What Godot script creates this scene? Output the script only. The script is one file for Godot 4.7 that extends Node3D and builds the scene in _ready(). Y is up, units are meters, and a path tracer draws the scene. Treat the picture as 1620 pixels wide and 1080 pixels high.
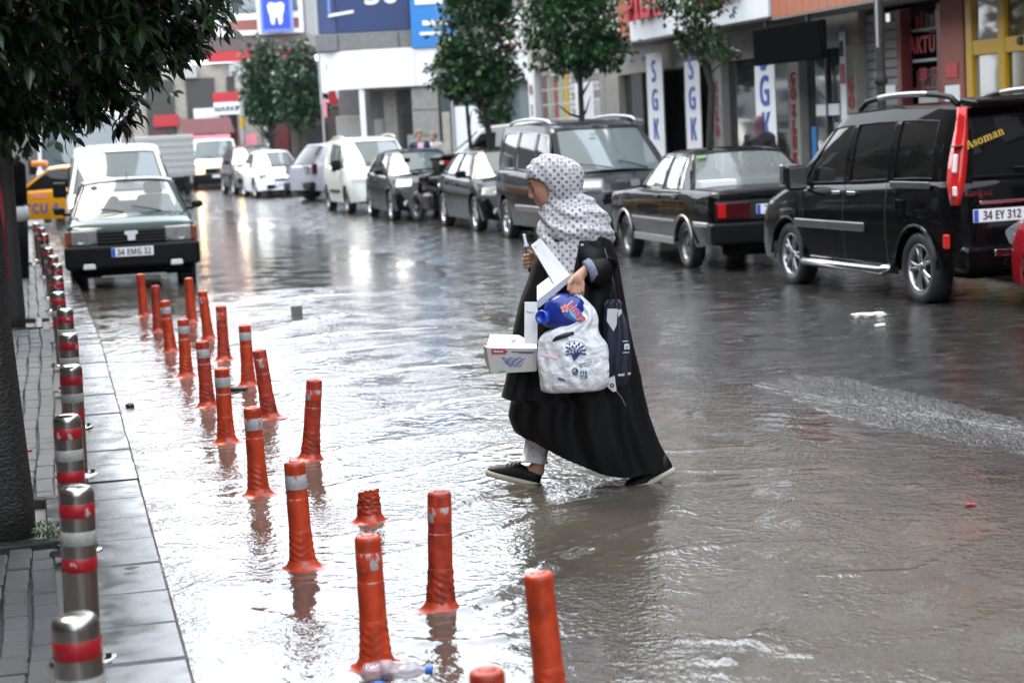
extends Node3D

# The street runs along U (away from the camera); V points to its right. Facades and kerbs are laid out in (s, t) = metres along U and V.
const U := Vector3(-0.2425, 0, -0.9701)
const V := Vector3(0.9701, 0, -0.2425)
const TOWARDS_US := 3.3866   # yaw of a vehicle that drives towards the camera
const AWAY := 0.245          # yaw of a vehicle that drives away from it
const FACADE := -1.3258      # yaw of a frontage: x runs along the pavement towards the camera, z points at the road

var rng := RandomNumberGenerator.new()
var mats := {}
var boxes := {}
var noise := FastNoiseLite.new()
var sans: SystemFont
var serif: SystemFont


func st(s: float, t: float, y := 0.0) -> Vector3:
	return U * s + V * t + Vector3(0, y, 0)


func _ready() -> void:
	rng.seed = 7
	noise.seed = 3
	noise.frequency = 1.0
	noise.fractal_octaves = 3
	sans = SystemFont.new()
	sans.font_names = PackedStringArray(["Droid Sans"])
	sans.font_weight = 700
	serif = SystemFont.new()
	serif.font_names = PackedStringArray(["Droid Serif"])
	serif.font_weight = 700

	# camera
	var cam := Camera3D.new()
	cam.name = "camera"
	var lens := CameraAttributesPhysical.new()
	lens.frustum_focal_length = 66.67
	lens.frustum_focus_distance = 9.2
	lens.frustum_near = 0.1
	lens.frustum_far = 600.0
	lens.exposure_aperture = 3.6
	cam.attributes = lens
	cam.fov = 20.408
	cam.near = 0.1
	cam.far = 600.0
	cam.position = Vector3(0, 1.75, 0)
	cam.basis = Basis(Vector3.RIGHT, -0.11121) * Basis(Vector3.BACK, -0.05)
	add_child(cam)
	cam.current = true

	# sky, air and exposure
	var we := WorldEnvironment.new()
	we.name = "environment"
	var env := Environment.new()
	env.background_mode = Environment.BG_SKY
	var sm := ProceduralSkyMaterial.new()
	sm.sky_top_color = Color(0.86, 0.90, 0.95)
	sm.sky_horizon_color = Color(0.93, 0.95, 0.97)
	sm.sky_curve = 0.25
	sm.ground_bottom_color = Color(0.22, 0.21, 0.2)
	sm.ground_horizon_color = Color(0.5, 0.5, 0.5)
	sm.sun_angle_max = 1.0
	sm.sky_cover = cloud_cover()
	sm.sky_cover_modulate = Color(1, 1, 1, 0.35)
	var sky := Sky.new()
	sky.sky_material = sm
	env.sky = sky
	env.background_energy_multiplier = 1.0
	env.tonemap_mode = Environment.TONE_MAPPER_LINEAR
	env.tonemap_exposure = 5.0
	env.sdfgi_enabled = true
	env.ssao_enabled = true
	env.ssil_enabled = true
	env.fog_enabled = true
	env.fog_light_color = Color(0.85, 0.88, 0.92)
	env.fog_density = 0.0001
	we.environment = env
	add_child(we)

	# the sun behind the overcast
	var sun := DirectionalLight3D.new()
	sun.name = "overcast_sun"
	sun.light_energy = 0.3
	sun.light_color = Color(1.0, 0.97, 0.93)
	sun.light_angular_distance = 25.0
	sun.rotation = Vector3(-1.05, -2.5, 0)
	sun.shadow_enabled = true
	add_child(sun)

	make_materials()
	build_ground()
	build_facades()
	build_far_buildings()
	build_posts()
	build_bollards()
	build_vehicles()
	build_trees()
	build_woman()
	build_passers_by()
	build_small_things()


func cloud_cover() -> Texture2D:
	var n := FastNoiseLite.new()
	n.seed = 11
	n.frequency = 0.006
	n.fractal_octaves = 4
	var im := Image.create(512, 256, false, Image.FORMAT_RGBA8)
	for y in 256:
		for x in 512:
			var a := x / 512.0 * TAU
			var k := n.get_noise_3d(cos(a) * 160.0, y * 1.6, sin(a) * 160.0)
			var c := clampf(0.55 + k * 0.5, 0, 1)
			im.set_pixel(x, y, Color(c, c, c * 1.01, 0.5))
	return ImageTexture.create_from_image(im)


# ---------------------------------------------------------------- materials

func mat(called: String, r: float, g: float, b: float, rough := 0.5, metal := 0.0, spec := 0.5) -> StandardMaterial3D:
	if mats.has(called):
		return mats[called]
	var m := StandardMaterial3D.new()
	m.resource_name = called
	m.albedo_color = Color(r, g, b).linear_to_srgb()
	m.roughness = rough
	m.metallic = metal
	m.metallic_specular = spec
	m.cull_mode = BaseMaterial3D.CULL_DISABLED
	mats[called] = m
	return m


func noise_tex(freq: float, octaves: int, lo: float, hi: float, size := 512, sd := 1, kind := FastNoiseLite.TYPE_SIMPLEX_SMOOTH) -> NoiseTexture2D:
	var n := FastNoiseLite.new()
	n.noise_type = kind
	n.seed = sd
	n.frequency = freq
	n.fractal_octaves = octaves
	var t := NoiseTexture2D.new()
	t.width = size
	t.height = size
	t.seamless = true
	t.noise = n
	var g := Gradient.new()
	g.set_color(0, Color(lo, lo, lo))
	g.set_color(1, Color(hi, hi, hi))
	t.color_ramp = g
	return t


func tri(m: StandardMaterial3D, scale: float, world := false) -> StandardMaterial3D:
	m.uv1_triplanar = true
	m.uv1_world_triplanar = world
	m.uv1_scale = Vector3(scale, scale, scale)
	return m


func make_materials() -> void:
	var m: StandardMaterial3D
	m = mat("asphalt", 0.034, 0.033, 0.032, 1.0)
	m.albedo_texture = noise_tex(0.02, 5, 0.55, 1.0, 1024, 5)
	m.roughness_texture = noise_tex(0.012, 4, 0.02, 0.34, 512, 6)
	m.heightmap_enabled = true
	m.heightmap_texture = noise_tex(0.22, 3, 0.0, 1.0, 1024, 8)
	m.heightmap_scale = 0.10
	tri(m, 0.45, true)
	m = mat("patched_asphalt", 0.022, 0.022, 0.022, 0.11)
	m.albedo_texture = noise_tex(0.1, 3, 0.5, 1.0, 512, 15)
	m.heightmap_enabled = true
	m.heightmap_texture = noise_tex(0.05, 3, 0.0, 1.0, 1024, 18, FastNoiseLite.TYPE_CELLULAR)
	m.heightmap_scale = 0.95
	tri(m, 1.2, true)
	m = mat("muddy_water", 1, 1, 1, 0.05)
	m.vertex_color_use_as_albedo = true
	m.metallic_specular = 0.57
	m.heightmap_enabled = true
	m.heightmap_texture = water_relief()
	m.heightmap_scale = 0.40
	m.uv1_scale = Vector3(0.56, 0.72, 1.0)
	m = m.duplicate()
	m.heightmap_scale = 0.14
	mats["calm_water"] = m
	m = mat("kerb_stone", 0.05, 0.049, 0.047, 1.0)
	m.roughness_texture = noise_tex(0.008, 4, 0.0, 0.36, 512, 31)
	m.albedo_texture = noise_tex(0.03, 4, 0.6, 1.0, 512, 33)
	m.heightmap_enabled = true
	m.heightmap_texture = noise_tex(0.3, 2, 0.0, 1.0, 512, 32)
	m.heightmap_scale = 0.025
	tri(m, 0.9, true)
	for i in 4:
		var k: float = [0.036, 0.03, 0.044, 0.033][i]
		m = mat("paver%d" % i, k, k * 0.97, k * 0.92, 0.35)
		m.heightmap_enabled = true
		m.heightmap_texture = noise_tex(0.12, 3, 0.0, 1.0, 512, 42) if i == 0 else mats["paver0"].heightmap_texture
		m.heightmap_scale = 0.5
		tri(m, 2.5, true)
	m = mat("dirt", 0.05, 0.047, 0.042, 0.5)
	m = mat("pavement_tile", 0.2, 0.195, 0.19, 0.35)
	m.albedo_texture = noise_tex(0.02, 4, 0.6, 1.0, 512, 51)
	tri(m, 0.4, true)
	m = mat("post_orange", 0.50, 0.046, 0.011, 0.36)
	m.albedo_texture = grime(1.0, 0.62, 61)
	m.texture_repeat = true
	m.heightmap_enabled = true
	m.heightmap_texture = noise_tex(0.03, 3, 0, 1, 256, 62)
	m.heightmap_scale = 0.05
	m = m.duplicate()
	m.albedo_color = Color(0.43, 0.036, 0.010).linear_to_srgb()
	m.albedo_texture = grime(1.0, 0.34, 63)
	m.roughness = 0.5
	mats["post_dirty"] = m
	m = mat("reflective_tape", 1, 1, 1, 0.35)
	m.albedo_texture = tape(Color(0.72, 0.72, 0.73), Color(0.70, 0.2, 0.1), 0.3, 64)
	m = mat("worn_tape", 1, 1, 1, 0.35)
	m.albedo_texture = tape(Color(0.72, 0.70, 0.70), Color(0.70, 0.22, 0.12), 0.58, 65)
	m = mat("flaking_red", 1, 1, 1, 0.4)
	m.albedo_texture = tape(Color(0.66, 0.05, 0.11), Color(0.6, 0.58, 0.56), 0.33, 67)
	m = mat("flaking_white", 1, 1, 1, 0.4)
	m.albedo_texture = tape(Color(0.66, 0.66, 0.64), Color(0.45, 0.43, 0.4), 0.2, 68)
	m = mat("steel", 0.33, 0.31, 0.29, 0.24, 1.0)
	m.anisotropy_enabled = false
	m = mat("steel_dark", 0.1, 0.1, 0.1, 0.35, 1.0)
	# vehicles
	m = mat("glass_clear", 0.4, 0.45, 0.45, 0.03)
	m.albedo_color.a = 0.24
	m.transparency = BaseMaterial3D.TRANSPARENCY_ALPHA
	m = mat("glass_tint", 0.005, 0.0055, 0.0055, 0.04, 0.0, 0.42)
	m = mat("glass_pale", 0.085, 0.11, 0.115, 0.04, 0.0, 0.75)
	m = mat("lens_clear", 0.8, 0.82, 0.84, 0.06)
	m.albedo_color.a = 0.15
	m.transparency = BaseMaterial3D.TRANSPARENCY_ALPHA
	mat("reflector", 0.42, 0.42, 0.42, 0.25, 1.0)
	mat("chrome", 0.5, 0.5, 0.5, 0.14, 1.0)
	mat("alloy", 0.36, 0.36, 0.37, 0.3, 1.0)
	m = mat("rubber", 0.018, 0.018, 0.019, 0.55)
	mat("black_plastic", 0.007, 0.007, 0.0075, 0.42, 0.0, 0.25)
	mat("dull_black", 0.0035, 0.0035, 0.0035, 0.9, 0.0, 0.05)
	mat("interior", 0.05, 0.05, 0.052, 0.8)
	mat("red_lens", 0.48, 0.012, 0.01, 0.12)
	mat("dark_red_lens", 0.05, 0.004, 0.005, 0.15)
	mat("amber_lens", 0.8, 0.25, 0.03, 0.15)
	mat("white_lens", 0.7, 0.68, 0.64, 0.15)
	mat("plate_white", 0.78, 0.78, 0.78, 0.35)
	mat("plate_blue", 0.02, 0.09, 0.5, 0.35)
	mat("chrome_dull", 0.28, 0.28, 0.28, 0.3, 1.0)
	mat("alloy_dull", 0.17, 0.165, 0.16, 0.38, 1.0)
	mat("amber_dull", 0.2, 0.05, 0.02, 0.2)
	mat("gold_print", 0.55, 0.36, 0.06, 0.4)
	mat("sticker_green", 0.12, 0.24, 0.1, 0.5)
	mat("taxi_blue", 0.05, 0.06, 0.3, 0.4)
	mat("ink", 0.012, 0.012, 0.014, 0.5)
	for p in [["paint_black", 0.002, 0.002, 0.0022], ["paint_green", 0.004, 0.026, 0.024], ["paint_white", 0.68, 0.69, 0.7], ["paint_grey", 0.05, 0.053, 0.06],
			["paint_silver", 0.30, 0.30, 0.34], ["paint_yellow", 0.6, 0.26, 0.008], ["paint_red", 0.26, 0.008, 0.014], ["paint_darkblue", 0.014, 0.017, 0.022], ["paint_cream", 0.6, 0.61, 0.56]]:
		m = mat(p[0], p[1], p[2], p[3], 0.4)
		m.clearcoat_enabled = true
		m.clearcoat = 0.45 if p[0] in ["paint_black", "paint_green", "paint_darkblue"] else 0.8
		m.clearcoat_roughness = 0.03
		m.metallic_specular = 0.06
	# cloth and skin
	m = mat("skin", 0.40, 0.205, 0.14, 0.45)
	m.subsurf_scatter_enabled = true
	m.subsurf_scatter_strength = 0.15
	m.vertex_color_use_as_albedo = false
	m = mat("abaya", 0.0035, 0.0035, 0.004, 0.55, 0.0, 0.3)
	m.heightmap_enabled = true
	m.heightmap_texture = noise_tex(0.05, 4, 0, 1, 512, 81)
	m.heightmap_scale = 0.12
	tri(m, 3.0)
	m = mat("scarf", 1, 1, 1, 0.85, 0.0, 0.2)
	m.albedo_texture = scarf_print()
	m.heightmap_enabled = true
	m.heightmap_texture = noise_tex(0.02, 4, 0, 1, 512, 83)
	m.heightmap_scale = 0.25
	tri(m, 6.6)
	m = mat("trouser", 1, 1, 1, 0.85, 0.0, 0.2)
	m.albedo_texture = dot_print()
	tri(m, 12.0)
	mat("shoe_leather", 0.004, 0.004, 0.005, 0.45, 0.0, 0.25)
	mat("shoe_sole", 0.36, 0.32, 0.235, 0.6)
	mat("card_white", 0.74, 0.74, 0.74, 0.6)
	mat("card_grey", 0.36, 0.345, 0.325, 0.7)
	mat("print_blue", 0.02, 0.05, 0.32, 0.5)
	mat("print_navy", 0.015, 0.03, 0.12, 0.5)
	mat("print_red", 0.3, 0.015, 0.03, 0.5)
	mat("print_green", 0.1, 0.35, 0.08, 0.5)
	mat("print_pink", 0.8, 0.25, 0.3, 0.5)
	mat("bottle_blue", 0.008, 0.022, 0.20, 0.18)
	mat("card_lilac", 0.42, 0.42, 0.5, 0.6)
	mat("cap_blue", 0.01, 0.05, 0.42, 0.22)
	mat("label_blue", 0.03, 0.10, 0.55, 0.3)
	mat("label_pale", 0.22, 0.45, 0.85, 0.3)
	mat("label_red", 0.75, 0.03, 0.03, 0.3)
	mat("petal", 0.82, 0.35, 0.3, 0.4)
	mat("faded_pink", 0.80, 0.52, 0.58, 0.35)
	m = mat("bag_plastic", 0.72, 0.73, 0.75, 0.26)
	m.backlight_enabled = true
	m.backlight = Color(0.5, 0.5, 0.5)
	m.heightmap_enabled = true
	m.heightmap_texture = noise_tex(0.012, 4, 0, 1, 512, 86)
	m.heightmap_scale = 0.7
	tri(m, 4.0)
	mat("pen_grey", 0.09, 0.09, 0.1, 0.2)
	mat("pen_white", 0.68, 0.68, 0.82, 0.3)
	mat("coat_black", 0.008, 0.008, 0.010, 0.8)
	mat("scarf_mauve", 0.10, 0.05, 0.065, 0.8)
	mat("hair_grey", 0.12, 0.10, 0.085, 0.7)
	m = mat("bottle_clear", 0.85, 0.8, 0.84, 0.1)
	m.albedo_color = Color(0.62, 0.58, 0.62, 0.5)
	m.transparency = BaseMaterial3D.TRANSPARENCY_ALPHA
	mat("cap_bright", 0.02, 0.11, 0.42, 0.3)
	mat("label_worn", 0.30, 0.2, 0.22, 0.5)
	mat("navy_nylon", 0.006, 0.009, 0.024, 0.5)
	mat("silver_nylon", 0.45, 0.45, 0.46, 0.45)
	# buildings
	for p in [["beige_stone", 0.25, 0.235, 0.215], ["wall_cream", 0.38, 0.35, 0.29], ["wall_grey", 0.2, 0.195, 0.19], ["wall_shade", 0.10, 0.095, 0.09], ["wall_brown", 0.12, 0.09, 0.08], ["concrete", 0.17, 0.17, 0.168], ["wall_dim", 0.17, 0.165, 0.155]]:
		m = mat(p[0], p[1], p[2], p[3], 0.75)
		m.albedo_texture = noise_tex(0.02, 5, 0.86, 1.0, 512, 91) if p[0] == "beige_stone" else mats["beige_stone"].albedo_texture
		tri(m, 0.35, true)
	mat("panel_white", 0.66, 0.67, 0.69, 0.3)
	mat("panel_orange", 0.31, 0.085, 0.03, 0.4)
	mat("sign_red", 0.36, 0.012, 0.02, 0.4)
	mat("sign_blue", 0.01, 0.04, 0.38, 0.4)
	mat("sign_paleblue", 0.13, 0.2, 0.55, 0.4)
	mat("hoarding_blue", 0.008, 0.026, 0.10, 0.45)
	mat("hoarding_pale", 0.035, 0.06, 0.16, 0.45)
	mat("banner_cyan", 0.012, 0.15, 0.42, 0.45)
	mat("letter_blue", 0.03, 0.07, 0.33, 0.5)
	mat("letter_red", 0.24, 0.014, 0.02, 0.5)
	mat("frame_yellow", 0.42, 0.24, 0.006, 0.35)
	mat("frame_maroon", 0.11, 0.018, 0.018, 0.4)
	mat("brick_red", 0.22, 0.07, 0.05, 0.7)
	mat("frame_dark", 0.03, 0.028, 0.026, 0.4)
	mat("shutter_grey", 0.17, 0.165, 0.16, 0.45)
	mat("shop_glass", 0.018, 0.021, 0.021, 0.05, 0.0, 0.7)
	mat("shop_dim", 0.05, 0.05, 0.048, 0.8)
	mat("pale_glass", 0.2, 0.195, 0.17, 0.06, 0.0, 0.6)
	mat("yellow_glass", 0.07, 0.055, 0.018, 0.06, 0.0, 0.6)
	mat("panel_grey", 0.32, 0.32, 0.31, 0.5)
	mat("shutter_pale", 0.42, 0.40, 0.39, 0.45)
	mat("leaf_poster", 0.22, 0.28, 0.2, 0.5)
	mat("pole_grey", 0.3, 0.3, 0.3, 0.45)
	mat("pole_rust", 0.02, 0.017, 0.015, 0.6)
	# plants
	m = mat("bark", 0.010, 0.0082, 0.0065, 0.6)
	m.heightmap_enabled = true
	m.heightmap_texture = noise_tex(0.05, 4, 0, 1, 512, 95)
	m.heightmap_scale = 0.8
	tri(m, 2.0)
	for p in [["leaf_dark", 0.010, 0.03, 0.010], ["leaf_mid", 0.017, 0.05, 0.014], ["leaf_deep", 0.007, 0.020, 0.007], ["leaf_bright", 0.07, 0.2, 0.012]]:
		m = mat(p[0], p[1], p[2], p[3], 0.2)
		m.backlight_enabled = true
		m.backlight = Color(0.06, 0.08, 0.02)
	m = mat("foliage", 1, 1, 1, 0.34)
	m.vertex_color_use_as_albedo = true
	m.backlight_enabled = true
	m.backlight = Color(0.1, 0.13, 0.04)


func water_relief() -> ImageTexture:
	# small ripples that come and go: busy stretches, glassy stretches, and faint long flow lines
	var size := 2048
	var parts := []
	for q in [[0.03, 4, 21], [0.0022, 2, 22], [0.009, 2, 23]]:
		var n := FastNoiseLite.new()
		n.frequency = q[0]
		n.fractal_octaves = q[1]
		n.seed = q[2]
		parts.append(n.get_seamless_image(size, size).get_data())
	var fine: PackedByteArray = parts[0]
	var mask: PackedByteArray = parts[1]
	var wide: PackedByteArray = parts[2]
	var out := PackedFloat32Array()
	out.resize(size * size)
	for i in size * size:
		var k := clampf((mask[i] - 70.0) / 110.0, 0.0, 1.0)
		out[i] = 0.5 + (fine[i] / 255.0 - 0.5) * (0.22 + 0.78 * k) + (wide[i] / 255.0 - 0.5) * 0.5
	return ImageTexture.create_from_image(Image.create_from_data(size, size, false, Image.FORMAT_RF, out.to_byte_array()))


func grime(hi: float, lo: float, sd: int) -> ImageTexture:
	var n := FastNoiseLite.new()
	n.seed = sd
	n.frequency = 0.02
	n.fractal_octaves = 5
	var im := Image.create(256, 256, false, Image.FORMAT_RGB8)
	for y in 256:
		for x in 256:
			var a := x / 256.0 * TAU
			var k := n.get_noise_3d(cos(a) * 40, y, sin(a) * 40)
			var streak := n.get_noise_3d(cos(a) * 160, y * 0.15, sin(a) * 160)
			var v := lerpf(lo, hi, clampf(0.72 + k * 0.6 + streak * 0.16, 0, 1))
			im.set_pixel(x, y, Color(v, v, v))
	return ImageTexture.create_from_image(im)


func tape(a: Color, b: Color, share: float, sd: int) -> ImageTexture:
	var n := FastNoiseLite.new()
	n.seed = sd
	n.frequency = 0.035
	n.fractal_octaves = 4
	var im := Image.create(256, 64, false, Image.FORMAT_RGB8)
	for y in 64:
		for x in 256:
			var w := x / 256.0 * TAU
			var k := n.get_noise_3d(cos(w) * 40 + sd, y * 0.9, sin(w) * 40) * 0.5 + 0.5
			var edge := absf(y - 31.5) / 31.5
			var worn := smoothstep(share - 0.015, share + 0.015, k - 0.16 * maxf(0, edge - 0.55))
			var g := 0.86 + 0.14 * n.get_noise_2d(x * 3.0, y * 3.0)
			im.set_pixel(x, y, b.lerp(a * g, worn))
	return ImageTexture.create_from_image(im)


func scarf_print() -> ImageTexture:
	# one repeat: a five by five lattice of small squares, each a little different, on a grey-white weave
	var r := RandomNumberGenerator.new()
	r.seed = 5
	var im := Image.create(512, 512, false, Image.FORMAT_RGB8)
	for y in 512:
		for x in 512:
			var w := 0.68 + 0.03 * (((x / 2) + (y / 2)) % 2) + r.randf_range(-0.02, 0.02)
			im.set_pixel(x, y, Color(w, w * 0.985, w))
	for j in 4:
		for i in 4:
			for k in 2:
				var cx := i * 128 + 64 * k + 32 + r.randi_range(-3, 3)
				var cy := j * 128 + 64 * k + 32 + r.randi_range(-3, 3)
				for y in range(-27, 28):
					for x in range(-27, 28):
						var q := maxf(absf(x), absf(y)) + r.randf_range(-2.5, 2.5)
						if q < 23:
							var inner := absf(fmod(absf(x) + absf(y), 11.0) - 5.5) < 1.2
							var v := 0.30 if inner else 0.13 + r.randf_range(0, 0.08)
							im.set_pixel(posmod(cx + x, 512), posmod(cy + y, 512), Color(v + 0.19, (v + 0.19) * 0.97, (v + 0.19) * 1.03))
	return ImageTexture.create_from_image(im)


func dot_print() -> ImageTexture:
	var im := Image.create(128, 128, false, Image.FORMAT_RGB8)
	im.fill(Color(0.86, 0.86, 0.89))
	for c in [Vector2(24, 24), Vector2(88, 88), Vector2(88, 24), Vector2(24, 88)]:
		for y in range(-9, 10):
			for x in range(-9, 10):
				if x * x + y * y < 60:
					im.set_pixel(int(c.x) + x, int(c.y) + y, Color(0.62, 0.58, 0.72))
	return ImageTexture.create_from_image(im)


# ---------------------------------------------------------------- nodes

func tag(o: Node3D, label: String, category: String, group := "", kind := "") -> Node3D:
	if label:
		o.set_meta("label", label)
	if category:
		o.set_meta("category", category)
	if group:
		o.set_meta("group", group)
	if kind:
		o.set_meta("kind", kind)
	return o


func numbered(called: String) -> String:
	if not has_node(NodePath(called)):
		return called
	var k := 1
	while has_node(NodePath("%s_%03d" % [called, k])):
		k += 1
	return "%s_%03d" % [called, k]


func thing(called: String, label: String, category: String, at := Vector3.ZERO, turn := 0.0, group := "") -> Node3D:
	var o := Node3D.new()
	o.name = numbered(called)
	add_child(o)
	o.position = at
	o.rotation.y = turn
	return tag(o, label, category, group)


func part(parent: Node3D, called: String, mesh: Mesh, m: Material, at := Vector3.ZERO, rot := Vector3.ZERO) -> MeshInstance3D:
	var o := MeshInstance3D.new()
	o.name = called
	if parent.has_node(NodePath(called)):
		var k := 1
		while parent.has_node(NodePath("%s_%03d" % [called, k])):
			k += 1
		o.name = "%s_%03d" % [called, k]
	o.mesh = mesh
	o.material_override = m
	parent.add_child(o)
	o.position = at
	o.rotation = rot
	return o


func single(called: String, mesh: Mesh, m: Material, label: String, category: String, at := Vector3.ZERO, rot := Vector3.ZERO, group := "") -> MeshInstance3D:
	var o := part(self, called, mesh, m, at, rot)
	tag(o, label, category, group)
	return o


func setting(called: String, mesh: Mesh, m: Material, at := Vector3.ZERO, rot := Vector3.ZERO) -> MeshInstance3D:
	var o := part(self, called, mesh, m, at, rot)
	o.set_meta("kind", "structure")
	return o


# ---------------------------------------------------------------- meshes

func begin() -> SurfaceTool:
	var s := SurfaceTool.new()
	s.begin(Mesh.PRIMITIVE_TRIANGLES)
	return s


func done(s: SurfaceTool) -> ArrayMesh:
	s.generate_normals()
	return s.commit()


func rect(s: SurfaceTool, a: Vector3, b: Vector3, c: Vector3, d: Vector3, ua := Vector2(0, 1), ub := Vector2(1, 1), uc := Vector2(1, 0), ud := Vector2(0, 0)) -> void:
	for k in [[a, ua], [c, uc], [b, ub], [a, ua], [d, ud], [c, uc]]:
		s.set_uv(k[1])
		s.add_vertex(k[0])


func patch(s: SurfaceTool, nu: int, nv: int, f: Callable) -> void:
	var p := []
	for j in nv + 1:
		for i in nu + 1:
			p.append(f.call(float(i) / nu, float(j) / nv))
	for j in nv:
		for i in nu:
			var k := j * (nu + 1) + i
			rect(s, p[k], p[k + 1], p[k + nu + 2], p[k + nu + 1], Vector2(float(i) / nu, float(j) / nv), Vector2(float(i + 1) / nu, float(j) / nv), Vector2(float(i + 1) / nu, float(j + 1) / nv), Vector2(float(i) / nu, float(j + 1) / nv))


func rbox(size: Vector3, r: float) -> ArrayMesh:
	var key := "%.4f %.4f %.4f %.4f" % [size.x, size.y, size.z, r]
	if boxes.has(key):
		return boxes[key]
	var h := size / 2.0
	r = minf(r, minf(h.x, minf(h.y, h.z)) * 0.98)
	var q := h - Vector3(r, r, r)
	var vs := PackedVector3Array()
	var ns := PackedVector3Array()
	var uv := PackedVector2Array()
	var ix := PackedInt32Array()
	for ax in 3:
		for sg in [-1.0, 1.0]:
			var b := vs.size()
			var a1 := (ax + 1) % 3
			var a2 := (ax + 2) % 3
			var g1 := [-h[a1], -q[a1], q[a1], h[a1]]
			var g2 := [-h[a2], -q[a2], q[a2], h[a2]]
			for j in 4:
				for i in 4:
					var p := Vector3.ZERO
					p[ax] = h[ax] * sg
					p[a1] = g1[i]
					p[a2] = g2[j]
					var inner := p.clamp(-q, q)
					var n := (p - inner).normalized()
					vs.append(inner + n * r)
					ns.append(n)
					uv.append(Vector2(i / 3.0, j / 3.0))
			for j in 3:
				for i in 3:
					var k := b + j * 4 + i
					if sg > 0:
						ix.append_array(PackedInt32Array([k, k + 5, k + 1, k, k + 4, k + 5]))
					else:
						ix.append_array(PackedInt32Array([k, k + 1, k + 5, k, k + 5, k + 4]))
	var m := arrays(vs, ns, ix, uv)
	boxes[key] = m
	return m


func arrays(vs: PackedVector3Array, ns: PackedVector3Array, ix: PackedInt32Array, uv := PackedVector2Array(), col := PackedColorArray()) -> ArrayMesh:
	var a := []
	a.resize(Mesh.ARRAY_MAX)
	a[Mesh.ARRAY_VERTEX] = vs
	a[Mesh.ARRAY_NORMAL] = ns
	if uv.size():
		a[Mesh.ARRAY_TEX_UV] = uv
	if col.size():
		a[Mesh.ARRAY_COLOR] = col
	a[Mesh.ARRAY_INDEX] = ix
	var m := ArrayMesh.new()
	m.add_surface_from_arrays(Mesh.PRIMITIVE_TRIANGLES, a)
	return m


func tile_mesh(x: float, y: float, z: float, c := 0.006) -> ArrayMesh:
	# a cheap paving piece: four sides, four chamfers and a top
	var s := begin()
	s.set_smooth_group(-1)
	var h := Vector3(x / 2, y, z / 2)
	var lo := [Vector3(-h.x, 0, -h.z), Vector3(h.x, 0, -h.z), Vector3(h.x, 0, h.z), Vector3(-h.x, 0, h.z)]
	var mid := []
	var top := []
	for p in lo:
		mid.append(p + Vector3(0, y - c, 0))
		top.append(Vector3(p.x - signf(p.x) * c, y, p.z - signf(p.z) * c))
	for i in 4:
		var j := (i + 1) % 4
		rect(s, lo[i], lo[j], mid[j], mid[i])
		rect(s, mid[i], mid[j], top[j], top[i])
	rect(s, top[0], top[1], top[2], top[3])
	return done(s)


func lathe(pts: Array, seg := 20) -> ArrayMesh:
	var s := begin()
	patch(s, seg, pts.size() - 1, func(u, v):
		var p: Vector2 = pts[int(round(v * (pts.size() - 1)))]
		return Vector3(cos(u * TAU) * p.x, p.y, sin(u * TAU) * p.x))
	return done(s)


func tube(pts: Array, radii: Array, seg := 8) -> ArrayMesh:
	var s := begin()
	tube_into(s, pts, radii, seg)
	return done(s)


func tube_into(s: SurfaceTool, pts: Array, radii: Array, seg := 8) -> void:
	var rings := []
	var side := Vector3.ZERO
	for i in pts.size():
		var d: Vector3 = (pts[mini(i + 1, pts.size() - 1)] - pts[maxi(i - 1, 0)]).normalized()
		if side == Vector3.ZERO:
			side = d.cross(Vector3.UP if absf(d.y) < 0.9 else Vector3.RIGHT).normalized()
		side = (side - d * side.dot(d)).normalized()
		var up := d.cross(side)
		var r: float = radii[mini(i, radii.size() - 1)]
		var ring := []
		for k in seg:
			var a := k * TAU / seg
			ring.append(pts[i] + side * cos(a) * r + up * sin(a) * r)
		rings.append(ring)
	loft_into(s, rings, true, true)


func loft(rings: Array, closed := true, cap := true) -> ArrayMesh:
	var s := begin()
	loft_into(s, rings, closed, cap)
	return done(s)


func loft_into(s: SurfaceTool, rings: Array, closed := true, cap := true) -> void:
	var n: int = rings[0].size()
	var last := n if closed else n - 1
	for j in rings.size() - 1:
		for i in last:
			var k := (i + 1) % n
			var v0 := float(j) / (rings.size() - 1)
			var v1 := float(j + 1) / (rings.size() - 1)
			var u0 := float(i) / n
			var u1 := float(i + 1) / n
			rect(s, rings[j][i], rings[j][k], rings[j + 1][k], rings[j + 1][i], Vector2(u0, v0), Vector2(u1, v0), Vector2(u1, v1), Vector2(u0, v1))
	if cap:
		for e in [0, rings.size() - 1]:
			var c := Vector3.ZERO
			for p in rings[e]:
				c += p
			c /= n
			for i in n:
				var k := (i + 1) % n
				for q in ([c, rings[e][i], rings[e][k]] if e == 0 else [c, rings[e][k], rings[e][i]]):
					s.set_uv(Vector2(0.5, 0.5))
					s.add_vertex(q)


func prism(poly: Array, depth: float) -> ArrayMesh:
	# a flat outline in x and y, given its thickness in z (centred)
	var s := begin()
	prism_into(s, poly, depth, Transform3D.IDENTITY)
	return done(s)


func prism_into(s: SurfaceTool, poly: Array, depth: float, xf: Transform3D) -> void:
	s.set_smooth_group(-1)
	var p2 := PackedVector2Array(poly)
	var ix := Geometry2D.triangulate_polygon(p2)
	var h := depth / 2
	for k in range(0, ix.size(), 3):
		for e in [h, -h]:
			for q in ([0, 1, 2] if e > 0 else [0, 2, 1]):
				var p: Vector2 = p2[ix[k + q]]
				s.set_uv(p)
				s.add_vertex(xf * Vector3(p.x, p.y, e))
	for i in p2.size():
		var a := p2[i]
		var b := p2[(i + 1) % p2.size()]
		rect(s, xf * Vector3(a.x, a.y, h), xf * Vector3(b.x, b.y, h), xf * Vector3(b.x, b.y, -h), xf * Vector3(a.x, a.y, -h))


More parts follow.
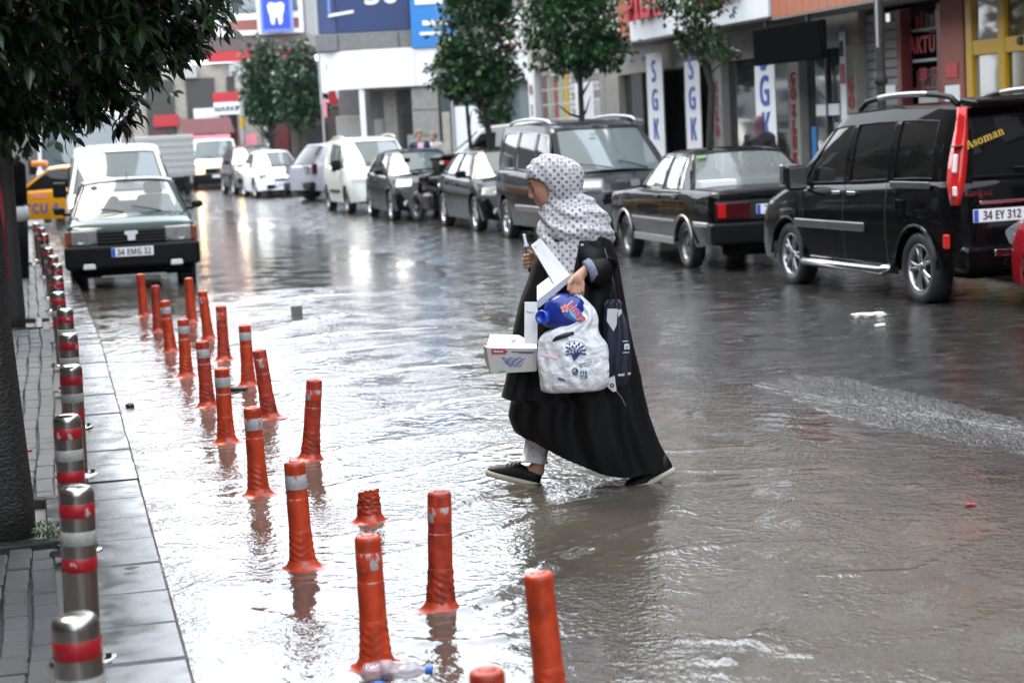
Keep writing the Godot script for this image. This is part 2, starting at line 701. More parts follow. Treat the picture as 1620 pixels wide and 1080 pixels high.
func words(t: String, height: float, deep := 0.004, font: Font = null) -> TextMesh:
	# capital letters as tall as height, centred
	var m := TextMesh.new()
	m.text = t
	m.font = font if font else sans
	m.font_size = 64
	m.pixel_size = height / 46.0
	m.depth = deep
	m.curve_step = 4.0
	return m


func cylinder(r0: float, r1: float, h: float, seg := 16) -> CylinderMesh:
	var m := CylinderMesh.new()
	m.bottom_radius = r0
	m.top_radius = r1
	m.height = h
	m.radial_segments = seg
	m.rings = 1
	return m


# distances for the meshed bodies
func caps(p: Vector3, a: Vector3, b: Vector3, ra: float, rb: float) -> float:
	var ba := b - a
	var h := clampf((p - a).dot(ba) / ba.length_squared(), 0.0, 1.0)
	return p.distance_to(a + ba * h) - lerpf(ra, rb, h)


func ell(p: Vector3, c: Vector3, r: Vector3) -> float:
	return (((p - c) / r).length() - 1.0) * minf(r.x, minf(r.y, r.z))


func smin(a: float, b: float, k: float) -> float:
	var h := maxf(k - absf(a - b), 0.0) / k
	return minf(a, b) - h * h * k * 0.25


func nets(f: Callable, lo: Vector3, hi: Vector3, cell: float) -> Array:
	# surface nets of the field f < 0 inside; blocks far from the surface are skipped
	var n := Vector3i(((hi - lo) / cell).ceil()) + Vector3i.ONE
	n = Vector3i(ceili(n.x / 4.0) * 4, ceili(n.y / 4.0) * 4, ceili(n.z / 4.0) * 4)
	var d := PackedFloat32Array()
	d.resize(n.x * n.y * n.z)
	var near := cell * 2.0 * sqrt(3.0) * 1.25
	for bz in range(0, n.z, 4):
		for by in range(0, n.y, 4):
			for bx in range(0, n.x, 4):
				var c: float = f.call(lo + (Vector3(bx, by, bz) + Vector3(1.5, 1.5, 1.5)) * cell)
				var skip := absf(c) > near
				for z in range(bz, bz + 4):
					for y in range(by, by + 4):
						var row := (z * n.y + y) * n.x
						for x in range(bx, bx + 4):
							d[row + x] = c if skip else f.call(lo + Vector3(x, y, z) * cell)
	var at := PackedInt32Array()
	at.resize(d.size())
	at.fill(-1)
	var vs := PackedVector3Array()
	var sx := 1
	var sy := n.x
	var sz := n.x * n.y
	for z in n.z - 1:
		for y in n.y - 1:
			for x in n.x - 1:
				var k := x + y * sy + z * sz
				var m := 0
				for e in [0, sx, sy, sx + sy, sz, sx + sz, sy + sz, sx + sy + sz]:
					if d[k + e] < 0:
						m += 1
				if m == 0 or m == 8:
					continue
				var sum := Vector3.ZERO
				var cnt := 0
				for e in EDGES:
					var o0: Vector3i = e[0]
					var o1: Vector3i = e[1]
					var d0 := d[k + o0.x + o0.y * sy + o0.z * sz]
					var d1 := d[k + o1.x + o1.y * sy + o1.z * sz]
					if (d0 < 0) != (d1 < 0):
						sum += Vector3(o0).lerp(Vector3(o1), d0 / (d0 - d1))
						cnt += 1
				at[k] = vs.size()
				vs.append(lo + (Vector3(x, y, z) + sum / cnt) * cell)
	var ix := PackedInt32Array()
	for z in range(1, n.z - 1):
		for y in range(1, n.y - 1):
			for x in range(1, n.x - 1):
				var k := x + y * sy + z * sz
				var inside := d[k] < 0
				for ax in 3:
					var step: int = [sx, sy, sz][ax]
					if inside == (d[k + step] < 0):
						continue
					var p: int = [sy, sz, sx][ax]
					var q: int = [sz, sx, sy][ax]
					var a := at[k - p - q]
					var b := at[k - q]
					var c := at[k]
					var e := at[k - p]
					if a < 0 or b < 0 or c < 0 or e < 0:
						continue
					if inside:
						ix.append_array(PackedInt32Array([a, c, b, a, e, c]))
					else:
						ix.append_array(PackedInt32Array([a, b, c, a, c, e]))
	var ns := PackedVector3Array()
	ns.resize(vs.size())
	for i in range(0, ix.size(), 3):
		var nn := (vs[ix[i + 2]] - vs[ix[i]]).cross(vs[ix[i + 1]] - vs[ix[i]])
		for e in 3:
			ns[ix[i + e]] += nn
	for i in ns.size():
		ns[i] = ns[i].normalized()
	return [vs, ns, ix]


const EDGES := [[Vector3i(0, 0, 0), Vector3i(1, 0, 0)], [Vector3i(0, 1, 0), Vector3i(1, 1, 0)], [Vector3i(0, 0, 1), Vector3i(1, 0, 1)], [Vector3i(0, 1, 1), Vector3i(1, 1, 1)],
	[Vector3i(0, 0, 0), Vector3i(0, 1, 0)], [Vector3i(1, 0, 0), Vector3i(1, 1, 0)], [Vector3i(0, 0, 1), Vector3i(0, 1, 1)], [Vector3i(1, 0, 1), Vector3i(1, 1, 1)],
	[Vector3i(0, 0, 0), Vector3i(0, 0, 1)], [Vector3i(1, 0, 0), Vector3i(1, 0, 1)], [Vector3i(0, 1, 0), Vector3i(0, 1, 1)], [Vector3i(1, 1, 0), Vector3i(1, 1, 1)]]


func joined(list: Array) -> ArrayMesh:
	# several net results (and plain meshes) as one continuous mesh
	var vs := PackedVector3Array()
	var ns := PackedVector3Array()
	var ix := PackedInt32Array()
	for a in list:
		var b := vs.size()
		vs.append_array(a[0])
		ns.append_array(a[1])
		for i in a[2]:
			ix.append(i + b)
	return arrays(vs, ns, ix)


# ---------------------------------------------------------------- ground

func kerb_t(s: float) -> float:
	return minf(0.38 + 0.012 * (s - 5.0), 0.52)


func road_y(s: float, t: float) -> float:
	var p := U * s + V * t
	return -0.045 + 0.05 * smoothstep(1.2, 6.0, t) + 0.007 * noise.get_noise_2d(p.x * 0.55, p.z * 0.55) + 0.003 * noise.get_noise_2d(p.x * 2.3, p.z * 2.3)


func build_ground() -> void:
	var g := PlaneMesh.new()
	g.size = Vector2(700, 700)
	setting("ground", g, mats["asphalt"], Vector3(0, -0.12, -100))

	# the road: a cambered sheet, lowest along the left kerb
	var ns := 300
	var nt := 80
	var vs := PackedVector3Array()
	var nn := PackedVector3Array()
	var ix := PackedInt32Array()
	var ss := []
	for i in ns + 1:
		ss.append(-6.0 + 10.0 * i / 20.0 if i <= 20 else (4.0 + (i - 20) * 0.09 if i <= 220 else 22.0 + pow((i - 220) / 80.0, 1.6) * 120.0))
	for i in ns + 1:
		for j in nt + 1:
			var t := -0.1 + 9.7 * j / nt if i <= 240 else lerpf(-0.1 - (i - 240) * 0.35, 9.6 + (i - 240) * 0.25, float(j) / nt)
			var s: float = ss[i]
			vs.append(st(s, t, road_y(s, t)))
			var e := 0.05
			nn.append(Vector3(0, 1, 0) - U * ((road_y(s + e, t) - road_y(s - e, t)) / (2 * e)) - V * ((road_y(s, t + e) - road_y(s, t - e)) / (2 * e)))
	for i in ns:
		for j in nt:
			var k := i * (nt + 1) + j
			ix.append_array(PackedInt32Array([k, k + nt + 2, k + 1, k, k + nt + 1, k + nt + 2]))
	for i in nn.size():
		nn[i] = nn[i].normalized()
	setting("road", arrays(vs, nn, ix), mats["asphalt"])
	build_water()
	build_patch()
	build_pavement()


const CRESTS := [
	[[10.44, 1.4], [10.6, 1.84], [10.67, 2.22], [10.73, 2.75]],
	[[8.1, 1.1], [8.31, 1.48], [8.53, 1.76], [8.79, 2.0], [8.9, 2.22], [8.95, 2.5]],
	[[6.55, 1.1], [6.69, 1.43], [6.87, 1.64], [7.27, 1.96], [7.63, 2.28], [7.87, 2.6]],
	[[5.4, 1.9], [5.67, 2.1], [5.88, 2.28], [6.06, 2.46]],
	[[7.58, 0.55], [7.41, 0.82], [7.3, 0.98], [7.16, 1.13]],
	[[6.0, 2.0], [5.81, 2.25], [5.46, 2.42]],
	[[7.24, 2.2], [7.25, 2.49], [7.26, 2.75]],
	[[8.95, 3.05], [8.77, 3.36], [8.76, 3.8]],
	[[7.12, 0.66], [6.78, 0.83], [6.5, 1.05]],
	[[18.15, 3.4], [18.73, 2.94], [18.21, 2.42], [17.3, 1.85]],
	[[6.45, 1.05], [6.26, 1.26], [6.24, 1.48], [6.5, 1.8]],
	[[13.4, 1.6], [13.9, 2.4], [14.0, 3.2]],
	[[20.5, 1.9], [21.2, 2.9], [21.0, 3.9]],
	[[7.6, 1.1], [7.9, 1.7], [8.35, 2.2], [8.6, 2.9], [8.5, 3.6]],
	[[9.3, 1.15], [9.7, 1.9], [10.2, 2.5]],
	[[11.2, 1.2], [11.5, 1.9], [12.1, 2.6], [12.3, 3.4]],
	[[9.2, 2.6], [9.5, 3.1], [9.4, 3.7]],
	[[5.2, 2.6], [5.7, 2.9], [5.9, 3.4]],
	[[6.6, 2.8], [6.5, 3.2], [6.9, 3.7]],
	[[14.8, 1.2], [15.4, 2.1], [15.7, 3.1]],
	[[10.1, 0.55], [9.8, 0.9], [9.9, 1.3]],
	[[16.4, 1.6], [16.9, 2.5], [16.8, 3.5]],
]


func build_water() -> void:
	# muddy rainwater that runs along the left half of the road; it ends where the camber rises through it
	var ds := 0.026
	var dt := 0.031
	var s0 := 4.2
	var t0 := 0.33
	var ns := 700
	var nt := 190
	var h := PackedFloat32Array()
	h.resize((ns + 1) * (nt + 1))
	var wn := FastNoiseLite.new()
	wn.seed = 17
	wn.frequency = 1.0
	wn.fractal_octaves = 2
	for i in ns + 1:
		var s := s0 + ds * i
		for j in nt + 1:
			var t := t0 + dt * j
			var w := wn.get_noise_2d(s * 0.7 + 0.8 * t, t * 1.2) * 1.6
			h[i * (nt + 1) + j] = 0.0024 * wn.get_noise_2d(s * 3.2 + w, t * 2.4 - 0.6 * s) + 0.0018 * wn.get_noise_2d(s * 8.0 + w * 2.0 + 40.0, t * 6.0 + 9.0) + 0.0012 * sin(s * 34.0 + t * 9.0 + w * 5.0) * maxf(0.0, wn.get_noise_2d(s * 0.9, t * 0.9 + 30.0))
	var nth := -1
	for c in CRESTS:
		nth += 1
		for k in c.size() - 1:
			var a := Vector2(c[k][0], c[k][1])
			var b := Vector2(c[k + 1][0], c[k + 1][1])
			var lo := Vector2(minf(a.x, b.x) - 0.3, minf(a.y, b.y) - 0.3)
			var hi := Vector2(maxf(a.x, b.x) + 0.3, maxf(a.y, b.y) + 0.3)
			for i in range(maxi(0, int((lo.x - s0) / ds)), mini(ns, int((hi.x - s0) / ds)) + 1):
				for j in range(maxi(0, int((lo.y - t0) / dt)), mini(nt, int((hi.y - t0) / dt)) + 1):
					var p := Vector2(s0 + ds * i, t0 + dt * j)
					var f := (p - a).dot(b - a) / (b - a).length_squared()
					if f < -0.02 or f > 1.0 and k < c.size() - 2:
						continue
					f = clampf(f, 0, 1)
					var along: float = (k + f) / (c.size() - 1)
					var q := a.lerp(b, f)
					var wob := wn.get_noise_2d(q.x * 5.0, q.y * 5.0) * 0.035
					var d := p.distance_to(q) * signf((p - a).cross(b - a)) + wob
					var amp := (0.020 if nth < 4 else 0.010) * sin(PI * clampf(along, 0.03, 0.97)) * (0.6 + 0.7 * wn.get_noise_2d(q.x * 9.0, q.y * 9.0 + 60.0)) + 0.003
					var k2 := i * (nt + 1) + j
					h[k2] = maxf(h[k2], h[k2] * 0.4 + amp * (exp(-d * d / 0.0016) + 0.35 * exp(-(d - 0.1) * (d - 0.1) / 0.0016) + 0.2 * exp(-(d + 0.13) * (d + 0.13) / 0.002)))
	for p in POSTS + [[8.95, 2.32], [8.73, 2.74], [8.8, 2.66], [9.02, 2.2]]:
		for i in range(maxi(0, int((p[0] - 0.4 - s0) / ds)), mini(ns, int((p[0] + 0.4 - s0) / ds)) + 1):
			for j in range(maxi(0, int((p[1] - 0.4 - t0) / dt)), mini(nt, int((p[1] + 0.4 - t0) / dt)) + 1):
				var d := Vector2(s0 + ds * i - p[0], t0 + dt * j - p[1])
				var r := d.length() + 0.02 * wn.get_noise_2d(s0 + ds * i * 9.0, dt * j * 9.0)
				h[i * (nt + 1) + j] += 0.005 * exp(-pow((r - 0.12) / 0.035, 2)) + 0.003 * exp(-pow((r - 0.23) / 0.03, 2)) + 0.002 * exp(-pow((r - 0.34) / 0.03, 2))
	var vs := PackedVector3Array()
	var nn := PackedVector3Array()
	var uv := PackedVector2Array()
	var co := PackedColorArray()
	var ix := PackedInt32Array()
	var keep := PackedByteArray()
	for i in ns + 1:
		for j in nt + 1:
			var s := s0 + ds * i
			var t := t0 + dt * j
			var k := i * (nt + 1) + j
			water_vertex(s, t, h[k], vs, uv, co, keep)
			var hs := (h[mini(i + 1, ns) * (nt + 1) + j] - h[maxi(i - 1, 0) * (nt + 1) + j]) / (2 * ds)
			var ht := (h[i * (nt + 1) + mini(j + 1, nt)] - h[i * (nt + 1) + maxi(j - 1, 0)]) / (2 * dt)
			nn.append((Vector3.UP - U * hs - V * ht).normalized())
	for i in ns:
		for j in nt:
			var k := i * (nt + 1) + j
			if keep[k] + keep[k + 1] + keep[k + nt + 2] + keep[k + nt + 1] > 0:
				ix.append_array(PackedInt32Array([k, k + nt + 2, k + 1, k, k + nt + 1, k + nt + 2]))
	setting("water", arrays(vs, nn, ix, uv, co), mats["muddy_water"])
	# the same sheet goes on, coarser, up the street and behind the camera
	vs = PackedVector3Array()
	nn = PackedVector3Array()
	uv = PackedVector2Array()
	co = PackedColorArray()
	ix = PackedInt32Array()
	keep = PackedByteArray()
	for band in [[s0 + ds * ns, 75.0, 280, -0.0], [-4.0, s0, 40, 0.0]]:
		var base := vs.size()
		var mt := 60
		for i in int(band[2]) + 1:
			for j in mt + 1:
				var s := lerpf(band[0], band[1], float(i) / band[2])
				var t := lerpf(t0, 6.3, float(j) / mt)
				water_vertex(s, t, 0.002 * wn.get_noise_2d(s * 2.0, t * 2.0), vs, uv, co, keep)
				nn.append(Vector3(wn.get_noise_2d(s * 2.0, t * 2.0) * 0.007, 1, wn.get_noise_2d(s * 2.0 + 50, t * 2.0) * 0.007).normalized())
		for i in int(band[2]):
			for j in mt:
				var k := base + i * (mt + 1) + j
				if keep[k] + keep[k + 1] + keep[k + mt + 2] + keep[k + mt + 1] > 0:
					ix.append_array(PackedInt32Array([k, k + mt + 2, k + 1, k, k + mt + 1, k + mt + 2]))
	setting("water", arrays(vs, nn, ix, uv, co), mats["calm_water"])


func water_vertex(s: float, t: float, h: float, vs: PackedVector3Array, uv: PackedVector2Array, co: PackedColorArray, keep: PackedByteArray) -> void:
	var depth := h - road_y(s, t)
	var k := smoothstep(0.0, 0.03, depth)
	vs.append(st(s, t, h))
	uv.append(Vector2(s * 0.5, t * 0.5))
	var silt := 1.0 + 0.25 * noise.get_noise_2d(s * 0.5, t * 0.9 + 70.0)
	co.append(Color(lerpf(0.03, 0.066 * silt, k), lerpf(0.0295, 0.058 * silt, k), lerpf(0.029, 0.047 * silt, k)))
	keep.append(1 if depth > -0.002 else 0)


func build_patch() -> void:
	# rough repair in the asphalt, standing a little proud of the road
	var poly := PackedVector2Array()
	for p in [[11.9, 4.5], [12.1, 4.98], [11.65, 5.16], [10.96, 5.24], [10.13, 5.25], [9.34, 5.29], [7.4, 5.6], [6.6, 5.3], [7.6, 4.85], [8.4, 4.72], [8.7, 4.64], [9.14, 4.58], [9.54, 4.48], [9.89, 4.41], [10.67, 4.43]]:
		poly.append(Vector2(p[0], p[1]))
	var c := Vector2(9.6, 4.95)
	var s := begin()
	var rings := 60
	var seg := 420
	patch(s, seg, rings, func(u, v):
		var x: float = u * poly.size()
		var k := int(x) % poly.size()
		var e := poly[k].lerp(poly[(k + 1) % poly.size()], x - floorf(x))
		e = c + (e - c) * (1.0 + 0.09 * noise.get_noise_2d(e.x * 4.0, e.y * 6.0))
		var q := c.lerp(e, v)
		var y: float = road_y(q.x, q.y) + 0.016 * (1.0 - smoothstep(0.86, 1.0, v)) - 0.007 + (0.006 * noise.get_noise_2d(q.x * 4.0, q.y * 4.0) + 0.007 * noise.get_noise_2d(q.x * 17.0, q.y * 17.0)) * (1.0 - 0.5 * v)
		return st(q.x, q.y, y))
	setting("asphalt_patch", done(s), mats["patched_asphalt"])


func build_pavement() -> void:
	# left: kerb slabs, a bed, and rows of setts; beyond the setts the plain pavement
	var kerb := Node3D.new()
	kerb.name = "kerb"
	add_child(kerb)
	kerb.set_meta("kind", "structure")
	var slabs := [tile_mesh(0.494, 0.3, 0.35, 0.012), tile_mesh(0.492, 0.3, 0.352, 0.014)]
	var k := 0
	var s := 3.6
	while s < 46.0:
		var t := kerb_t(s) - 0.175
		var o := part(kerb, "kerb_slab", slabs[k % 2], mats["kerb_stone"], st(s + 0.25, t, -0.2 + rng.randf_range(-0.004, 0.004)))
		o.rotation = Vector3(rng.randf_range(-0.006, 0.006), FACADE - 0.012, rng.randf_range(-0.006, 0.006))
		s += 0.5
		k += 1
	var bed := begin()
	patch(bed, 1, 30, func(u, v):
		var q := lerpf(-6.0, 120.0, v)
		return st(q, lerpf(-6.0, kerb_t(q) - 0.2, u), 0.062))
	setting("pavement_bed", done(bed), mats["dirt"])
	var walk := begin()
	patch(walk, 1, 30, func(u, v): return st(lerpf(-6.0, 120.0, v), lerpf(-6.0, -0.62, u), 0.098))
	setting("pavement", done(walk), mats["pavement_tile"])
	var setts := Node3D.new()
	setts.name = "paving"
	add_child(setts)
	setts.set_meta("kind", "structure")
	var bricks := [tile_mesh(0.192, 0.06, 0.094, 0.007), tile_mesh(0.190, 0.06, 0.093, 0.009), tile_mesh(0.193, 0.06, 0.092, 0.006)]
	var rest := []
	var count := 0
	for row in range(0, 205):
		for col in 5:
			var q := 4.4 + row * 0.199 + (0.06 if col % 2 else 0.0) + rng.randf_range(-0.004, 0.004)
			var t := kerb_t(q) - 0.465 - col * 0.1 + 0.006 * sin(q * 3.0 + col)
			if absf(q - 8.75) < 0.62 or absf(q - 19.1) < 0.6 or absf(q - 29.3) < 0.6:
				continue
			var y := 0.038 + rng.randf_range(-0.004, 0.004)
			var turn := Vector3(rng.randf_range(-0.012, 0.012), FACADE + rng.randf_range(-0.012, 0.012), rng.randf_range(-0.012, 0.012))
			if count < 296:
				part(setts, "paver", bricks[rng.randi() % 3], mats["paver%d" % (rng.randi() % 4)], st(q, t, y), turn)
				count += 1
			else:
				rest.append(Transform3D(Basis.from_euler(turn), st(q, t, y)))
	var mm := MultiMesh.new()
	mm.transform_format = MultiMesh.TRANSFORM_3D
	mm.mesh = bricks[0]
	mm.instance_count = rest.size()
	for i in rest.size():
		mm.set_instance_transform(i, rest[i])
	var mi := MultiMeshInstance3D.new()
	mi.name = "far_pavers"
	mi.multimesh = mm
	mi.material_override = mats["paver1"]
	setts.add_child(mi)
	mi.set_meta("kind", "stuff")
	# stone frames round the tree pits
	for q in [8.75, 19.1, 29.3]:
		var pit := Node3D.new()
		pit.name = "tree_pit"
		add_child(pit, true)
		pit.set_meta("kind", "structure")
		for e in [-0.52, 0.52]:
			part(pit, "edge_stone", tile_mesh(0.09, 0.07, 0.9, 0.008), mats["kerb_stone"], st(q + e, -0.42, 0.036), Vector3(0, FACADE, 0))
		part(pit, "edge_stone", tile_mesh(0.94, 0.07, 0.07, 0.008), mats["kerb_stone"], st(q, 0.0, 0.036), Vector3(0, FACADE, 0))
	# right: pavement in front of the shops
	var side := rbox(Vector3(95, 0.24, 3.2), 0.03)
	setting("pavement", side, mats["pavement_tile"], st(33.0, 11.15, 0.0), Vector3(0, FACADE, 0))


# ---------------------------------------------------------------- posts and bollards

# s, t, lean (radians, to the right / away), upper band, lower band: 0 none, 1 clean, 2 worn
const POSTS := [
	[5.32, 1.40, -0.055, 0.0, 0, 0], [4.40, 0.995, 0.0, 0.0, 0, 0], [6.08, 1.00, -0.01, 0.02, 2, 2], [6.73, 1.36, 0.04, 0.0, 3, 3], [8.45, 1.40, 0.0, 0.0, 9, 9],
	[7.66, 0.98, -0.02, 0.0, 1, 2], [9.37, 1.00, -0.01, 0.0, 1, 3], [10.28, 1.39, 0.11, 0.02, 3, 3], [11.14, 1.02, 0.0, 0.0, 1, 1], [11.97, 1.38, -0.09, 0.0, 3, 3],
	[12.77, 1.06, -0.02, 0.0, 1, 1], [13.70, 1.44, 0.0, 0.0, 1, 3], [14.53, 1.06, 0.01, 0.0, 1, 1], [15.45, 1.44, 0.0, 0.03, 2, 2], [16.39, 1.08, -0.05, 0.0, 1, 1],
	[17.21, 1.48, -0.07, 0.0, 2, 0], [18.28, 1.10, 0.0, 0.0, 0, 0], [19.02, 1.48, -0.01, 0.0, 0, 0], [20.13, 1.08, -0.04, 0.0, 0, 0]]
const POST_LABELS := [
	"plain orange flexible post nearest the camera in the outer row", "orange post of which only the cap shows at the bottom edge", "orange flexible post with a crushed bottle against its base", "grimy orange post with torn skirt leaning beside the broken stump",
	"broken orange post stump with torn open top", "orange post with flared skirt and one worn white band, behind the bottle post", "orange post with one clean white band and a curled white scrap", "orange post leaning right with crumpled wrapped base",
	"orange post with two clean white bands beside the left leaning post", "orange post leaning left with scratched bands", "orange post with two white bands, fifth from the bottle post in the kerb row", "upright orange post with one clean band in the outer row behind the left leaning one",
	"orange post with two white bands halfway up the kerb row", "outer row orange post with two peeling bands in front of the stone block", "orange post with two bands and a yellowed black patch at its base", "thin looking orange post with one peeling band behind the green car's bumper corner",
	"plain orange post second last in the kerb row", "plain orange post at the far end of the outer row, before the car's headlight", "plain orange post at the far end of the kerb row under the number plate"]


func post_radius(y: float, a: float, crumple: float) -> float:
	var r := 0.044 if y > 0.3 else (0.0455 if y > 0.165 else lerpf(0.0555, 0.0475, smoothstep(0.02, 0.16, y)))
	if y > 0.025 and y < 0.165:
		var f := absf(fposmod(a + 0.6, PI / 1.5) - PI / 3.0)
		r += 0.0017 * sin((y * 210.0 + f * 6.0))
		r += crumple * 0.0045 * noise.get_noise_2d(a * 2.0, y * 40.0)
	return r


func post_body(crumple: float, top: float) -> ArrayMesh:
	var s := begin()
	patch(s, 36, 56, func(u, v):
		var a: float = u * TAU
		var y: float = v * top
		return Vector3(cos(a), 0, sin(a)) * post_radius(y, a, crumple) + Vector3(0, y, 0))
	if top > 0.4:
		patch(s, 36, 8, func(u, v):
			var a: float = u * TAU
			var q: Vector2 = [Vector2(0.044, 0), Vector2(0.0435, 0.006), Vector2(0.041, 0.012), Vector2(0.036, 0.016), Vector2(0.028, 0.017), Vector2(0.022, 0.0165), Vector2(0.021, 0.02), Vector2(0.016, 0.021), Vector2(0.0, 0.020)][int(round(v * 8))]
			return Vector3(cos(a) * q.x, top + q.y, sin(a) * q.x))
	return done(s)


func post_skirt(sd: float) -> ArrayMesh:
	var s := begin()
	patch(s, 40, 8, func(u, v):
		var a: float = u * TAU
		var reach := 0.100 + 0.030 * absf(sin(a * 1.5 + sd)) + 0.022 * noise.get_noise_2d(cos(a) * 1.5 + sd * 9.0, sin(a) * 1.5)
		var r := lerpf(0.0545, reach, v)
		return Vector3(cos(a) * r, 0.036 * pow(1.0 - v, 5.0) + 0.015 + 0.004 * sin(a * 7.0 + sd) * v - 0.004 * v * v, sin(a) * r))
	return done(s)


func build_posts() -> void:
	var body := [post_body(0.0, 0.44), post_body(1.0, 0.44), post_body(2.2, 0.14)]
	var skirts := [post_skirt(0.3), post_skirt(1.9), post_skirt(3.1)]
	var cuff := lathe([Vector2(0.0445, 0), Vector2(0.0468, 0.003), Vector2(0.0468, 0.007), Vector2(0.0445, 0.01)], 24)
	var band := lathe([Vector2(0.0444, 0), Vector2(0.0449, 0.001), Vector2(0.0449, 0.058), Vector2(0.0444, 0.059)], 28)
	for i in POSTS.size():
		var p: Array = POSTS[i]
		var stump: bool = p[4] == 9
		var o := thing("orange_post", POST_LABELS[i], "post", st(p[0], p[1], -0.012), rng.randf_range(-0.5, 0.5) + (0.0 if not stump else 0.4), "flexible orange posts standing in the water")
		o.basis = Basis(Vector3(0, 0, 1), -p[2]) * Basis(Vector3(1, 0, 0), -p[3]) * o.basis
		part(o, "post_body", body[2] if stump else body[1 if p[4] == 3 else 0], mats["post_dirty"] if p[4] == 3 or i % 3 == 1 else mats["post_orange"])
		part(o, "skirt", skirts[i % 3], mats["post_orange"])
		if stump:
			var s := begin()
			patch(s, 36, 4, func(u, v):
				var a: float = u * TAU
				var rag := 0.012 + 0.022 * absf(noise.get_noise_2d(cos(a) * 2.0, sin(a) * 2.0 + 4.0)) + 0.012 * sin(a)
				return Vector3(cos(a), 0, sin(a)) * (0.047 + 0.004 * sin(a * 5.0) * v) + Vector3(0, 0.139 + rag * v, 0))
			part(o, "torn_rim", done(s), mats["post_orange"])
			continue
		part(o, "collar", cuff, mats["post_orange"], Vector3(0, 0.165, 0))
		for k in 2:
			var kind: int = p[4 + k]
			if kind:
				part(o, "reflective_band", band, mats["reflective_tape"] if kind == 1 else mats["worn_tape"], Vector3(0, 0.345 - k * 0.098, 0), Vector3(0, rng.randf_range(0, TAU), 0))


func build_bollards() -> void:
	var at := [[4.47, 0.04], [6.22, 0.06], [7.95, 0.08], [9.85, 0.13], [11.58, 0.16], [13.43, 0.17], [15.11, 0.17], [16.98, 0.19], [18.92, 0.20], [20.49, 0.18], [22.3, 0.17], [26.23, 0.15], [28.51, 0.14], [30.42, 0.08]]
	var spots := ["nearest the camera, cut by the bottom edge", "second from the bottom edge, tall in view", "third from the bottom edge", "fourth from the bottom edge", "fifth from the bottom edge", "sixth, where the orange posts' kerb row passes",
		"seventh, beside the second tree pit", "eighth along the kerb", "ninth along the kerb", "tenth, in front of the green car's wheel", "eleventh along the kerb", "third from the far end, before the taxi", "second from the far end, before the taxi", "farthest along the kerb, below the taxi door"]
	var tube_m := lathe([Vector2(0.057, 0), Vector2(0.057, 0.545), Vector2(0.0555, 0.556), Vector2(0.051, 0.566), Vector2(0.042, 0.5735), Vector2(0.025, 0.578), Vector2(0.0, 0.579)], 32)
	var band := lathe([Vector2(0.0569, 0), Vector2(0.0577, 0.001), Vector2(0.0577, 0.045), Vector2(0.0569, 0.046)], 32)
	var flange := lathe([Vector2(0.056, 0.022), Vector2(0.063, 0.012), Vector2(0.105, 0.009), Vector2(0.11, 0.004), Vector2(0.11, 0.0)], 28)
	var bolt := cylinder(0.011, 0.010, 0.018, 6)
	var b: Node3D
	for i in at.size():
		var o: Node3D
		var label: String = "brushed steel bollard with red and white bands, " + spots[i]
		if i == 0:
			o = thing("steel_bollard", label, "bollard", Vector3.ZERO, 0.0, "steel bollards along the kerb")
			part(o, "tube", tube_m, mats["steel"])
			part(o, "red_band", band, mats["flaking_red"], Vector3(0, 0.475, 0))
			part(o, "white_band", band, mats["flaking_white"], Vector3(0, 0.385, 0))
			part(o, "red_band", band, mats["flaking_red"], Vector3(0, 0.297, 0), Vector3(0, 2, 0))
			part(o, "flange", flange, mats["steel"])
			for k in 3:
				var a := k * TAU / 3 + 0.15
				part(o, "bolt", bolt, mats["steel_dark"], Vector3(cos(a) * 0.085, 0.018, sin(a) * 0.085))
			b = o
		else:
			o = b.duplicate()
			o.name = numbered("steel_bollard")
			add_child(o)
			o.set_meta("label", label)
		o.position = st(at[i][0], at[i][1], 0.1)
		o.rotation = Vector3(rng.randf_range(-0.025, 0.025), rng.randf_range(0, 6.0), rng.randf_range(-0.03, 0.03))


# ---------------------------------------------------------------- buildings

func fb(o: Node3D, called: String, m: String, s0: float, s1: float, y0: float, y1: float, t0: float, t1: float, r := 0.012) -> MeshInstance3D:
	# a block of a frontage given by its extent along the street (s), up, and across (t); o stands at (o.s, o.t)
	var c := Vector2((s0 + s1) / 2 - o.get_meta("s0"), (t0 + t1) / 2 - o.get_meta("t0"))
	return part(o, called, rbox(Vector3(absf(s1 - s0), y1 - y0, absf(t1 - t0)), r), mats[m], Vector3(-c.x, (y0 + y1) / 2, -c.y))


func shop(called: String, label: String, category: String, s: float, t: float) -> Node3D:
	var o := thing(called, label, category, st(s, t), FACADE)
	o.set_meta("s0", s)
	o.set_meta("t0", t)
	return o


func letters(o: Node3D, t: String, h: float, m: String, s: float, y: float, tt: float, deep := 0.02, font: Font = null, called := "lettering") -> MeshInstance3D:
	return part(o, called, words(t, h, deep, font), mats[m], Vector3(-(s - o.get_meta("s0")), y, -(tt - o.get_meta("t0"))))


func upper_storeys(o: Node3D, s0: float, s1: float, y0: float, y1: float, m: String) -> void:
	fb(o, "wall", m, s0, s1, y0, y1, 12.4, 20.0, 0.03)
	var n := maxi(1, int((s1 - s0) / 2.6))
	for f in int((y1 - y0) / 3.0):
		for i in n:
			var c := lerpf(s0, s1, (i + 0.5) / n)
			var w := fb(o, "window", "frame_dark", c - 0.7, c + 0.7, y0 + f * 3.0 + 0.9, y0 + f * 3.0 + 2.4, 12.34, 12.46)
			part(w, "pane", rbox(Vector3(1.28, 1.38, 0.02), 0.004), mats["shop_glass"], Vector3(0, 0, 0.056))


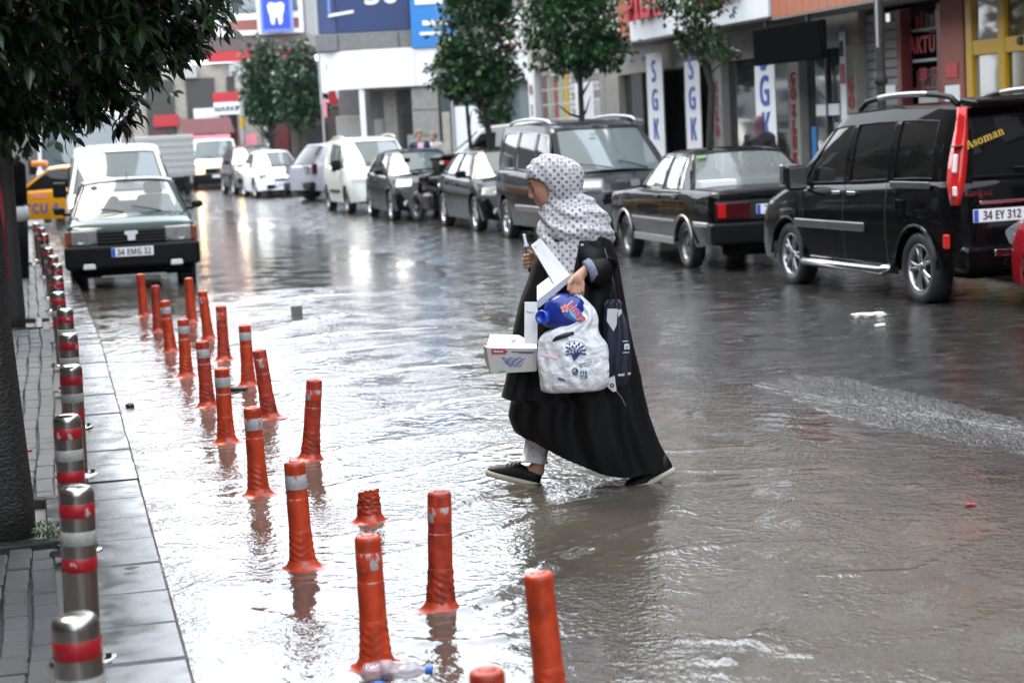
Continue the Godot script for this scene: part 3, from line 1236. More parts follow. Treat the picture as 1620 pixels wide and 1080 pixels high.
func build_facades() -> void:
	# yellow framed shopfront at the right edge
	var o := shop("yellow_shopfront", "shopfront with yellow door frames and pale glass at the right edge", "building", 20.6, 12.5)
	for s in [23.5, 22.62, 21.6, 20.6, 19.6, 18.6]:
		fb(o, "frame_post", "frame_yellow", s - 0.09, s + 0.09, 0.12, 3.35, 12.42, 12.58, 0.015)
	for i in 5:
		var a: float = [23.5, 22.62, 21.6, 20.6, 19.6][i]
		var b: float = [22.62, 21.6, 20.6, 19.6, 18.6][i]
		fb(o, "transom", "frame_yellow", b + 0.09, a - 0.09, 2.42, 2.62, 12.43, 12.57, 0.015)
		fb(o, "upper_pane", "yellow_glass" if i != 0 else "pale_glass", b + 0.09, a - 0.09, 2.62, 3.35, 12.48, 12.51, 0.003)
		fb(o, "door_pane", "pale_glass" if i == 0 else "yellow_glass", b + 0.09, a - 0.09, 0.15, 2.42, 12.48, 12.51, 0.003)
		if i == 0:
			fb(o, "white_strip", "panel_white", b + 0.1, a - 0.1, 1.66, 1.84, 12.46, 12.478, 0.003)
		else:
			part(o, "sensor", cylinder(0.06, 0.05, 0.05), mats["ink"], Vector3(-((a + b) / 2 - 20.6), 2.55, 0.09), Vector3(PI / 2, 0, 0))
	fb(o, "lintel", "wall_grey", 18.4, 23.6, 3.35, 3.7, 12.4, 12.9)
	upper_storeys(o, 18.4, 23.6, 3.7, 15.0, "wall_grey")

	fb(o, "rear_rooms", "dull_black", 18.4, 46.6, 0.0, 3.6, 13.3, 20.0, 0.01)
	fb(o, "ceiling_slab", "wall_dim", 18.4, 46.6, 3.36, 3.44, 12.6, 13.3, 0.005)

	# dark red shop with shelves
	o = shop("maroon_shop", "narrow dark red shop with shelves behind its window and a grey shutter", "building", 25.4, 12.5)
	fb(o, "pillar", "brick_red", 23.62, 24.28, 0.12, 3.3, 12.4, 12.7)
	fb(o, "notice", "panel_white", 23.72, 24.14, 1.55, 2.05, 12.385, 12.4, 0.003)
	fb(o, "notice", "sign_red", 23.76, 24.1, 2.15, 2.35, 12.385, 12.4, 0.003)
	for s in [24.36, 25.62]:
		fb(o, "frame_post", "frame_maroon", s - 0.07, s + 0.07, 0.12, 3.2, 12.42, 12.6)
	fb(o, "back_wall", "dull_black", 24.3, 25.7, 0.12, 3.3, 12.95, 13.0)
	for y in [1.0, 2.02, 2.42, 2.86]:
		fb(o, "shelf", "frame_maroon" if y < 2.1 else "pole_grey", 24.43, 25.55, y, y + 0.04, 12.6, 12.9, 0.005)
	for k in 7:
		var sx := 24.52 + k * 0.15
		fb(o, "shelf_goods", ["wall_brown", "frame_maroon", "sign_red", "wall_grey"][k % 4], sx, sx + 0.11, 2.9, 3.08 + 0.03 * (k % 3), 12.65, 12.8, 0.01)
		fb(o, "shelf_goods", ["frame_maroon", "wall_brown"][k % 2], sx, sx + 0.12, 2.06, 2.3 + 0.03 * (k % 2), 12.65, 12.8, 0.01)
	letters(o, "AKTÜEL", 0.24, "letter_red", 25.0, 2.66, 12.58, 0.01)
	letters(o, "30 - 70", 0.17, "letter_red", 24.95, 2.24, 12.58, 0.01)
	fb(o, "poster", "panel_grey", 24.6, 25.3, 1.75, 2.0, 12.56, 12.575, 0.003)
	fb(o, "door_panel", "frame_maroon", 24.5, 25.2, 0.2, 1.62, 12.5, 12.56)
	for k in 22:
		fb(o, "shutter_slat", "shutter_grey", 25.75, 27.0, 0.14 + k * 0.14, 0.14 + k * 0.14 + 0.128, 12.55, 12.58, 0.012)
	fb(o, "notice", "panel_white", 26.0, 26.5, 1.95, 2.12, 12.53, 12.548, 0.003)
	fb(o, "lintel", "wall_grey", 23.62, 27.05, 3.3, 3.7, 12.4, 12.9)
	upper_storeys(o, 23.62, 27.05, 3.7, 14.0, "wall_grey")

	# the optician between the two beige lettered pillars
	o = shop("optician_shop", "beige optician's shopfront with dark windows and red lettered pillars", "building", 33.2, 12.5)
	for c in [[27.08, 27.62], [29.3, 29.78], [32.9, 33.4], [39.1, 40.1]]:
		fb(o, "pillar", "beige_stone", c[0], c[1], 0.12, 2.78, 12.4, 12.8)
	fb(o, "white_strip", "panel_white", 27.42, 27.62, 0.6, 3.0, 12.385, 12.4, 0.003)
	fb(o, "notice", "sign_red", 27.43, 27.61, 2.2, 2.5, 12.37, 12.383, 0.003)
	fb(o, "notice", "ink", 27.46, 27.58, 2.62, 2.86, 12.37, 12.383, 0.003)
	fb(o, "fascia_band", "beige_stone", 27.05, 40.1, 2.78, 3.35, 12.45, 12.9)
	for s in [27.6, 28.4, 29.0, 31.2, 31.9, 35.0, 37.4, 38.2]:
		var arc := []
		for k in 13:
			var a := PI * 0.1 + k * PI * 0.8 / 12
			arc.append(Vector2(cos(a) * 0.14, sin(a) * 0.14))
		for k in 13:
			var a := PI * 0.9 - k * PI * 0.8 / 12
			arc.append(Vector2(cos(a) * 0.075, sin(a) * 0.075 + 0.02))
		part(o, "blue_crescent", prism(arc, 0.012), mats["letter_blue"], Vector3(-(s - 33.2), 2.98, 0.057))
	for w in [[27.62, 28.45], [28.45, 29.3], [29.78, 31.3], [31.3, 32.9], [36.5, 37.8], [37.8, 39.1]]:
		fb(o, "window_pane", "shop_glass", w[0] + 0.02, w[1] - 0.02, 0.3, 2.78, 12.55, 12.57, 0.003)
		fb(o, "mullion", "frame_dark", w[0] - 0.025, w[0] + 0.02, 0.3, 2.78, 12.5, 12.56, 0.005)
	fb(o, "plinth", "wall_grey", 27.62, 39.1, 0.12, 0.3, 12.46, 12.8)
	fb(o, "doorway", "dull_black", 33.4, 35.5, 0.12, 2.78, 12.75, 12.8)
	fb(o, "door", "wall_dim", 34.75, 35.5, 0.14, 2.3, 12.6, 12.64)
	fb(o, "white_display", "panel_white", 28.0, 28.9, 1.72, 1.9, 12.52, 12.545, 0.003)
	fb(o, "window_poster", "pole_grey", 27.7, 28.2, 0.8, 1.6, 12.53, 12.545, 0.003)
	fb(o, "window_poster", "panel_white", 30.75, 31.1, 2.05, 2.3, 12.53, 12.545, 0.003)
	fb(o, "window_poster", "panel_white", 30.8, 31.2, 1.35, 1.7, 12.53, 12.545, 0.003)
	fb(o, "window_poster", "banner_cyan", 28.95, 29.15, 0.9, 1.55, 12.53, 12.545, 0.003)
	for g in [["GÖZLÜK", 29.52, 2.36], ["GÖZLÜK", 27.24, 2.17], ["SILA Ç", 33.13, 2.34]]:
		for k in g[0].length():
			letters(o, g[0][k], 0.2, "letter_red", g[1], g[2] - k * 0.265, 12.385, 0.02, serif)
	upper_storeys(o, 27.05, 40.1, 3.35, 14.5, "wall_grey")

	# hung signs of the optician
	var n := 0
	for b in [[35.55, 36.5, 3.1], [33.45, 34.25, 2.85], [29.8, 30.68, 2.75]]:
		var lab: String = ["white hanging banner reading SGK, farthest of the three", "white SGK banner half hidden by the thin street tree", "white SGK banner beside the red lettered pillar, under the black signboard"][n]
		var g := shop("sgk_banner", lab, "banner", (b[0] + b[1]) / 2, 12.2)
		g.set_meta("group", "SGK banners of the optician")
		fb(g, "banner_cloth", "panel_white", b[0], b[1], 0.55, b[2], 12.18, 12.2, 0.004)
		for k in 3:
			letters(g, "SGK"[k], [0.42, 0.42, 0.5][n], "letter_blue", (b[0] + b[1]) / 2 - [0.7, 0.75, 0.8][n] * 0.0, [2.75, 2.72, 2.77][n] - k * [0.57, 0.57, 0.6][n], 12.172, 0.008)
		n += 1
	o = shop("black_signboard", "black unlit signboard hanging above the optician's window", "sign", 28.1, 11.75)
	fb(o, "panel", "dull_black", 26.74, 29.5, 2.58, 3.16, 11.7, 11.8, 0.02)
	fb(o, "bracket", "frame_dark", 27.3, 27.35, 3.16, 3.3, 11.72, 11.78)
	fb(o, "bracket", "frame_dark", 29.0, 29.05, 3.16, 3.3, 11.72, 11.78)

	# fascia boards over the pavement
	o = shop("orange_fascia", "long orange panelled fascia board above the optician and the maroon shop", "sign", 25.0, 11.8)
	for k in 24:
		fb(o, "panel", "panel_orange", 28.65 - (k + 1) * 0.31, 28.65 - k * 0.31 - 0.006, 3.3, 4.1, 11.7, 11.76, 0.008)
	fb(o, "soffit", "wall_dim", 21.2, 28.65, 3.27, 3.3, 11.7, 12.4, 0.003)
	o = shop("white_fascia_sign", "white fascia board with big red raised letters above the SGK banners", "sign", 32.4, 11.8)
	for k in 10:
		fb(o, "panel", "panel_white", 28.8 + k * 0.72, 28.8 + (k + 1) * 0.72 - 0.008, 3.34, 4.7, 11.7, 11.76, 0.008)
	fb(o, "soffit", "frame_dark", 28.8, 36.0, 3.3, 3.34, 11.7, 12.45, 0.003)
	letters(o, "PILA", 0.62, "sign_red", 34.9, 4.02, 11.63, 0.12)
	letters(o, "KTIM", 0.62, "sign_red", 31.0, 4.02, 11.63, 0.12)
	o = shop("orange_edge_sign", "orange curved sign edge beside the white fascia board", "sign", 36.4, 11.75)
	part(o, "orange_band", prism([Vector2(-0.25, -0.65), Vector2(0.35, -0.75), Vector2(0.35, 1.0), Vector2(-0.75, 1.0), Vector2(-0.5, 0.5), Vector2(-0.42, 0.1)], 0.1), mats["panel_orange"], Vector3(0, 4.05, 0))
	part(o, "white_panel", prism([Vector2(-2.0, -0.62), Vector2(-0.26, -0.7), Vector2(-0.43, 0.1), Vector2(-0.52, 0.5), Vector2(-0.76, 1.0), Vector2(-2.0, 1.0)], 0.08), mats["panel_white"], Vector3(0, 4.05, 0))
	part(o, "orange_stripe", prism([Vector2(-1.4, -0.2), Vector2(-0.5, -0.1), Vector2(-0.5, 0.0), Vector2(-1.4, -0.1)], 0.02), mats["panel_orange"], Vector3(0, 4.05, 0.055))
	part(o, "black_stripe", prism([Vector2(-0.85, 0.0), Vector2(-0.55, 0.0), Vector2(-0.6, 0.55), Vector2(-0.95, 1.0), Vector2(-1.15, 1.0), Vector2(-0.88, 0.5)], 0.02), mats["ink"], Vector3(0, 4.05, 0.055))

	# the shop with a painted shutter, and its E sign
	o = shop("shutter_shop", "shop with a striped roller shutter behind the dark minivan", "building", 43.3, 12.5)
	fb(o, "pillar", "beige_stone", 40.12, 40.5, 0.12, 3.2, 12.4, 12.8)
	fb(o, "pillar", "panel_white", 46.0, 46.6, 0.12, 3.2, 12.4, 12.8)
	for k in 24:
		fb(o, "shutter_slat", "shutter_pale", 43.2, 46.0, 0.14 + k * 0.125, 0.14 + k * 0.125 + 0.112, 12.55, 12.58, 0.012)
		fb(o, "shutter_slat", "shutter_pale" if k % 3 else "shutter_grey", 40.5, 43.2, 0.14 + k * 0.125, 0.14 + k * 0.125 + 0.112, 12.55, 12.58, 0.012)
	for c in [[45.4, 45.8, "frame_maroon"], [44.9, 45.3, "leaf_poster"], [44.4, 44.75, "letter_red"], [43.9, 44.3, "leaf_poster"], [43.45, 43.85, "frame_yellow"]]:
		for k in 6:
			fb(o, "painted_stripe", c[2], c[0], c[1], 0.9 + k * 0.36, 0.9 + k * 0.36 + 0.3, 12.535, 12.548, 0.003)
	fb(o, "poster", "panel_white", 41.4, 42.9, 1.7, 2.75, 12.535, 12.548, 0.003)
	fb(o, "poster", "panel_grey", 40.55, 41.3, 1.4, 2.3, 12.535, 12.548, 0.003)
	for k in 3:
		letters(o, "OIY"[k], 0.26, "letter_red", 46.3, 2.7 - k * 0.5, 12.385, 0.012)
	upper_storeys(o, 40.12, 46.6, 3.2, 13.0, "wall_cream")
	o = shop("letter_sign", "square white sign with an orange letter E between two street trees", "sign", 45.2, 11.7)
	fb(o, "panel", "panel_white", 44.2, 46.2, 3.45, 4.5, 11.66, 11.76, 0.02)
	for e in [[44.4, 46.0, 4.32, 4.37], [44.4, 46.0, 3.58, 3.63]]:
		fb(o, "border", "panel_orange", e[0], e[1], e[2], e[3], 11.645, 11.66, 0.003)
	for e in [44.4, 45.95]:
		fb(o, "border", "panel_orange", e, e + 0.05, 3.632, 4.318, 11.645, 11.66, 0.003)
	letters(o, "E", 0.6, "panel_orange", 45.2, 3.97, 11.64, 0.03, serif)
	fb(o, "lamp_box", "panel_white", 44.7, 45.4, 3.2, 3.33, 11.6, 11.7, 0.02)

	# left side of the street: nothing of it shows but its shade and its mirror image
	o = shop("left_frontage", "grey building row along the left pavement behind the trees", "building", 20.0, -4.0)
	for k in 5:
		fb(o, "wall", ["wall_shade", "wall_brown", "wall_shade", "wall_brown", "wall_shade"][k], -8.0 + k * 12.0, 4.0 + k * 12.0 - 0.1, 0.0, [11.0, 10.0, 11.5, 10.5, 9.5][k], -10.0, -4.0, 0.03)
		for f in 2:
			for i in 4:
				var c := -8.0 + k * 12.0 + 1.5 + i * 3.0
				var w := fb(o, "window", "frame_dark", c - 0.7, c + 0.7, 1.0 + f * 3.2, 2.6 + f * 3.2, -4.04, -3.94)
				part(w, "pane", rbox(Vector3(1.28, 1.48, 0.02), 0.004), mats["shop_glass"], Vector3(0, 0, -0.056))


	# the street goes on behind the camera: plain blocks that its cars and wet road mirror
	o = shop("near_frontage", "plain grey building row nearer than the yellow shopfront on the right", "building", -10.0, 12.5)
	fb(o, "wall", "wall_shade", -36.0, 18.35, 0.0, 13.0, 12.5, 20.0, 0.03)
	for f in 4:
		for i in 12:
			var w := fb(o, "window", "frame_dark", -34.0 + i * 4.2, -32.2 + i * 4.2, 0.8 + f * 3.2, 2.6 + f * 3.2, 12.42, 12.56)
			part(w, "pane", rbox(Vector3(1.68, 1.68, 0.02), 0.004), mats["shop_glass"], Vector3(0, 0, 0.065))
	o = shop("end_frontage", "dark building row closing the street behind the camera", "building", -48.0, 4.0)
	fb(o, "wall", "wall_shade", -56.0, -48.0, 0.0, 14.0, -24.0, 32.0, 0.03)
	for i in 12:
		fb(o, "window", "panel_grey", -48.02, -47.9, 4.0, 6.0, -22.0 + i * 4.4, -20.0 + i * 4.4)


func wb(o: Node3D, called: String, m: String, x0: float, x1: float, y0: float, y1: float, z0: float, z1: float, r := 0.015) -> MeshInstance3D:
	return part(o, called, rbox(Vector3(x1 - x0, y1 - y0, absf(z1 - z0)), r), mats[m], Vector3((x0 + x1) / 2, (y0 + y1) / 2, (z0 + z1) / 2) - Vector3(o.position.x, 0, o.position.z))


func build_far_buildings() -> void:
	# corner building with the white fascia: frontal, 60 m away
	var o := thing("corner_building", "corner building with curved white fascia, grey columns and a blue hoarding above", "building", Vector3(-1.5, 0, -60))
	for k in 5:
		var a: float = [-4.3, -2.6, -0.9, 0.8, 2.5][k]
		wb(o, "fascia_panel", "panel_white", a, a + 1.69, 3.25, 4.45, -60.0, -60.1, 0.02)
	var s := begin()
	patch(s, 14, 1, func(u, v):
		var a: float = u * 1.25
		return Vector3(-2.8 - sin(a) * 1.5, 3.25 + v * 1.2, -1.55 + cos(a) * 1.5))
	part(o, "curved_fascia", done(s), mats["panel_white"])
	wb(o, "fascia_clock", "ink", -5.45, -5.2, 3.85, 4.1, -60.55, -60.6)
	wb(o, "soffit", "wall_dim", -4.3, 4.0, 3.2, 3.25, -60.1, -62.0)
	wb(o, "concrete_band", "concrete", -5.7, 4.2, 4.46, 5.0, -60.15, -62.0, 0.03)
	wb(o, "storey", "wall_grey", -5.6, 4.2, 5.0, 8.6, -60.5, -70.0, 0.03)
	wb(o, "hoarding", "hoarding_blue", -5.0, -2.7, 5.02, 8.5, -60.25, -60.45)
	wb(o, "hoarding", "hoarding_pale", -5.6, -5.02, 5.02, 8.5, -60.35, -60.5)
	part(o, "lettering", words("50", 0.75, 0.03), mats["panel_white"], Vector3(-3.55 + 1.5, 6.22, -0.23))
	part(o, "logo_bar", prism([Vector2(-0.5, -0.1), Vector2(0.3, 0.0), Vector2(0.3, 0.09), Vector2(-0.5, -0.01)], 0.03), mats["panel_white"], Vector3(-4.75 + 1.5, 5.62, -0.23))
	part(o, "logo_bar", prism([Vector2(-0.5, 0), Vector2(-0.42, 0), Vector2(-0.42, 0.6), Vector2(-0.5, 0.6)], 0.03), mats["sign_paleblue"], Vector3(-4.75 + 1.5, 5.65, -0.23))
	wb(o, "cyan_banner", "banner_cyan", -2.66, -1.2, 4.42, 8.5, -59.9, -59.97)
	wb(o, "banner_text", "panel_white", -2.5, -1.5, 5.75, 5.95, -59.87, -59.895, 0.003)
	wb(o, "banner_text", "panel_white", -2.3, -1.5, 5.1, 5.25, -59.87, -59.895, 0.003)
	wb(o, "banner_text", "panel_white", -2.4, -1.6, 4.8, 4.9, -59.87, -59.895, 0.003)
	wb(o, "corner_post", "panel_white", -4.42, -4.25, 0.1, 3.25, -60.1, -60.3)
	wb(o, "column", "beige_stone", -3.72, -3.3, 0.1, 3.2, -61.0, -61.4)
	wb(o, "column", "beige_stone", -2.78, -1.95, 0.1, 3.2, -60.15, -60.8)
	wb(o, "recess_wall", "wall_dim", -4.25, -1.95, 0.1, 3.2, -62.0, -62.2)
	wb(o, "door", "frame_dark", -3.2, -2.85, 0.1, 2.4, -61.8, -61.95)
	wb(o, "shop_window", "glass_pale", -1.9, 0.9, 0.4, 3.2, -60.3, -60.34, 0.004)
	wb(o, "window_poster", "panel_white", -1.45, -0.15, 0.8, 2.55, -60.2, -60.26, 0.004)
	wb(o, "window_poster", "wall_cream", -1.85, -1.6, 1.0, 2.4, -60.2, -60.26, 0.004)
	wb(o, "mullion", "pole_grey", -1.55, -1.48, 0.4, 3.2, -60.1, -60.25)
	wb(o, "side_wall", "wall_dim", 0.9, 4.2, 0.1, 3.2, -60.3, -60.6)
	for k in 3:
		wb(o, "air_conditioner", "panel_grey", -2.4 + k * 1.9, -1.7 + k * 1.9, 5.2 + 0.9 * k, 5.7 + 0.9 * k, -60.2, -60.5, 0.03)
	wb(o, "drainpipe", "pole_grey", -5.66, -5.58, 2.8, 8.6, -60.2, -60.3, 0.03)
	for k in 5:
		wb(o, "band_joint", "frame_dark", -5.0 + k * 1.9, -4.97 + k * 1.9, 4.5, 4.98, -60.13, -60.16, 0.004)
	for k in 3:
		wb(o, "column_joint", "frame_dark", -2.77, -1.96, 0.9 + k * 0.8, 0.915 + k * 0.8, -60.13, -60.16, 0.003)
	wb(o, "wall_notice", "panel_white", -3.05, -2.82, 1.3, 1.75, -61.7, -61.78, 0.003)
	wb(o, "shop_door", "panel_grey", -4.1, -3.8, 0.1, 2.3, -61.9, -61.99)
	wb(o, "back_wall", "wall_grey", -5.4, 4.2, 0.1, 4.5, -64.0, -64.3)

	# beige building with the red fascia and a bay of windows, 82 m away
	o = thing("beige_building", "beige apartment building with a red fascia strip over its ground floor shops", "building", Vector3(-12, 0, -82))
	wb(o, "wall", "wall_cream", -20.0, -8.15, 0, 5.2, -82.3, -90.0, 0.03)
	wb(o, "band", "wall_brown", -20.0, -8.15, 5.66, 6.3, -82.1, -90.0, 0.03)
	wb(o, "red_fascia", "sign_red", -12.4, -8.2, 5.22, 5.65, -81.9, -82.3)
	wb(o, "storey", "wall_grey", -20.0, -8.15, 6.3, 9.2, -82.6, -90.0, 0.03)
	for k in 4:
		var x := -15.4 + k * 1.8
		var w := wb(o, "window", "panel_white", x, x + 1.72, 6.4, 8.9, -82.35, -82.6)
		part(w, "pane", rbox(Vector3(1.4, 1.5, 0.03), 0.004), mats["glass_pale"], Vector3(0, 0.35, 0.13))
		part(w, "sill_panel", rbox(Vector3(1.4, 0.45, 0.03), 0.004), mats["brick_red"], Vector3(0, -0.9, 0.13))
	wb(o, "window_sill", "panel_white", -15.5, -8.3, 6.3, 6.42, -82.0, -82.6)
	for k in 4:
		var x := -15.2 + k * 1.75
		wb(o, "shop_opening", "frame_dark", x, x + 1.2, 0.1, 4.6, -82.1, -82.32)
		wb(o, "shop_door", "frame_maroon", x + 0.2, x + 0.8, 0.1, 2.4, -82.0, -82.12)
	wb(o, "pilaster", "wall_cream", -11.3, -10.3, 0, 5.2, -81.9, -82.3)
	wb(o, "side_building", "wall_dim", -40.0, -20.0, 0, 7.5, -78.0, -90.0, 0.03)
	for k in 3:
		wb(o, "air_conditioner", "panel_grey", -13.6 + k * 2.1, -12.9 + k * 2.1, 4.6, 5.1, -81.85, -82.2, 0.03)
		wb(o, "shop_board", ["sign_red", "panel_white", "wall_brown"][k], -14.9 + k * 1.75, -13.8 + k * 1.75, 2.6 + 0.2 * k, 3.1 + 0.2 * k, -81.9, -82.05)
	wb(o, "downpipe", "pole_grey", -10.2, -10.08, 0.0, 5.2, -81.8, -81.95, 0.03)
	wb(o, "wall_poster", "print_pink", -11.2, -10.5, 1.2, 2.1, -81.85, -81.9, 0.004)
	o = thing("tooth_sign", "square blue lightbox sign with a white tooth on the beige building", "sign", Vector3(-9.3, 6.35, -81.6))
	part(o, "box", rbox(Vector3(1.38, 1.55, 0.2), 0.04), mats["sign_paleblue"], Vector3(0, 0.78, 0))
	part(o, "face", rbox(Vector3(1.14, 1.3, 0.02), 0.005), mats["sign_blue"], Vector3(0, 0.78, 0.11))
	part(o, "tooth", prism([Vector2(-0.36, 0.36), Vector2(-0.26, 0.46), Vector2(-0.1, 0.44), Vector2(0, 0.40), Vector2(0.1, 0.44), Vector2(0.26, 0.46), Vector2(0.36, 0.34), Vector2(0.33, 0.1), Vector2(0.26, -0.1), Vector2(0.25, -0.35), Vector2(0.19, -0.47), Vector2(0.1, -0.46), Vector2(0.06, -0.2), Vector2(0.0, -0.12), Vector2(-0.06, -0.2), Vector2(-0.1, -0.46), Vector2(-0.19, -0.47), Vector2(-0.25, -0.35), Vector2(-0.26, -0.1), Vector2(-0.33, 0.1)], 0.02), mats["panel_white"], Vector3(0, 0.78, 0.13))
	part(o, "bracket", rbox(Vector3(0.1, 0.1, 0.9), 0.01), mats["panel_white"], Vector3(0, 0.2, -0.5))
	o = thing("shop_sign", "red and white shop sign left of the leafy trees", "sign", Vector3(-11.55, 3.0, -81.3))
	part(o, "panel", rbox(Vector3(1.25, 0.95, 0.15), 0.02), mats["panel_white"], Vector3(0, 0.45, 0))
	part(o, "red_band", rbox(Vector3(1.25, 0.42, 0.02), 0.005), mats["sign_red"], Vector3(0, 0.72, 0.086))
	part(o, "lettering", words("MARKET", 0.22, 0.02), mats["ink"], Vector3(0, 0.22, 0.085))
	o = thing("red_awning", "dark red sloping shop awning behind the far white van", "awning", Vector3(-12.3, 2.1, -80.8))
	part(o, "canopy", prism([Vector2(-1.2, 0), Vector2(1.0, 0), Vector2(0.8, 0.75), Vector2(-1.3, 0.75)], 0.04), mats["frame_maroon"], Vector3(0, 0.1, 0), Vector3(-0.5, 0, 0))
	part(o, "valance", rbox(Vector3(2.1, 0.3, 0.03), 0.005), mats["print_pink"], Vector3(-0.2, -0.1, 0.25))

	# street signs and poles in the far street
	o = thing("street_sign", "street name sign with a red upper board on a grey pole", "sign", Vector3(-6.7, 0, -72))
	part(o, "pole", cylinder(0.04, 0.04, 4.2), mats["pole_grey"], Vector3(0, 2.1, 0))
	part(o, "upper_board", rbox(Vector3(0.85, 0.26, 0.03), 0.005), mats["sign_red"], Vector3(0.45, 3.82, 0))
	part(o, "lower_board", rbox(Vector3(0.95, 0.2, 0.03), 0.005), mats["panel_white"], Vector3(0.5, 3.55, 0))
	part(o, "side_plate", rbox(Vector3(0.12, 0.7, 0.03), 0.005), mats["print_pink"], Vector3(0.1, 2.9, 0.03))
	o = thing("lamp_post", "pale grey lamp post with a yellow band beside the leafy trees", "pole", Vector3(-10.7, 0, -79))
	part(o, "pole", cylinder(0.09, 0.08, 4.0), mats["pole_grey"], Vector3(0, 2.0, 0))
	part(o, "yellow_band", cylinder(0.095, 0.095, 0.5), mats["frame_yellow"], Vector3(0, 2.6, 0))
	part(o, "arm", rbox(Vector3(0.35, 0.08, 0.1), 0.02), mats["frame_dark"], Vector3(-0.15, 3.95, 0))
	o = thing("red_shop_sign", "red and white shop sign partly hidden by the corner building's white post", "sign", Vector3(-5.2, 2.9, -66))
	part(o, "panel", rbox(Vector3(1.4, 0.8, 0.1), 0.02), mats["sign_red"], Vector3(0, 0.4, 0))
	part(o, "white_mark", prism([Vector2(-0.5, 0.3), Vector2(-0.3, 0.3), Vector2(-0.1, -0.1), Vector2(0.1, 0.3), Vector2(0.5, 0.3), Vector2(0.3, -0.2), Vector2(-0.4, -0.2)], 0.02), mats["panel_white"], Vector3(0, 0.4, 0.06))
	o = thing("kiosk_cabinet", "cream street cabinet standing left of the corner building's columns", "cabinet", Vector3(-4.95, 0, -62.5))
	part(o, "box", rbox(Vector3(0.85, 2.4, 0.5), 0.03), mats["wall_cream"], Vector3(0, 1.25, 0))
	part(o, "door", rbox(Vector3(0.7, 2.1, 0.02), 0.005), mats["panel_grey"], Vector3(0, 1.2, 0.26))
	o = thing("back_frontage", "brown shop row in shade between the street sign and the corner building", "building", Vector3(-6.0, 0, -76))
	part(o, "wall", rbox(Vector3(5.0, 3.0, 4.0), 0.03), mats["wall_brown"], Vector3(0, 1.5, -3))
	part(o, "parapet", rbox(Vector3(5.1, 0.2, 4.1), 0.03), mats["wall_grey"], Vector3(0, 3.1, -3))
	for k in 3:
		part(o, "shop_opening", rbox(Vector3(1.2, 2.3, 0.1), 0.01), mats["frame_dark"], Vector3(-1.6 + k * 1.6, 1.2, -0.98))


# ---------------------------------------------------------------- vehicles

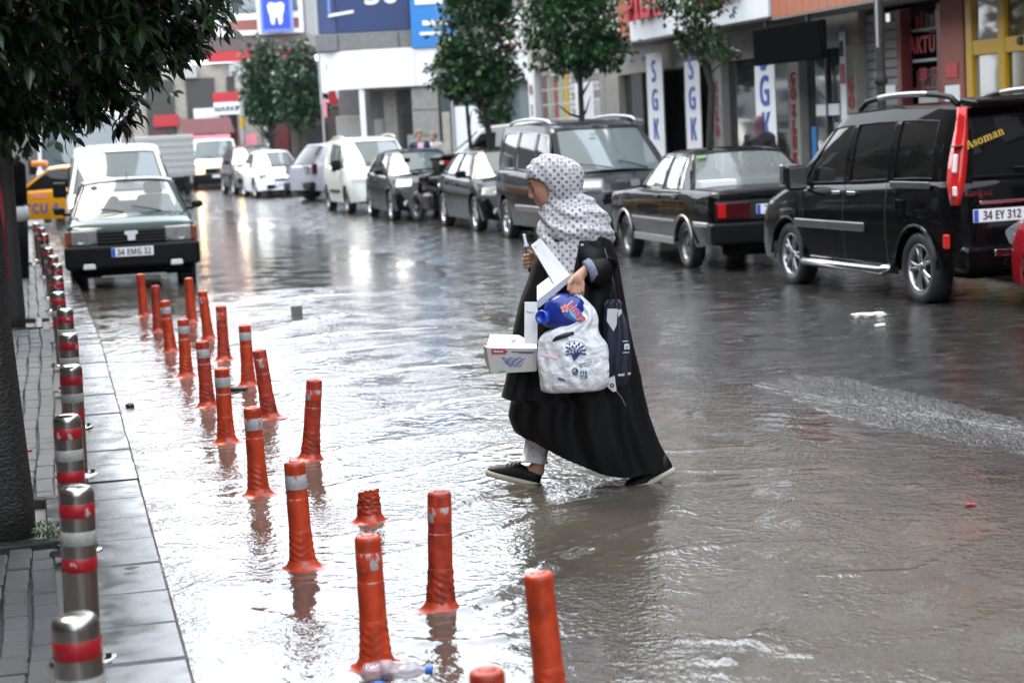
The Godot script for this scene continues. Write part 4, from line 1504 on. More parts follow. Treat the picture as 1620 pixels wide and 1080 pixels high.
class Shape:
	# the outline of one vehicle: q runs from the front bumper (0) to the rear one (len)
	var p: Dictionary
	func _init(d: Dictionary) -> void:
		p = d
	func curve(list: Array, q: float) -> float:
		var sum := 0.0
		for e in [-0.05, 0.0, 0.0, 0.05]:
			var x: float = q + e
			var y: float = list[list.size() - 1][1]
			if x <= list[0][0]:
				y = list[0][1]
			else:
				for k in list.size() - 1:
					if x <= list[k + 1][0]:
						y = lerpf(list[k][1], list[k + 1][1], (x - list[k][0]) / maxf(list[k + 1][0] - list[k][0], 1e-5))
						break
			sum += y
		return sum / 4.0
	func deck(q: float) -> float:
		return curve(p.deck, q)
	func belt(q: float) -> float:
		return curve(p.belt, q)
	func half(q: float) -> float:
		var w: float = p.wide / 2
		var cr: float = p.get("corner", 0.2)
		for e in [q, p.len - q]:
			if e < cr:
				w -= cr * 0.8 * (1.0 - sqrt(maxf(0.0, 1.0 - pow(1.0 - e / cr, 2))))
			if e < 1.1:
				w -= p.get("taper", 0.05) * pow(1.0 - e / 1.1, 2)
		return w
	func sill(q: float) -> float:
		var y: float = p.gc
		if q < 0.5:
			y += (p.get("nose_gap", 0.04)) * (1.0 - q / 0.5)
		if p.len - q < 0.5:
			y += (p.get("tail_gap", 0.06)) * (1.0 - (p.len - q) / 0.5)
		for c in [p.fo, p.fo + p.wb]:
			var r: float = p.r + p.get("arch", 0.055)
			if absf(q - c) < r:
				y = maxf(y, p.r + sqrt(r * r - (q - c) * (q - c)) * 1.02)
		return y
	func side(q: float, y: float) -> float:
		var b := belt(q)
		var ym := lerpf(p.gc, b, 0.58)
		var k: float = (y - ym) / (b - ym) if y > ym else (ym - y) / (ym - p.gc)
		return half(q) * (1.0 - (p.get("tumble", 0.05) if y > ym else 0.05) * k * k)
	func place(x: float, y: float, q: float) -> Vector3:
		var b: float = belt(q)
		var z: float = q
		var e := clampf(y / b, 0, 1.3)
		if q < 0.7:
			z += p.get("rake", 0.06) * e * e * (1.0 - q / 0.7)
		if p.len - q < 0.5:
			z -= p.get("tail_rake", 0.05) * e * e * (1.0 - (p.len - q) / 0.5)
		return Vector3(x, y, z - p.len / 2)
	func roof(u: float, q: float) -> Vector3:
		var wr: float = p.wr - 0.03 * pow(clampf((p.a1 + 0.25 - q) / 0.25, 0, 1), 2) - 0.03 * pow(clampf((q - p.c1 + 0.25) / 0.25, 0, 1), 2)
		return Vector3(u * wr, curve(p.roof, q) - 0.022 * pow(absf(u), 2) - 0.03 * pow(absf(u), 6), q - p.len / 2)
	func base(q: float) -> float:
		return side(q, belt(q)) - 0.025
	func wall(sx: float, qb: float, qt: float, v: float, inset := 0.0) -> Vector3:
		var top := roof(1.0, qt)
		var b := Vector3(base(qb), belt(qb) - 0.004, qb - p.len / 2)
		var w := b.lerp(top, v)
		w.x += p.get("swell", 0.025) * sin(PI * v) - inset
		w.x *= sx
		return w
	func front(u: float, v: float, inset := 0.0) -> Vector3:
		var b := Vector3(u * base(p.a0), maxf(belt(p.a0) - 0.004, lerpf(deck(p.a0), belt(p.a0), u * u) - 0.01), p.a0 - p.get("bow", 0.18) * (1.0 - u * u) - p.len / 2)
		var t := roof(u, p.a1 - p.get("bow", 0.18) * 0.45 * (1.0 - u * u))
		var w := b.lerp(t, v)
		w += Vector3(0, 0.5, -0.6) * p.get("screen_swell", 0.006) * sin(PI * v) - Vector3(0, 0.5, -0.85) * inset
		return w
	func back(u: float, v: float, inset := 0.0) -> Vector3:
		var b := Vector3(u * base(p.c0), maxf(belt(p.c0) - 0.004, lerpf(deck(p.c0), belt(p.c0), u * u) - 0.01), p.c0 + p.get("tail_bow", 0.1) * (1.0 - u * u) - p.len / 2)
		var t := roof(u, p.c1 + p.get("tail_bow", 0.1) * 0.4 * (1.0 - u * u))
		return b.lerp(t, v) + Vector3(0, 0.4, 0.7) * p.get("swell", 0.025) * sin(PI * v) - Vector3(0, 0.4, 0.85) * inset


func vehicle(called: String, label: String, at: Vector3, turn: float, p: Dictionary) -> Node3D:
	var o := thing(called, label, p.get("category", "car"), at, turn, "")
	var c := Shape.new(p)
	var paint: Material = mats[p.paint]
	var glass: Material = mats[p.get("glass", "glass_tint")]
	var L: float = p.len

	# lower body
	var qs := [0.0, 0.015, 0.04, 0.08, 0.13, 0.2, 0.3]
	var x := 0.4
	while x < L - 0.35:
		qs.append(x)
		x += 0.1
	for e in [0.3, 0.2, 0.13, 0.08, 0.04, 0.015, 0.0]:
		qs.append(L - e)
	for w in [p.fo, p.fo + p.wb]:
		var r: float = p.r + p.get("arch", 0.055)
		for e in [-1.012, -0.999, -0.97, -0.9, -0.78, -0.62, -0.42, -0.2, 0.0, 0.2, 0.42, 0.62, 0.78, 0.9, 0.97, 0.999, 1.012]:
			qs.append(w + r * e)
	qs.sort()
	var sections := []
	for q in qs:
		var row := []
		var y0 := c.sill(q)
		var y1 := c.belt(q)
		for k in 13:
			var y := lerpf(y0, y1, k / 12.0)
			var pt := Vector2(c.side(q, y), y)
			if k == 12:
				pt.x -= 0.012
			row.append(pt)
		var xs: float = row[12].x
		for k in range(1, 7):
			var f := 1.0 - k / 6.0
			row.append(Vector2(xs * f, c.deck(q) - (c.deck(q) - y1) * pow(f, p.get("crown", 2.4))))
		sections.append(row)
	var s := begin()
	for sx in [-1.0, 1.0]:
		for i in qs.size() - 1:
			if qs[i + 1] - qs[i] < 0.0005:
				continue
			for k in 18:
				var mid: float = (qs[i] + qs[i + 1]) / 2
				if k >= 13 and mid > p.a0 + 0.02 and mid < p.c0 - 0.02:
					continue
				var a: Vector2 = sections[i][k]
				var b: Vector2 = sections[i + 1][k]
				var d: Vector2 = sections[i + 1][k + 1]
				var e: Vector2 = sections[i][k + 1]
				var v := [c.place(a.x * sx, a.y, qs[i]), c.place(b.x * sx, b.y, qs[i + 1]), c.place(d.x * sx, d.y, qs[i + 1]), c.place(e.x * sx, e.y, qs[i])]
				if sx > 0:
					rect(s, v[0], v[1], v[2], v[3])
				else:
					rect(s, v[1], v[0], v[3], v[2])
	for e in [0, qs.size() - 1]:
		s.set_smooth_group(2 + e)
		var bow: float = p.get("face_bow", 0.05) * (-1.0 if e == 0 else 1.0)
		for k in 12:
			for i in 10:
				var u0 := -1.0 + i * 0.2
				var u1 := u0 + 0.2
				var v := []
				for w in [[u0, k], [u1, k], [u1, k + 1], [u0, k + 1]]:
					var pt: Vector2 = sections[e][w[1]]
					v.append(c.place(pt.x * w[0], pt.y, qs[e]) + Vector3(0, 0, bow * (1.0 - w[0] * w[0])))
				rect(s, v[0], v[1], v[2], v[3])
		# the strip between the face and the deck
		for i in 10:
			var u0 := -1.0 + i * 0.2
			var u1 := u0 + 0.2
			var v := []
			for w in [[u0, 0], [u1, 0], [u1, 1], [u0, 1]]:
				var pt: Vector2 = sections[e][12]
				var y: float = pt.y if w[1] == 0 else c.deck(qs[e]) - (c.deck(qs[e]) - pt.y) * pow(absf(w[0]), p.get("crown", 2.4))
				v.append(c.place(pt.x * w[0], y, qs[e]) + Vector3(0, 0, bow * (1.0 - w[0] * w[0]) * (1.0 - w[1])))
			rect(s, v[0], v[1], v[2], v[3])
	part(o, "body", done(s), paint)

	# greenhouse: roof, pillars and the rails round the windows
	s = begin()
	patch(s, 16, 20, func(u, v): return c.roof(u * 2 - 1, lerpf(p.a1 - p.get("bow", 0.18) * 0.45 * (1.0 - pow(u * 2 - 1, 2)), p.c1 + p.get("tail_bow", 0.1) * 0.4 * (1.0 - pow(u * 2 - 1, 2)), v)))
	var fp: float = p.get("pillar", 0.93)
	for e in [[-1.0, -fp], [fp, 1.0]]:
		patch(s, 1, 8, func(u, v): return c.front(lerpf(e[0], e[1], u), v))
		patch(s, 1, 8, func(u, v): return c.back(lerpf(e[0], e[1], u) , v))
	patch(s, 14, 1, func(u, v): return c.front(lerpf(-fp, fp, u), lerpf(0.94, 1.0, v)))
	patch(s, 14, 1, func(u, v): return c.back(lerpf(-fp, fp, u), lerpf(p.get("back_top", 0.92), 1.0, v)))
	if p.get("back_low", 0.0) > 0:
		patch(s, 14, 2, func(u, v): return c.back(lerpf(-fp, fp, u), lerpf(0.0, p.back_low, v)))
	var black := begin()
	var blacks := 0
	for sx in [-1.0, 1.0]:
		for b in p.bands:
			var to := black if b[0] == "K" else s
			if b[0] == "K":
				blacks += 1
			if b[0] == "G":
				patch(s, 6, 1, func(u, v): return c.wall(sx, lerpf(b[1], b[3], u), lerpf(b[2], b[4], u), v * 0.05))
				patch(s, 6, 2, func(u, v): return c.wall(sx, lerpf(b[1], b[3], u), lerpf(b[2], b[4], u), lerpf(p.get("win_top", 0.9), 1.0, v)))
			else:
				patch(to, 4, 8, func(u, v): return c.wall(sx, lerpf(b[1], b[3], u), lerpf(b[2], b[4], u), v))
	part(o, "roof", done(s), paint)
	if blacks:
		part(o, "pillar_trim", done(black), mats["black_plastic"])

	# glass
	s = begin()
	patch(s, 12, 6, func(u, v): return c.front(lerpf(-fp, fp, u), lerpf(0.0, 0.94, v), 0.006))
	part(o, "windscreen", done(s), mats[p.get("screen", p.get("glass", "glass_tint"))])
	var edge := []
	for k in 41:
		var a := k / 40.0
		var q: Vector2
		if a < 0.35:
			q = Vector2(lerpf(-fp, fp, a / 0.35), 0.0)
		elif a < 0.5:
			q = Vector2(fp, lerpf(0, 0.94, (a - 0.35) / 0.15))
		elif a < 0.85:
			q = Vector2(lerpf(fp, -fp, (a - 0.5) / 0.35), 0.94)
		else:
			q = Vector2(-fp, lerpf(0.94, 0, (a - 0.85) / 0.15))
		edge.append(q)
	part(o, "windscreen_seal", tube(edge.map(func(q): return c.front(q.x, q.y, 0.003)), [0.011], 6), mats["black_plastic"])
	s = begin()
	var bt: float = p.get("back_top", 0.92)
	patch(s, 12, 6, func(u, v): return c.back(lerpf(-fp, fp, u), lerpf(p.get("back_low", 0.0), bt, v), 0.006))
	part(o, "rear_window", done(s), glass)
	part(o, "rear_window_seal", tube(edge.map(func(q): return c.back(q.x, lerpf(p.get("back_low", 0.0), bt, q.y / 0.94), 0.003)), [0.010], 6), mats["black_plastic"])
	for sx in [-1.0, 1.0]:
		for b in p.bands:
			if b[0] != "G":
				continue
			var wt: float = p.get("win_top", 0.9)
			s = begin()
			patch(s, 4, 6, func(u, v): return c.wall(sx, lerpf(b[1], b[3], u), lerpf(b[2], b[4], u), lerpf(0.05, wt, v), 0.007))
			var g := part(o, "side_window", done(s), mats[b[5]] if b.size() > 5 else glass)
			var ring := []
			for e in [[0.0, 0.0], [0.5, 0.0], [1.0, 0.0], [1.0, 0.5], [1.0, 1.0], [0.5, 1.0], [0.0, 1.0], [0.0, 0.5], [0.0, 0.0]]:
				ring.append(c.wall(sx, lerpf(b[1], b[3], e[0]), lerpf(b[2], b[4], e[0]), lerpf(0.05, wt, e[1]), 0.0))
			part(g, "frame", tube(ring, [0.009], 6), mats[p.get("trim", "black_plastic")])

	# underside, wheels
	part(o, "underbody", rbox(Vector3(p.wide - 0.52, 0.42, L - 0.3), 0.05), mats["dull_black"], Vector3(0, p.gc + 0.2, 0))
	var tyre := lathe([Vector2(p.r * 0.66, -p.ww * 0.42), Vector2(p.r * 0.8, -p.ww * 0.5), Vector2(p.r * 0.93, -p.ww * 0.48), Vector2(p.r * 0.985, -p.ww * 0.4), Vector2(p.r, -p.ww * 0.3), Vector2(p.r, p.ww * 0.3), Vector2(p.r * 0.985, p.ww * 0.4), Vector2(p.r * 0.93, p.ww * 0.48), Vector2(p.r * 0.8, p.ww * 0.5), Vector2(p.r * 0.68, p.ww * 0.43), Vector2(p.r * 0.66, p.ww * 0.3), Vector2(p.r * 0.6, -p.ww * 0.2), Vector2(0.0, -p.ww * 0.25)], 36)
	var rim := rim_mesh(p.r * 0.67, p.ww, p.get("spokes", 5), p.get("split", false))
	for sx in [-1.0, 1.0]:
		for q in [p.fo, p.fo + p.wb]:
			var w := Node3D.new()
			w.name = "wheel" if not o.has_node("wheel") else "wheel_%03d" % o.get_children().filter(func(n): return n.name.begins_with("wheel")).size()
			o.add_child(w)
			w.position = Vector3(sx * (p.wide / 2 - p.ww / 2 - 0.025), p.r - 0.005, q - L / 2)
			w.rotation = Vector3(0, 0, -PI / 2 * sx)
			part(w, "tyre", tyre, mats["rubber"])
			part(w, "rim", rim, mats[p.get("rim", "alloy")], Vector3.ZERO, Vector3(0, q * 2.1 + 0.3, 0))
	# door seams
	for q in p.get("seams", []):
		for sx in [-1.0, 1.0]:
			s = begin()
			patch(s, 1, 10, func(u, v):
				var y := lerpf(p.gc + 0.05, c.belt(q), v)
				return Vector3(sx * (c.side(q, y) + 0.0025), y, q - L / 2 + (u - 0.5) * 0.011))
			part(o, "door_seam", done(s), mats["ink"])
	for q in p.get("handles", []):
		for sx in [-1.0, 1.0]:
			var y: float = p.get("handle_y", c.belt(q) - 0.13)
			part(o, "door_handle", rbox(Vector3(0.035, 0.035, 0.17), 0.012), mats[p.get("handle", "black_plastic")], Vector3(sx * (c.side(q, y) + 0.012), y, q - L / 2))
	for sx in [-1.0, 1.0]:
		var q: float = p.get("mirror_q", p.a0 + 0.22)
		var m := part(o, "wing_mirror", rbox(p.get("mirror", Vector3(0.19, 0.13, 0.1)), 0.035), mats[p.get("mirror_mat", "black_plastic")], Vector3(sx * (c.base(q) + 0.14), c.belt(q) + 0.09, q - L / 2))
		part(m, "mirror_arm", rbox(Vector3(0.12, 0.04, 0.05), 0.012), mats["black_plastic"], Vector3(-sx * 0.1, -0.05, 0.0))
		part(m, "mirror_glass", rbox(p.get("mirror", Vector3(0.19, 0.13, 0.1)) * Vector3(0.85, 0.82, 0.05), 0.003), mats["reflector"], Vector3(0, 0, p.get("mirror", Vector3(0.19, 0.13, 0.1)).z / 2))
	if p.get("wipers", false):
		for e in [[-0.55, -0.05], [0.1, 0.62]]:
			part(o, "wiper", tube([c.front(e[0], 0.02, -0.02), c.front(lerpf(e[0], e[1], 0.5), 0.10, -0.03), c.front(e[1], 0.17, -0.025)], [0.012, 0.009, 0.007], 6), mats["black_plastic"])
	if p.get("glass", "") == "glass_clear" or p.get("screen", "") == "glass_clear":
		cabin(o, c, p)
	return o


func cabin(o: Node3D, c: Shape, p: Dictionary) -> void:
	var yb: float = c.belt((p.a0 + p.c0) / 2)
	var z: float = p.a0 - p.len / 2
	part(o, "cabin_floor", rbox(Vector3(p.wide - 0.2, 0.1, p.c0 - p.a0 + 0.2), 0.02), mats["interior"], Vector3(0, yb - 0.42, (p.a0 + p.c0) / 2 - p.len / 2))
	part(o, "dashboard", rbox(Vector3(p.wide - 0.24, 0.16, 0.42), 0.05), mats["interior"], Vector3(0, yb - 0.08, z + 0.18))
	part(o, "parcel_shelf", rbox(Vector3(p.wide - 0.26, 0.06, 0.5), 0.02), mats["interior"], Vector3(0, yb - 0.07, p.c0 - p.len / 2 - 0.25))
	for x in [-0.36, 0.36]:
		var seat := part(o, "front_seat", rbox(Vector3(0.48, 0.62, 0.14), 0.06), mats["interior"], Vector3(x, yb - 0.08, z + 1.25), Vector3(0.2, 0, 0))
		part(seat, "headrest", rbox(Vector3(0.27, 0.17, 0.1), 0.04), mats["interior"], Vector3(0, 0.40, 0))
	part(o, "rear_bench", rbox(Vector3(p.wide - 0.4, 0.5, 0.16), 0.06), mats["interior"], Vector3(0, yb - 0.1, p.c0 - p.len / 2 - 0.5), Vector3(0.25, 0, 0))
	var ring := []
	for k in 25:
		ring.append(Vector3(cos(k * TAU / 24) * 0.185, sin(k * TAU / 24) * 0.185, 0))
	part(o, "steering_wheel", tube(ring, [0.016], 6), mats["ink"], Vector3(-0.36, yb + 0.02, z + 0.52), Vector3(-0.45, 0, 0))


func rim_mesh(r: float, ww: float, spokes: int, split: bool) -> ArrayMesh:
	var s := begin()
	var prof := [Vector2(r, ww * 0.40), Vector2(r * 0.97, ww * 0.44), Vector2(r * 0.93, ww * 0.40), Vector2(r * 0.9, ww * 0.1), Vector2(r * 0.86, -ww * 0.1)]
	patch(s, 32, 4, func(u, v):
		var q: Vector2 = prof[int(round(v * 4))]
		return Vector3(cos(u * TAU) * q.x, q.y, sin(u * TAU) * q.x))
	if spokes == 0:
		# a pressed steel wheel: a dished disc with a row of holes left as dark pockets
		var disc := [Vector2(r * 0.92, ww * 0.12), Vector2(r * 0.75, ww * 0.22), Vector2(r * 0.5, ww * 0.3), Vector2(r * 0.3, ww * 0.24), Vector2(r * 0.16, ww * 0.34), Vector2(0.0, ww * 0.36)]
		patch(s, 36, 5, func(u, v):
			var q: Vector2 = disc[int(round(v * 5))]
			var dent := 0.03 * maxf(0, cos(u * TAU * 9)) if int(round(v * 5)) in [1] else 0.0
			return Vector3(cos(u * TAU) * q.x, q.y - dent, sin(u * TAU) * q.x))
		return done(s)
	var hub := [Vector2(r * 0.24, ww * 0.15), Vector2(r * 0.23, ww * 0.33), Vector2(r * 0.17, ww * 0.37), Vector2(0.0, ww * 0.38)]
	patch(s, 20, 3, func(u, v):
		var q: Vector2 = hub[int(round(v * 3))]
		return Vector3(cos(u * TAU) * q.x, q.y, sin(u * TAU) * q.x))
	for k in spokes:
		for e in ([-0.13, 0.13] if split else [0.0]):
			var a := k * TAU / spokes
			var w0 := r * (0.09 if split else 0.13)
			var w1 := r * (0.11 if split else 0.19)
			var d := Vector3(cos(a), 0, sin(a))
			var d1 := Vector3(cos(a + e * 1.6), 0, sin(a + e * 1.6))
			var n := Vector3(-sin(a), 0, cos(a))
			var rings := []
			for j in 4:
				var f := j / 3.0
				var c: Vector3 = d.lerp(d1, f) * lerpf(r * 0.15, r * 0.95, f) + Vector3(0, ww * lerpf(0.34, 0.37, sin(PI * f)), 0) + n * e * r * 0.3 * (1.0 - f)
				var w := lerpf(w0, w1, f)
				rings.append([c + n * w - Vector3(0, ww * 0.16, 0), c + n * w * 0.55, c - n * w * 0.55, c - n * w - Vector3(0, ww * 0.16, 0)])
			loft_into(s, rings, true, false)
	return done(s)


func plate(o: Node3D, t: String, at: Vector3, turn: float, tilt := 0.0) -> void:
	var b := part(o, "number_plate", rbox(Vector3(0.52, 0.115, 0.012), 0.004), mats["plate_white"], at, Vector3(tilt, turn, 0))
	part(b, "blue_strip", rbox(Vector3(0.045, 0.107, 0.004), 0.001), mats["plate_blue"], Vector3(-0.234, 0, 0.007))
	if t:
		var m := words(t, 0.075, 0.003)
		part(b, "characters", m, mats["ink"], Vector3(0.02, 0, 0.008)).scale = Vector3(0.82, 1, 1)


func pair(o: Node3D, called: String, mesh: Mesh, m: String, x: float, y: float, z: float, rot := Vector3.ZERO) -> Array:
	var a := []
	for sx in [-1.0, 1.0]:
		a.append(part(o, called, mesh, mats[m], Vector3(x * sx, y, z), Vector3(rot.x, rot.y * sx, rot.z * sx)))
	return a


const SEDAN := {"len": 4.30, "wide": 1.65, "wb": 2.50, "fo": 0.80, "r": 0.285, "ww": 0.17, "gc": 0.27, "corner": 0.1, "taper": 0.03, "tumble": 0.035, "rake": 0.02, "tail_rake": 0.02, "face_bow": 0.015, "crown": 3.5,
	"deck": [[0.0, 0.80], [0.08, 0.85], [0.5, 0.915], [1.25, 0.945], [3.3, 0.95], [3.42, 0.97], [4.22, 0.935], [4.3, 0.90]], "belt": [[0.0, 0.78], [0.08, 0.835], [1.2, 0.905], [3.3, 0.925], [4.22, 0.915], [4.3, 0.88]],
	"a0": 1.42, "a1": 1.98, "c1": 3.02, "c0": 3.5, "wr": 0.61, "roof": [[1.9, 1.375], [2.2, 1.405], [2.7, 1.41], [3.1, 1.375]], "bow": 0.1, "tail_bow": 0.08, "swell": 0.02, "spokes": 0, "pillar": 0.95, "back_top": 0.95, "win_top": 0.9,
	"bands": [["P", 1.42, 1.98, 1.5, 2.02], ["G", 1.5, 2.02, 2.38, 2.42], ["K", 2.38, 2.42, 2.46, 2.50], ["G", 2.46, 2.50, 2.98, 2.9], ["K", 2.98, 2.9, 3.01, 2.93], ["G", 3.01, 2.93, 3.2, 2.97], ["P", 3.2, 2.97, 3.5, 3.02]],
	"seams": [1.36, 2.42, 3.1], "handles": [2.28, 3.0], "handle_y": 0.83, "wipers": true, "mirror": Vector3(0.15, 0.1, 0.07)}
const HATCH := {"len": 3.95, "wide": 1.70, "wb": 2.48, "fo": 0.82, "r": 0.305, "ww": 0.19, "gc": 0.2, "corner": 0.32, "taper": 0.07, "rake": 0.16, "tail_rake": 0.05, "face_bow": 0.1,
	"deck": [[0.0, 0.66], [0.15, 0.76], [1.1, 0.97], [3.6, 1.0], [3.95, 0.96]], "belt": [[0.0, 0.62], [0.15, 0.72], [1.0, 0.90], [2.6, 0.95], [3.6, 0.99], [3.95, 0.94]],
	"a0": 1.12, "a1": 1.85, "c1": 3.3, "c0": 3.78, "wr": 0.58, "roof": [[1.7, 1.40], [2.2, 1.455], [2.8, 1.45], [3.4, 1.39]], "bow": 0.22, "tail_bow": 0.1, "split": false, "spokes": 5,
	"bands": [["P", 1.12, 1.85, 1.26, 1.9], ["G", 1.26, 1.9, 2.3, 2.36], ["K", 2.3, 2.36, 2.4, 2.44], ["G", 2.4, 2.44, 3.2, 3.0], ["P", 3.2, 3.0, 3.78, 3.3]], "seams": [1.15, 2.35, 3.15], "handles": [2.2, 3.05], "wipers": true}
const VAN := {"len": 4.21, "wide": 1.83, "wb": 2.70, "fo": 0.87, "r": 0.325, "ww": 0.2, "gc": 0.24, "corner": 0.26, "taper": 0.05, "rake": 0.16, "tail_rake": 0.03, "face_bow": 0.09, "tumble": 0.04, "category": "van",
	"deck": [[0.0, 0.80], [0.2, 0.93], [0.95, 1.10], [4.0, 1.12], [4.21, 1.10]], "belt": [[0.0, 0.76], [0.2, 0.87], [0.9, 1.02], [2.4, 1.06], [3.4, 1.10], [4.21, 1.10]],
	"a0": 0.98, "a1": 1.75, "c1": 4.06, "c0": 4.17, "wr": 0.70, "roof": [[1.55, 1.69], [1.9, 1.775], [2.8, 1.81], [3.6, 1.80], [4.1, 1.77]], "bow": 0.22, "tail_bow": 0.05, "swell": 0.03, "spokes": 5, "split": true, "back_low": 0.06, "back_top": 0.84, "win_top": 0.84, "pillar": 0.9,
	"bands": [["P", 0.98, 1.75, 1.16, 1.82], ["G", 1.16, 1.82, 2.1, 2.14], ["P", 2.1, 2.14, 2.22, 2.25], ["G", 2.22, 2.25, 2.98, 2.98], ["P", 2.98, 2.98, 3.1, 3.1], ["G", 3.1, 3.1, 3.78, 3.76], ["P", 3.78, 3.76, 4.17, 4.06]],
	"seams": [1.2, 2.16, 3.02], "handles": [2.02, 2.34], "handle_y": 0.98, "mirror": Vector3(0.22, 0.25, 0.13), "mirror_q": 1.3, "wipers": true}


func variant(base: Dictionary, changes: Dictionary) -> Dictionary:
	var d := base.duplicate(true)
	d.merge(changes, true)
	return d


func front_details(o: Node3D, p: Dictionary, lamp: Vector3, at: Vector3, tilt: float, grille: Vector3, grille_y: float, bumper: String, plate_y: float, t := "") -> void:
	var z: float = -p.len / 2
	for sx in [-1.0, 1.0]:
		var h := part(o, "headlight", rbox(lamp, 0.04), mats["lens_clear"], Vector3(at.x * sx, at.y, z + at.z), Vector3(-tilt, -0.32 * sx, 0))
		part(h, "reflector", rbox(lamp * Vector3(0.85, 0.8, 0.5), 0.02), mats["reflector"], Vector3(0, 0, 0.02))
		part(h, "bulb_ring", lathe([Vector2(0.055, 0.02), Vector2(0.05, 0.035), Vector2(0.035, 0.01), Vector2(0.0, 0.0)], 16), mats["chrome"], Vector3(0.05 * sx, 0, -lamp.z * 0.28), Vector3(-PI / 2, 0, 0))
		part(o, "fog_lamp", cylinder(0.06, 0.06, 0.05), mats["white_lens"], Vector3(p.wide * 0.36 * sx, 0.36, z + 0.10), Vector3(PI / 2, 0, 0))
	part(o, "grille", rbox(grille, 0.02), mats["black_plastic"], Vector3(0, grille_y, z - 0.02))
	part(o, "lower_grille", rbox(Vector3(p.wide * 0.6, 0.14, 0.1), 0.03), mats["black_plastic"], Vector3(0, 0.34, z + 0.0))
	part(o, "badge", cylinder(0.05, 0.05, 0.03), mats["chrome"], Vector3(0, grille_y + grille.y * 0.2, z - 0.05), Vector3(PI / 2, 0, 0))
	if bumper:
		part(o, "bumper", rbox(Vector3(p.wide * 0.9, 0.2, 0.22), 0.06), mats[bumper], Vector3(0, 0.5, z + 0.02))
	plate(o, t, Vector3(0, plate_y, z - 0.11), PI)


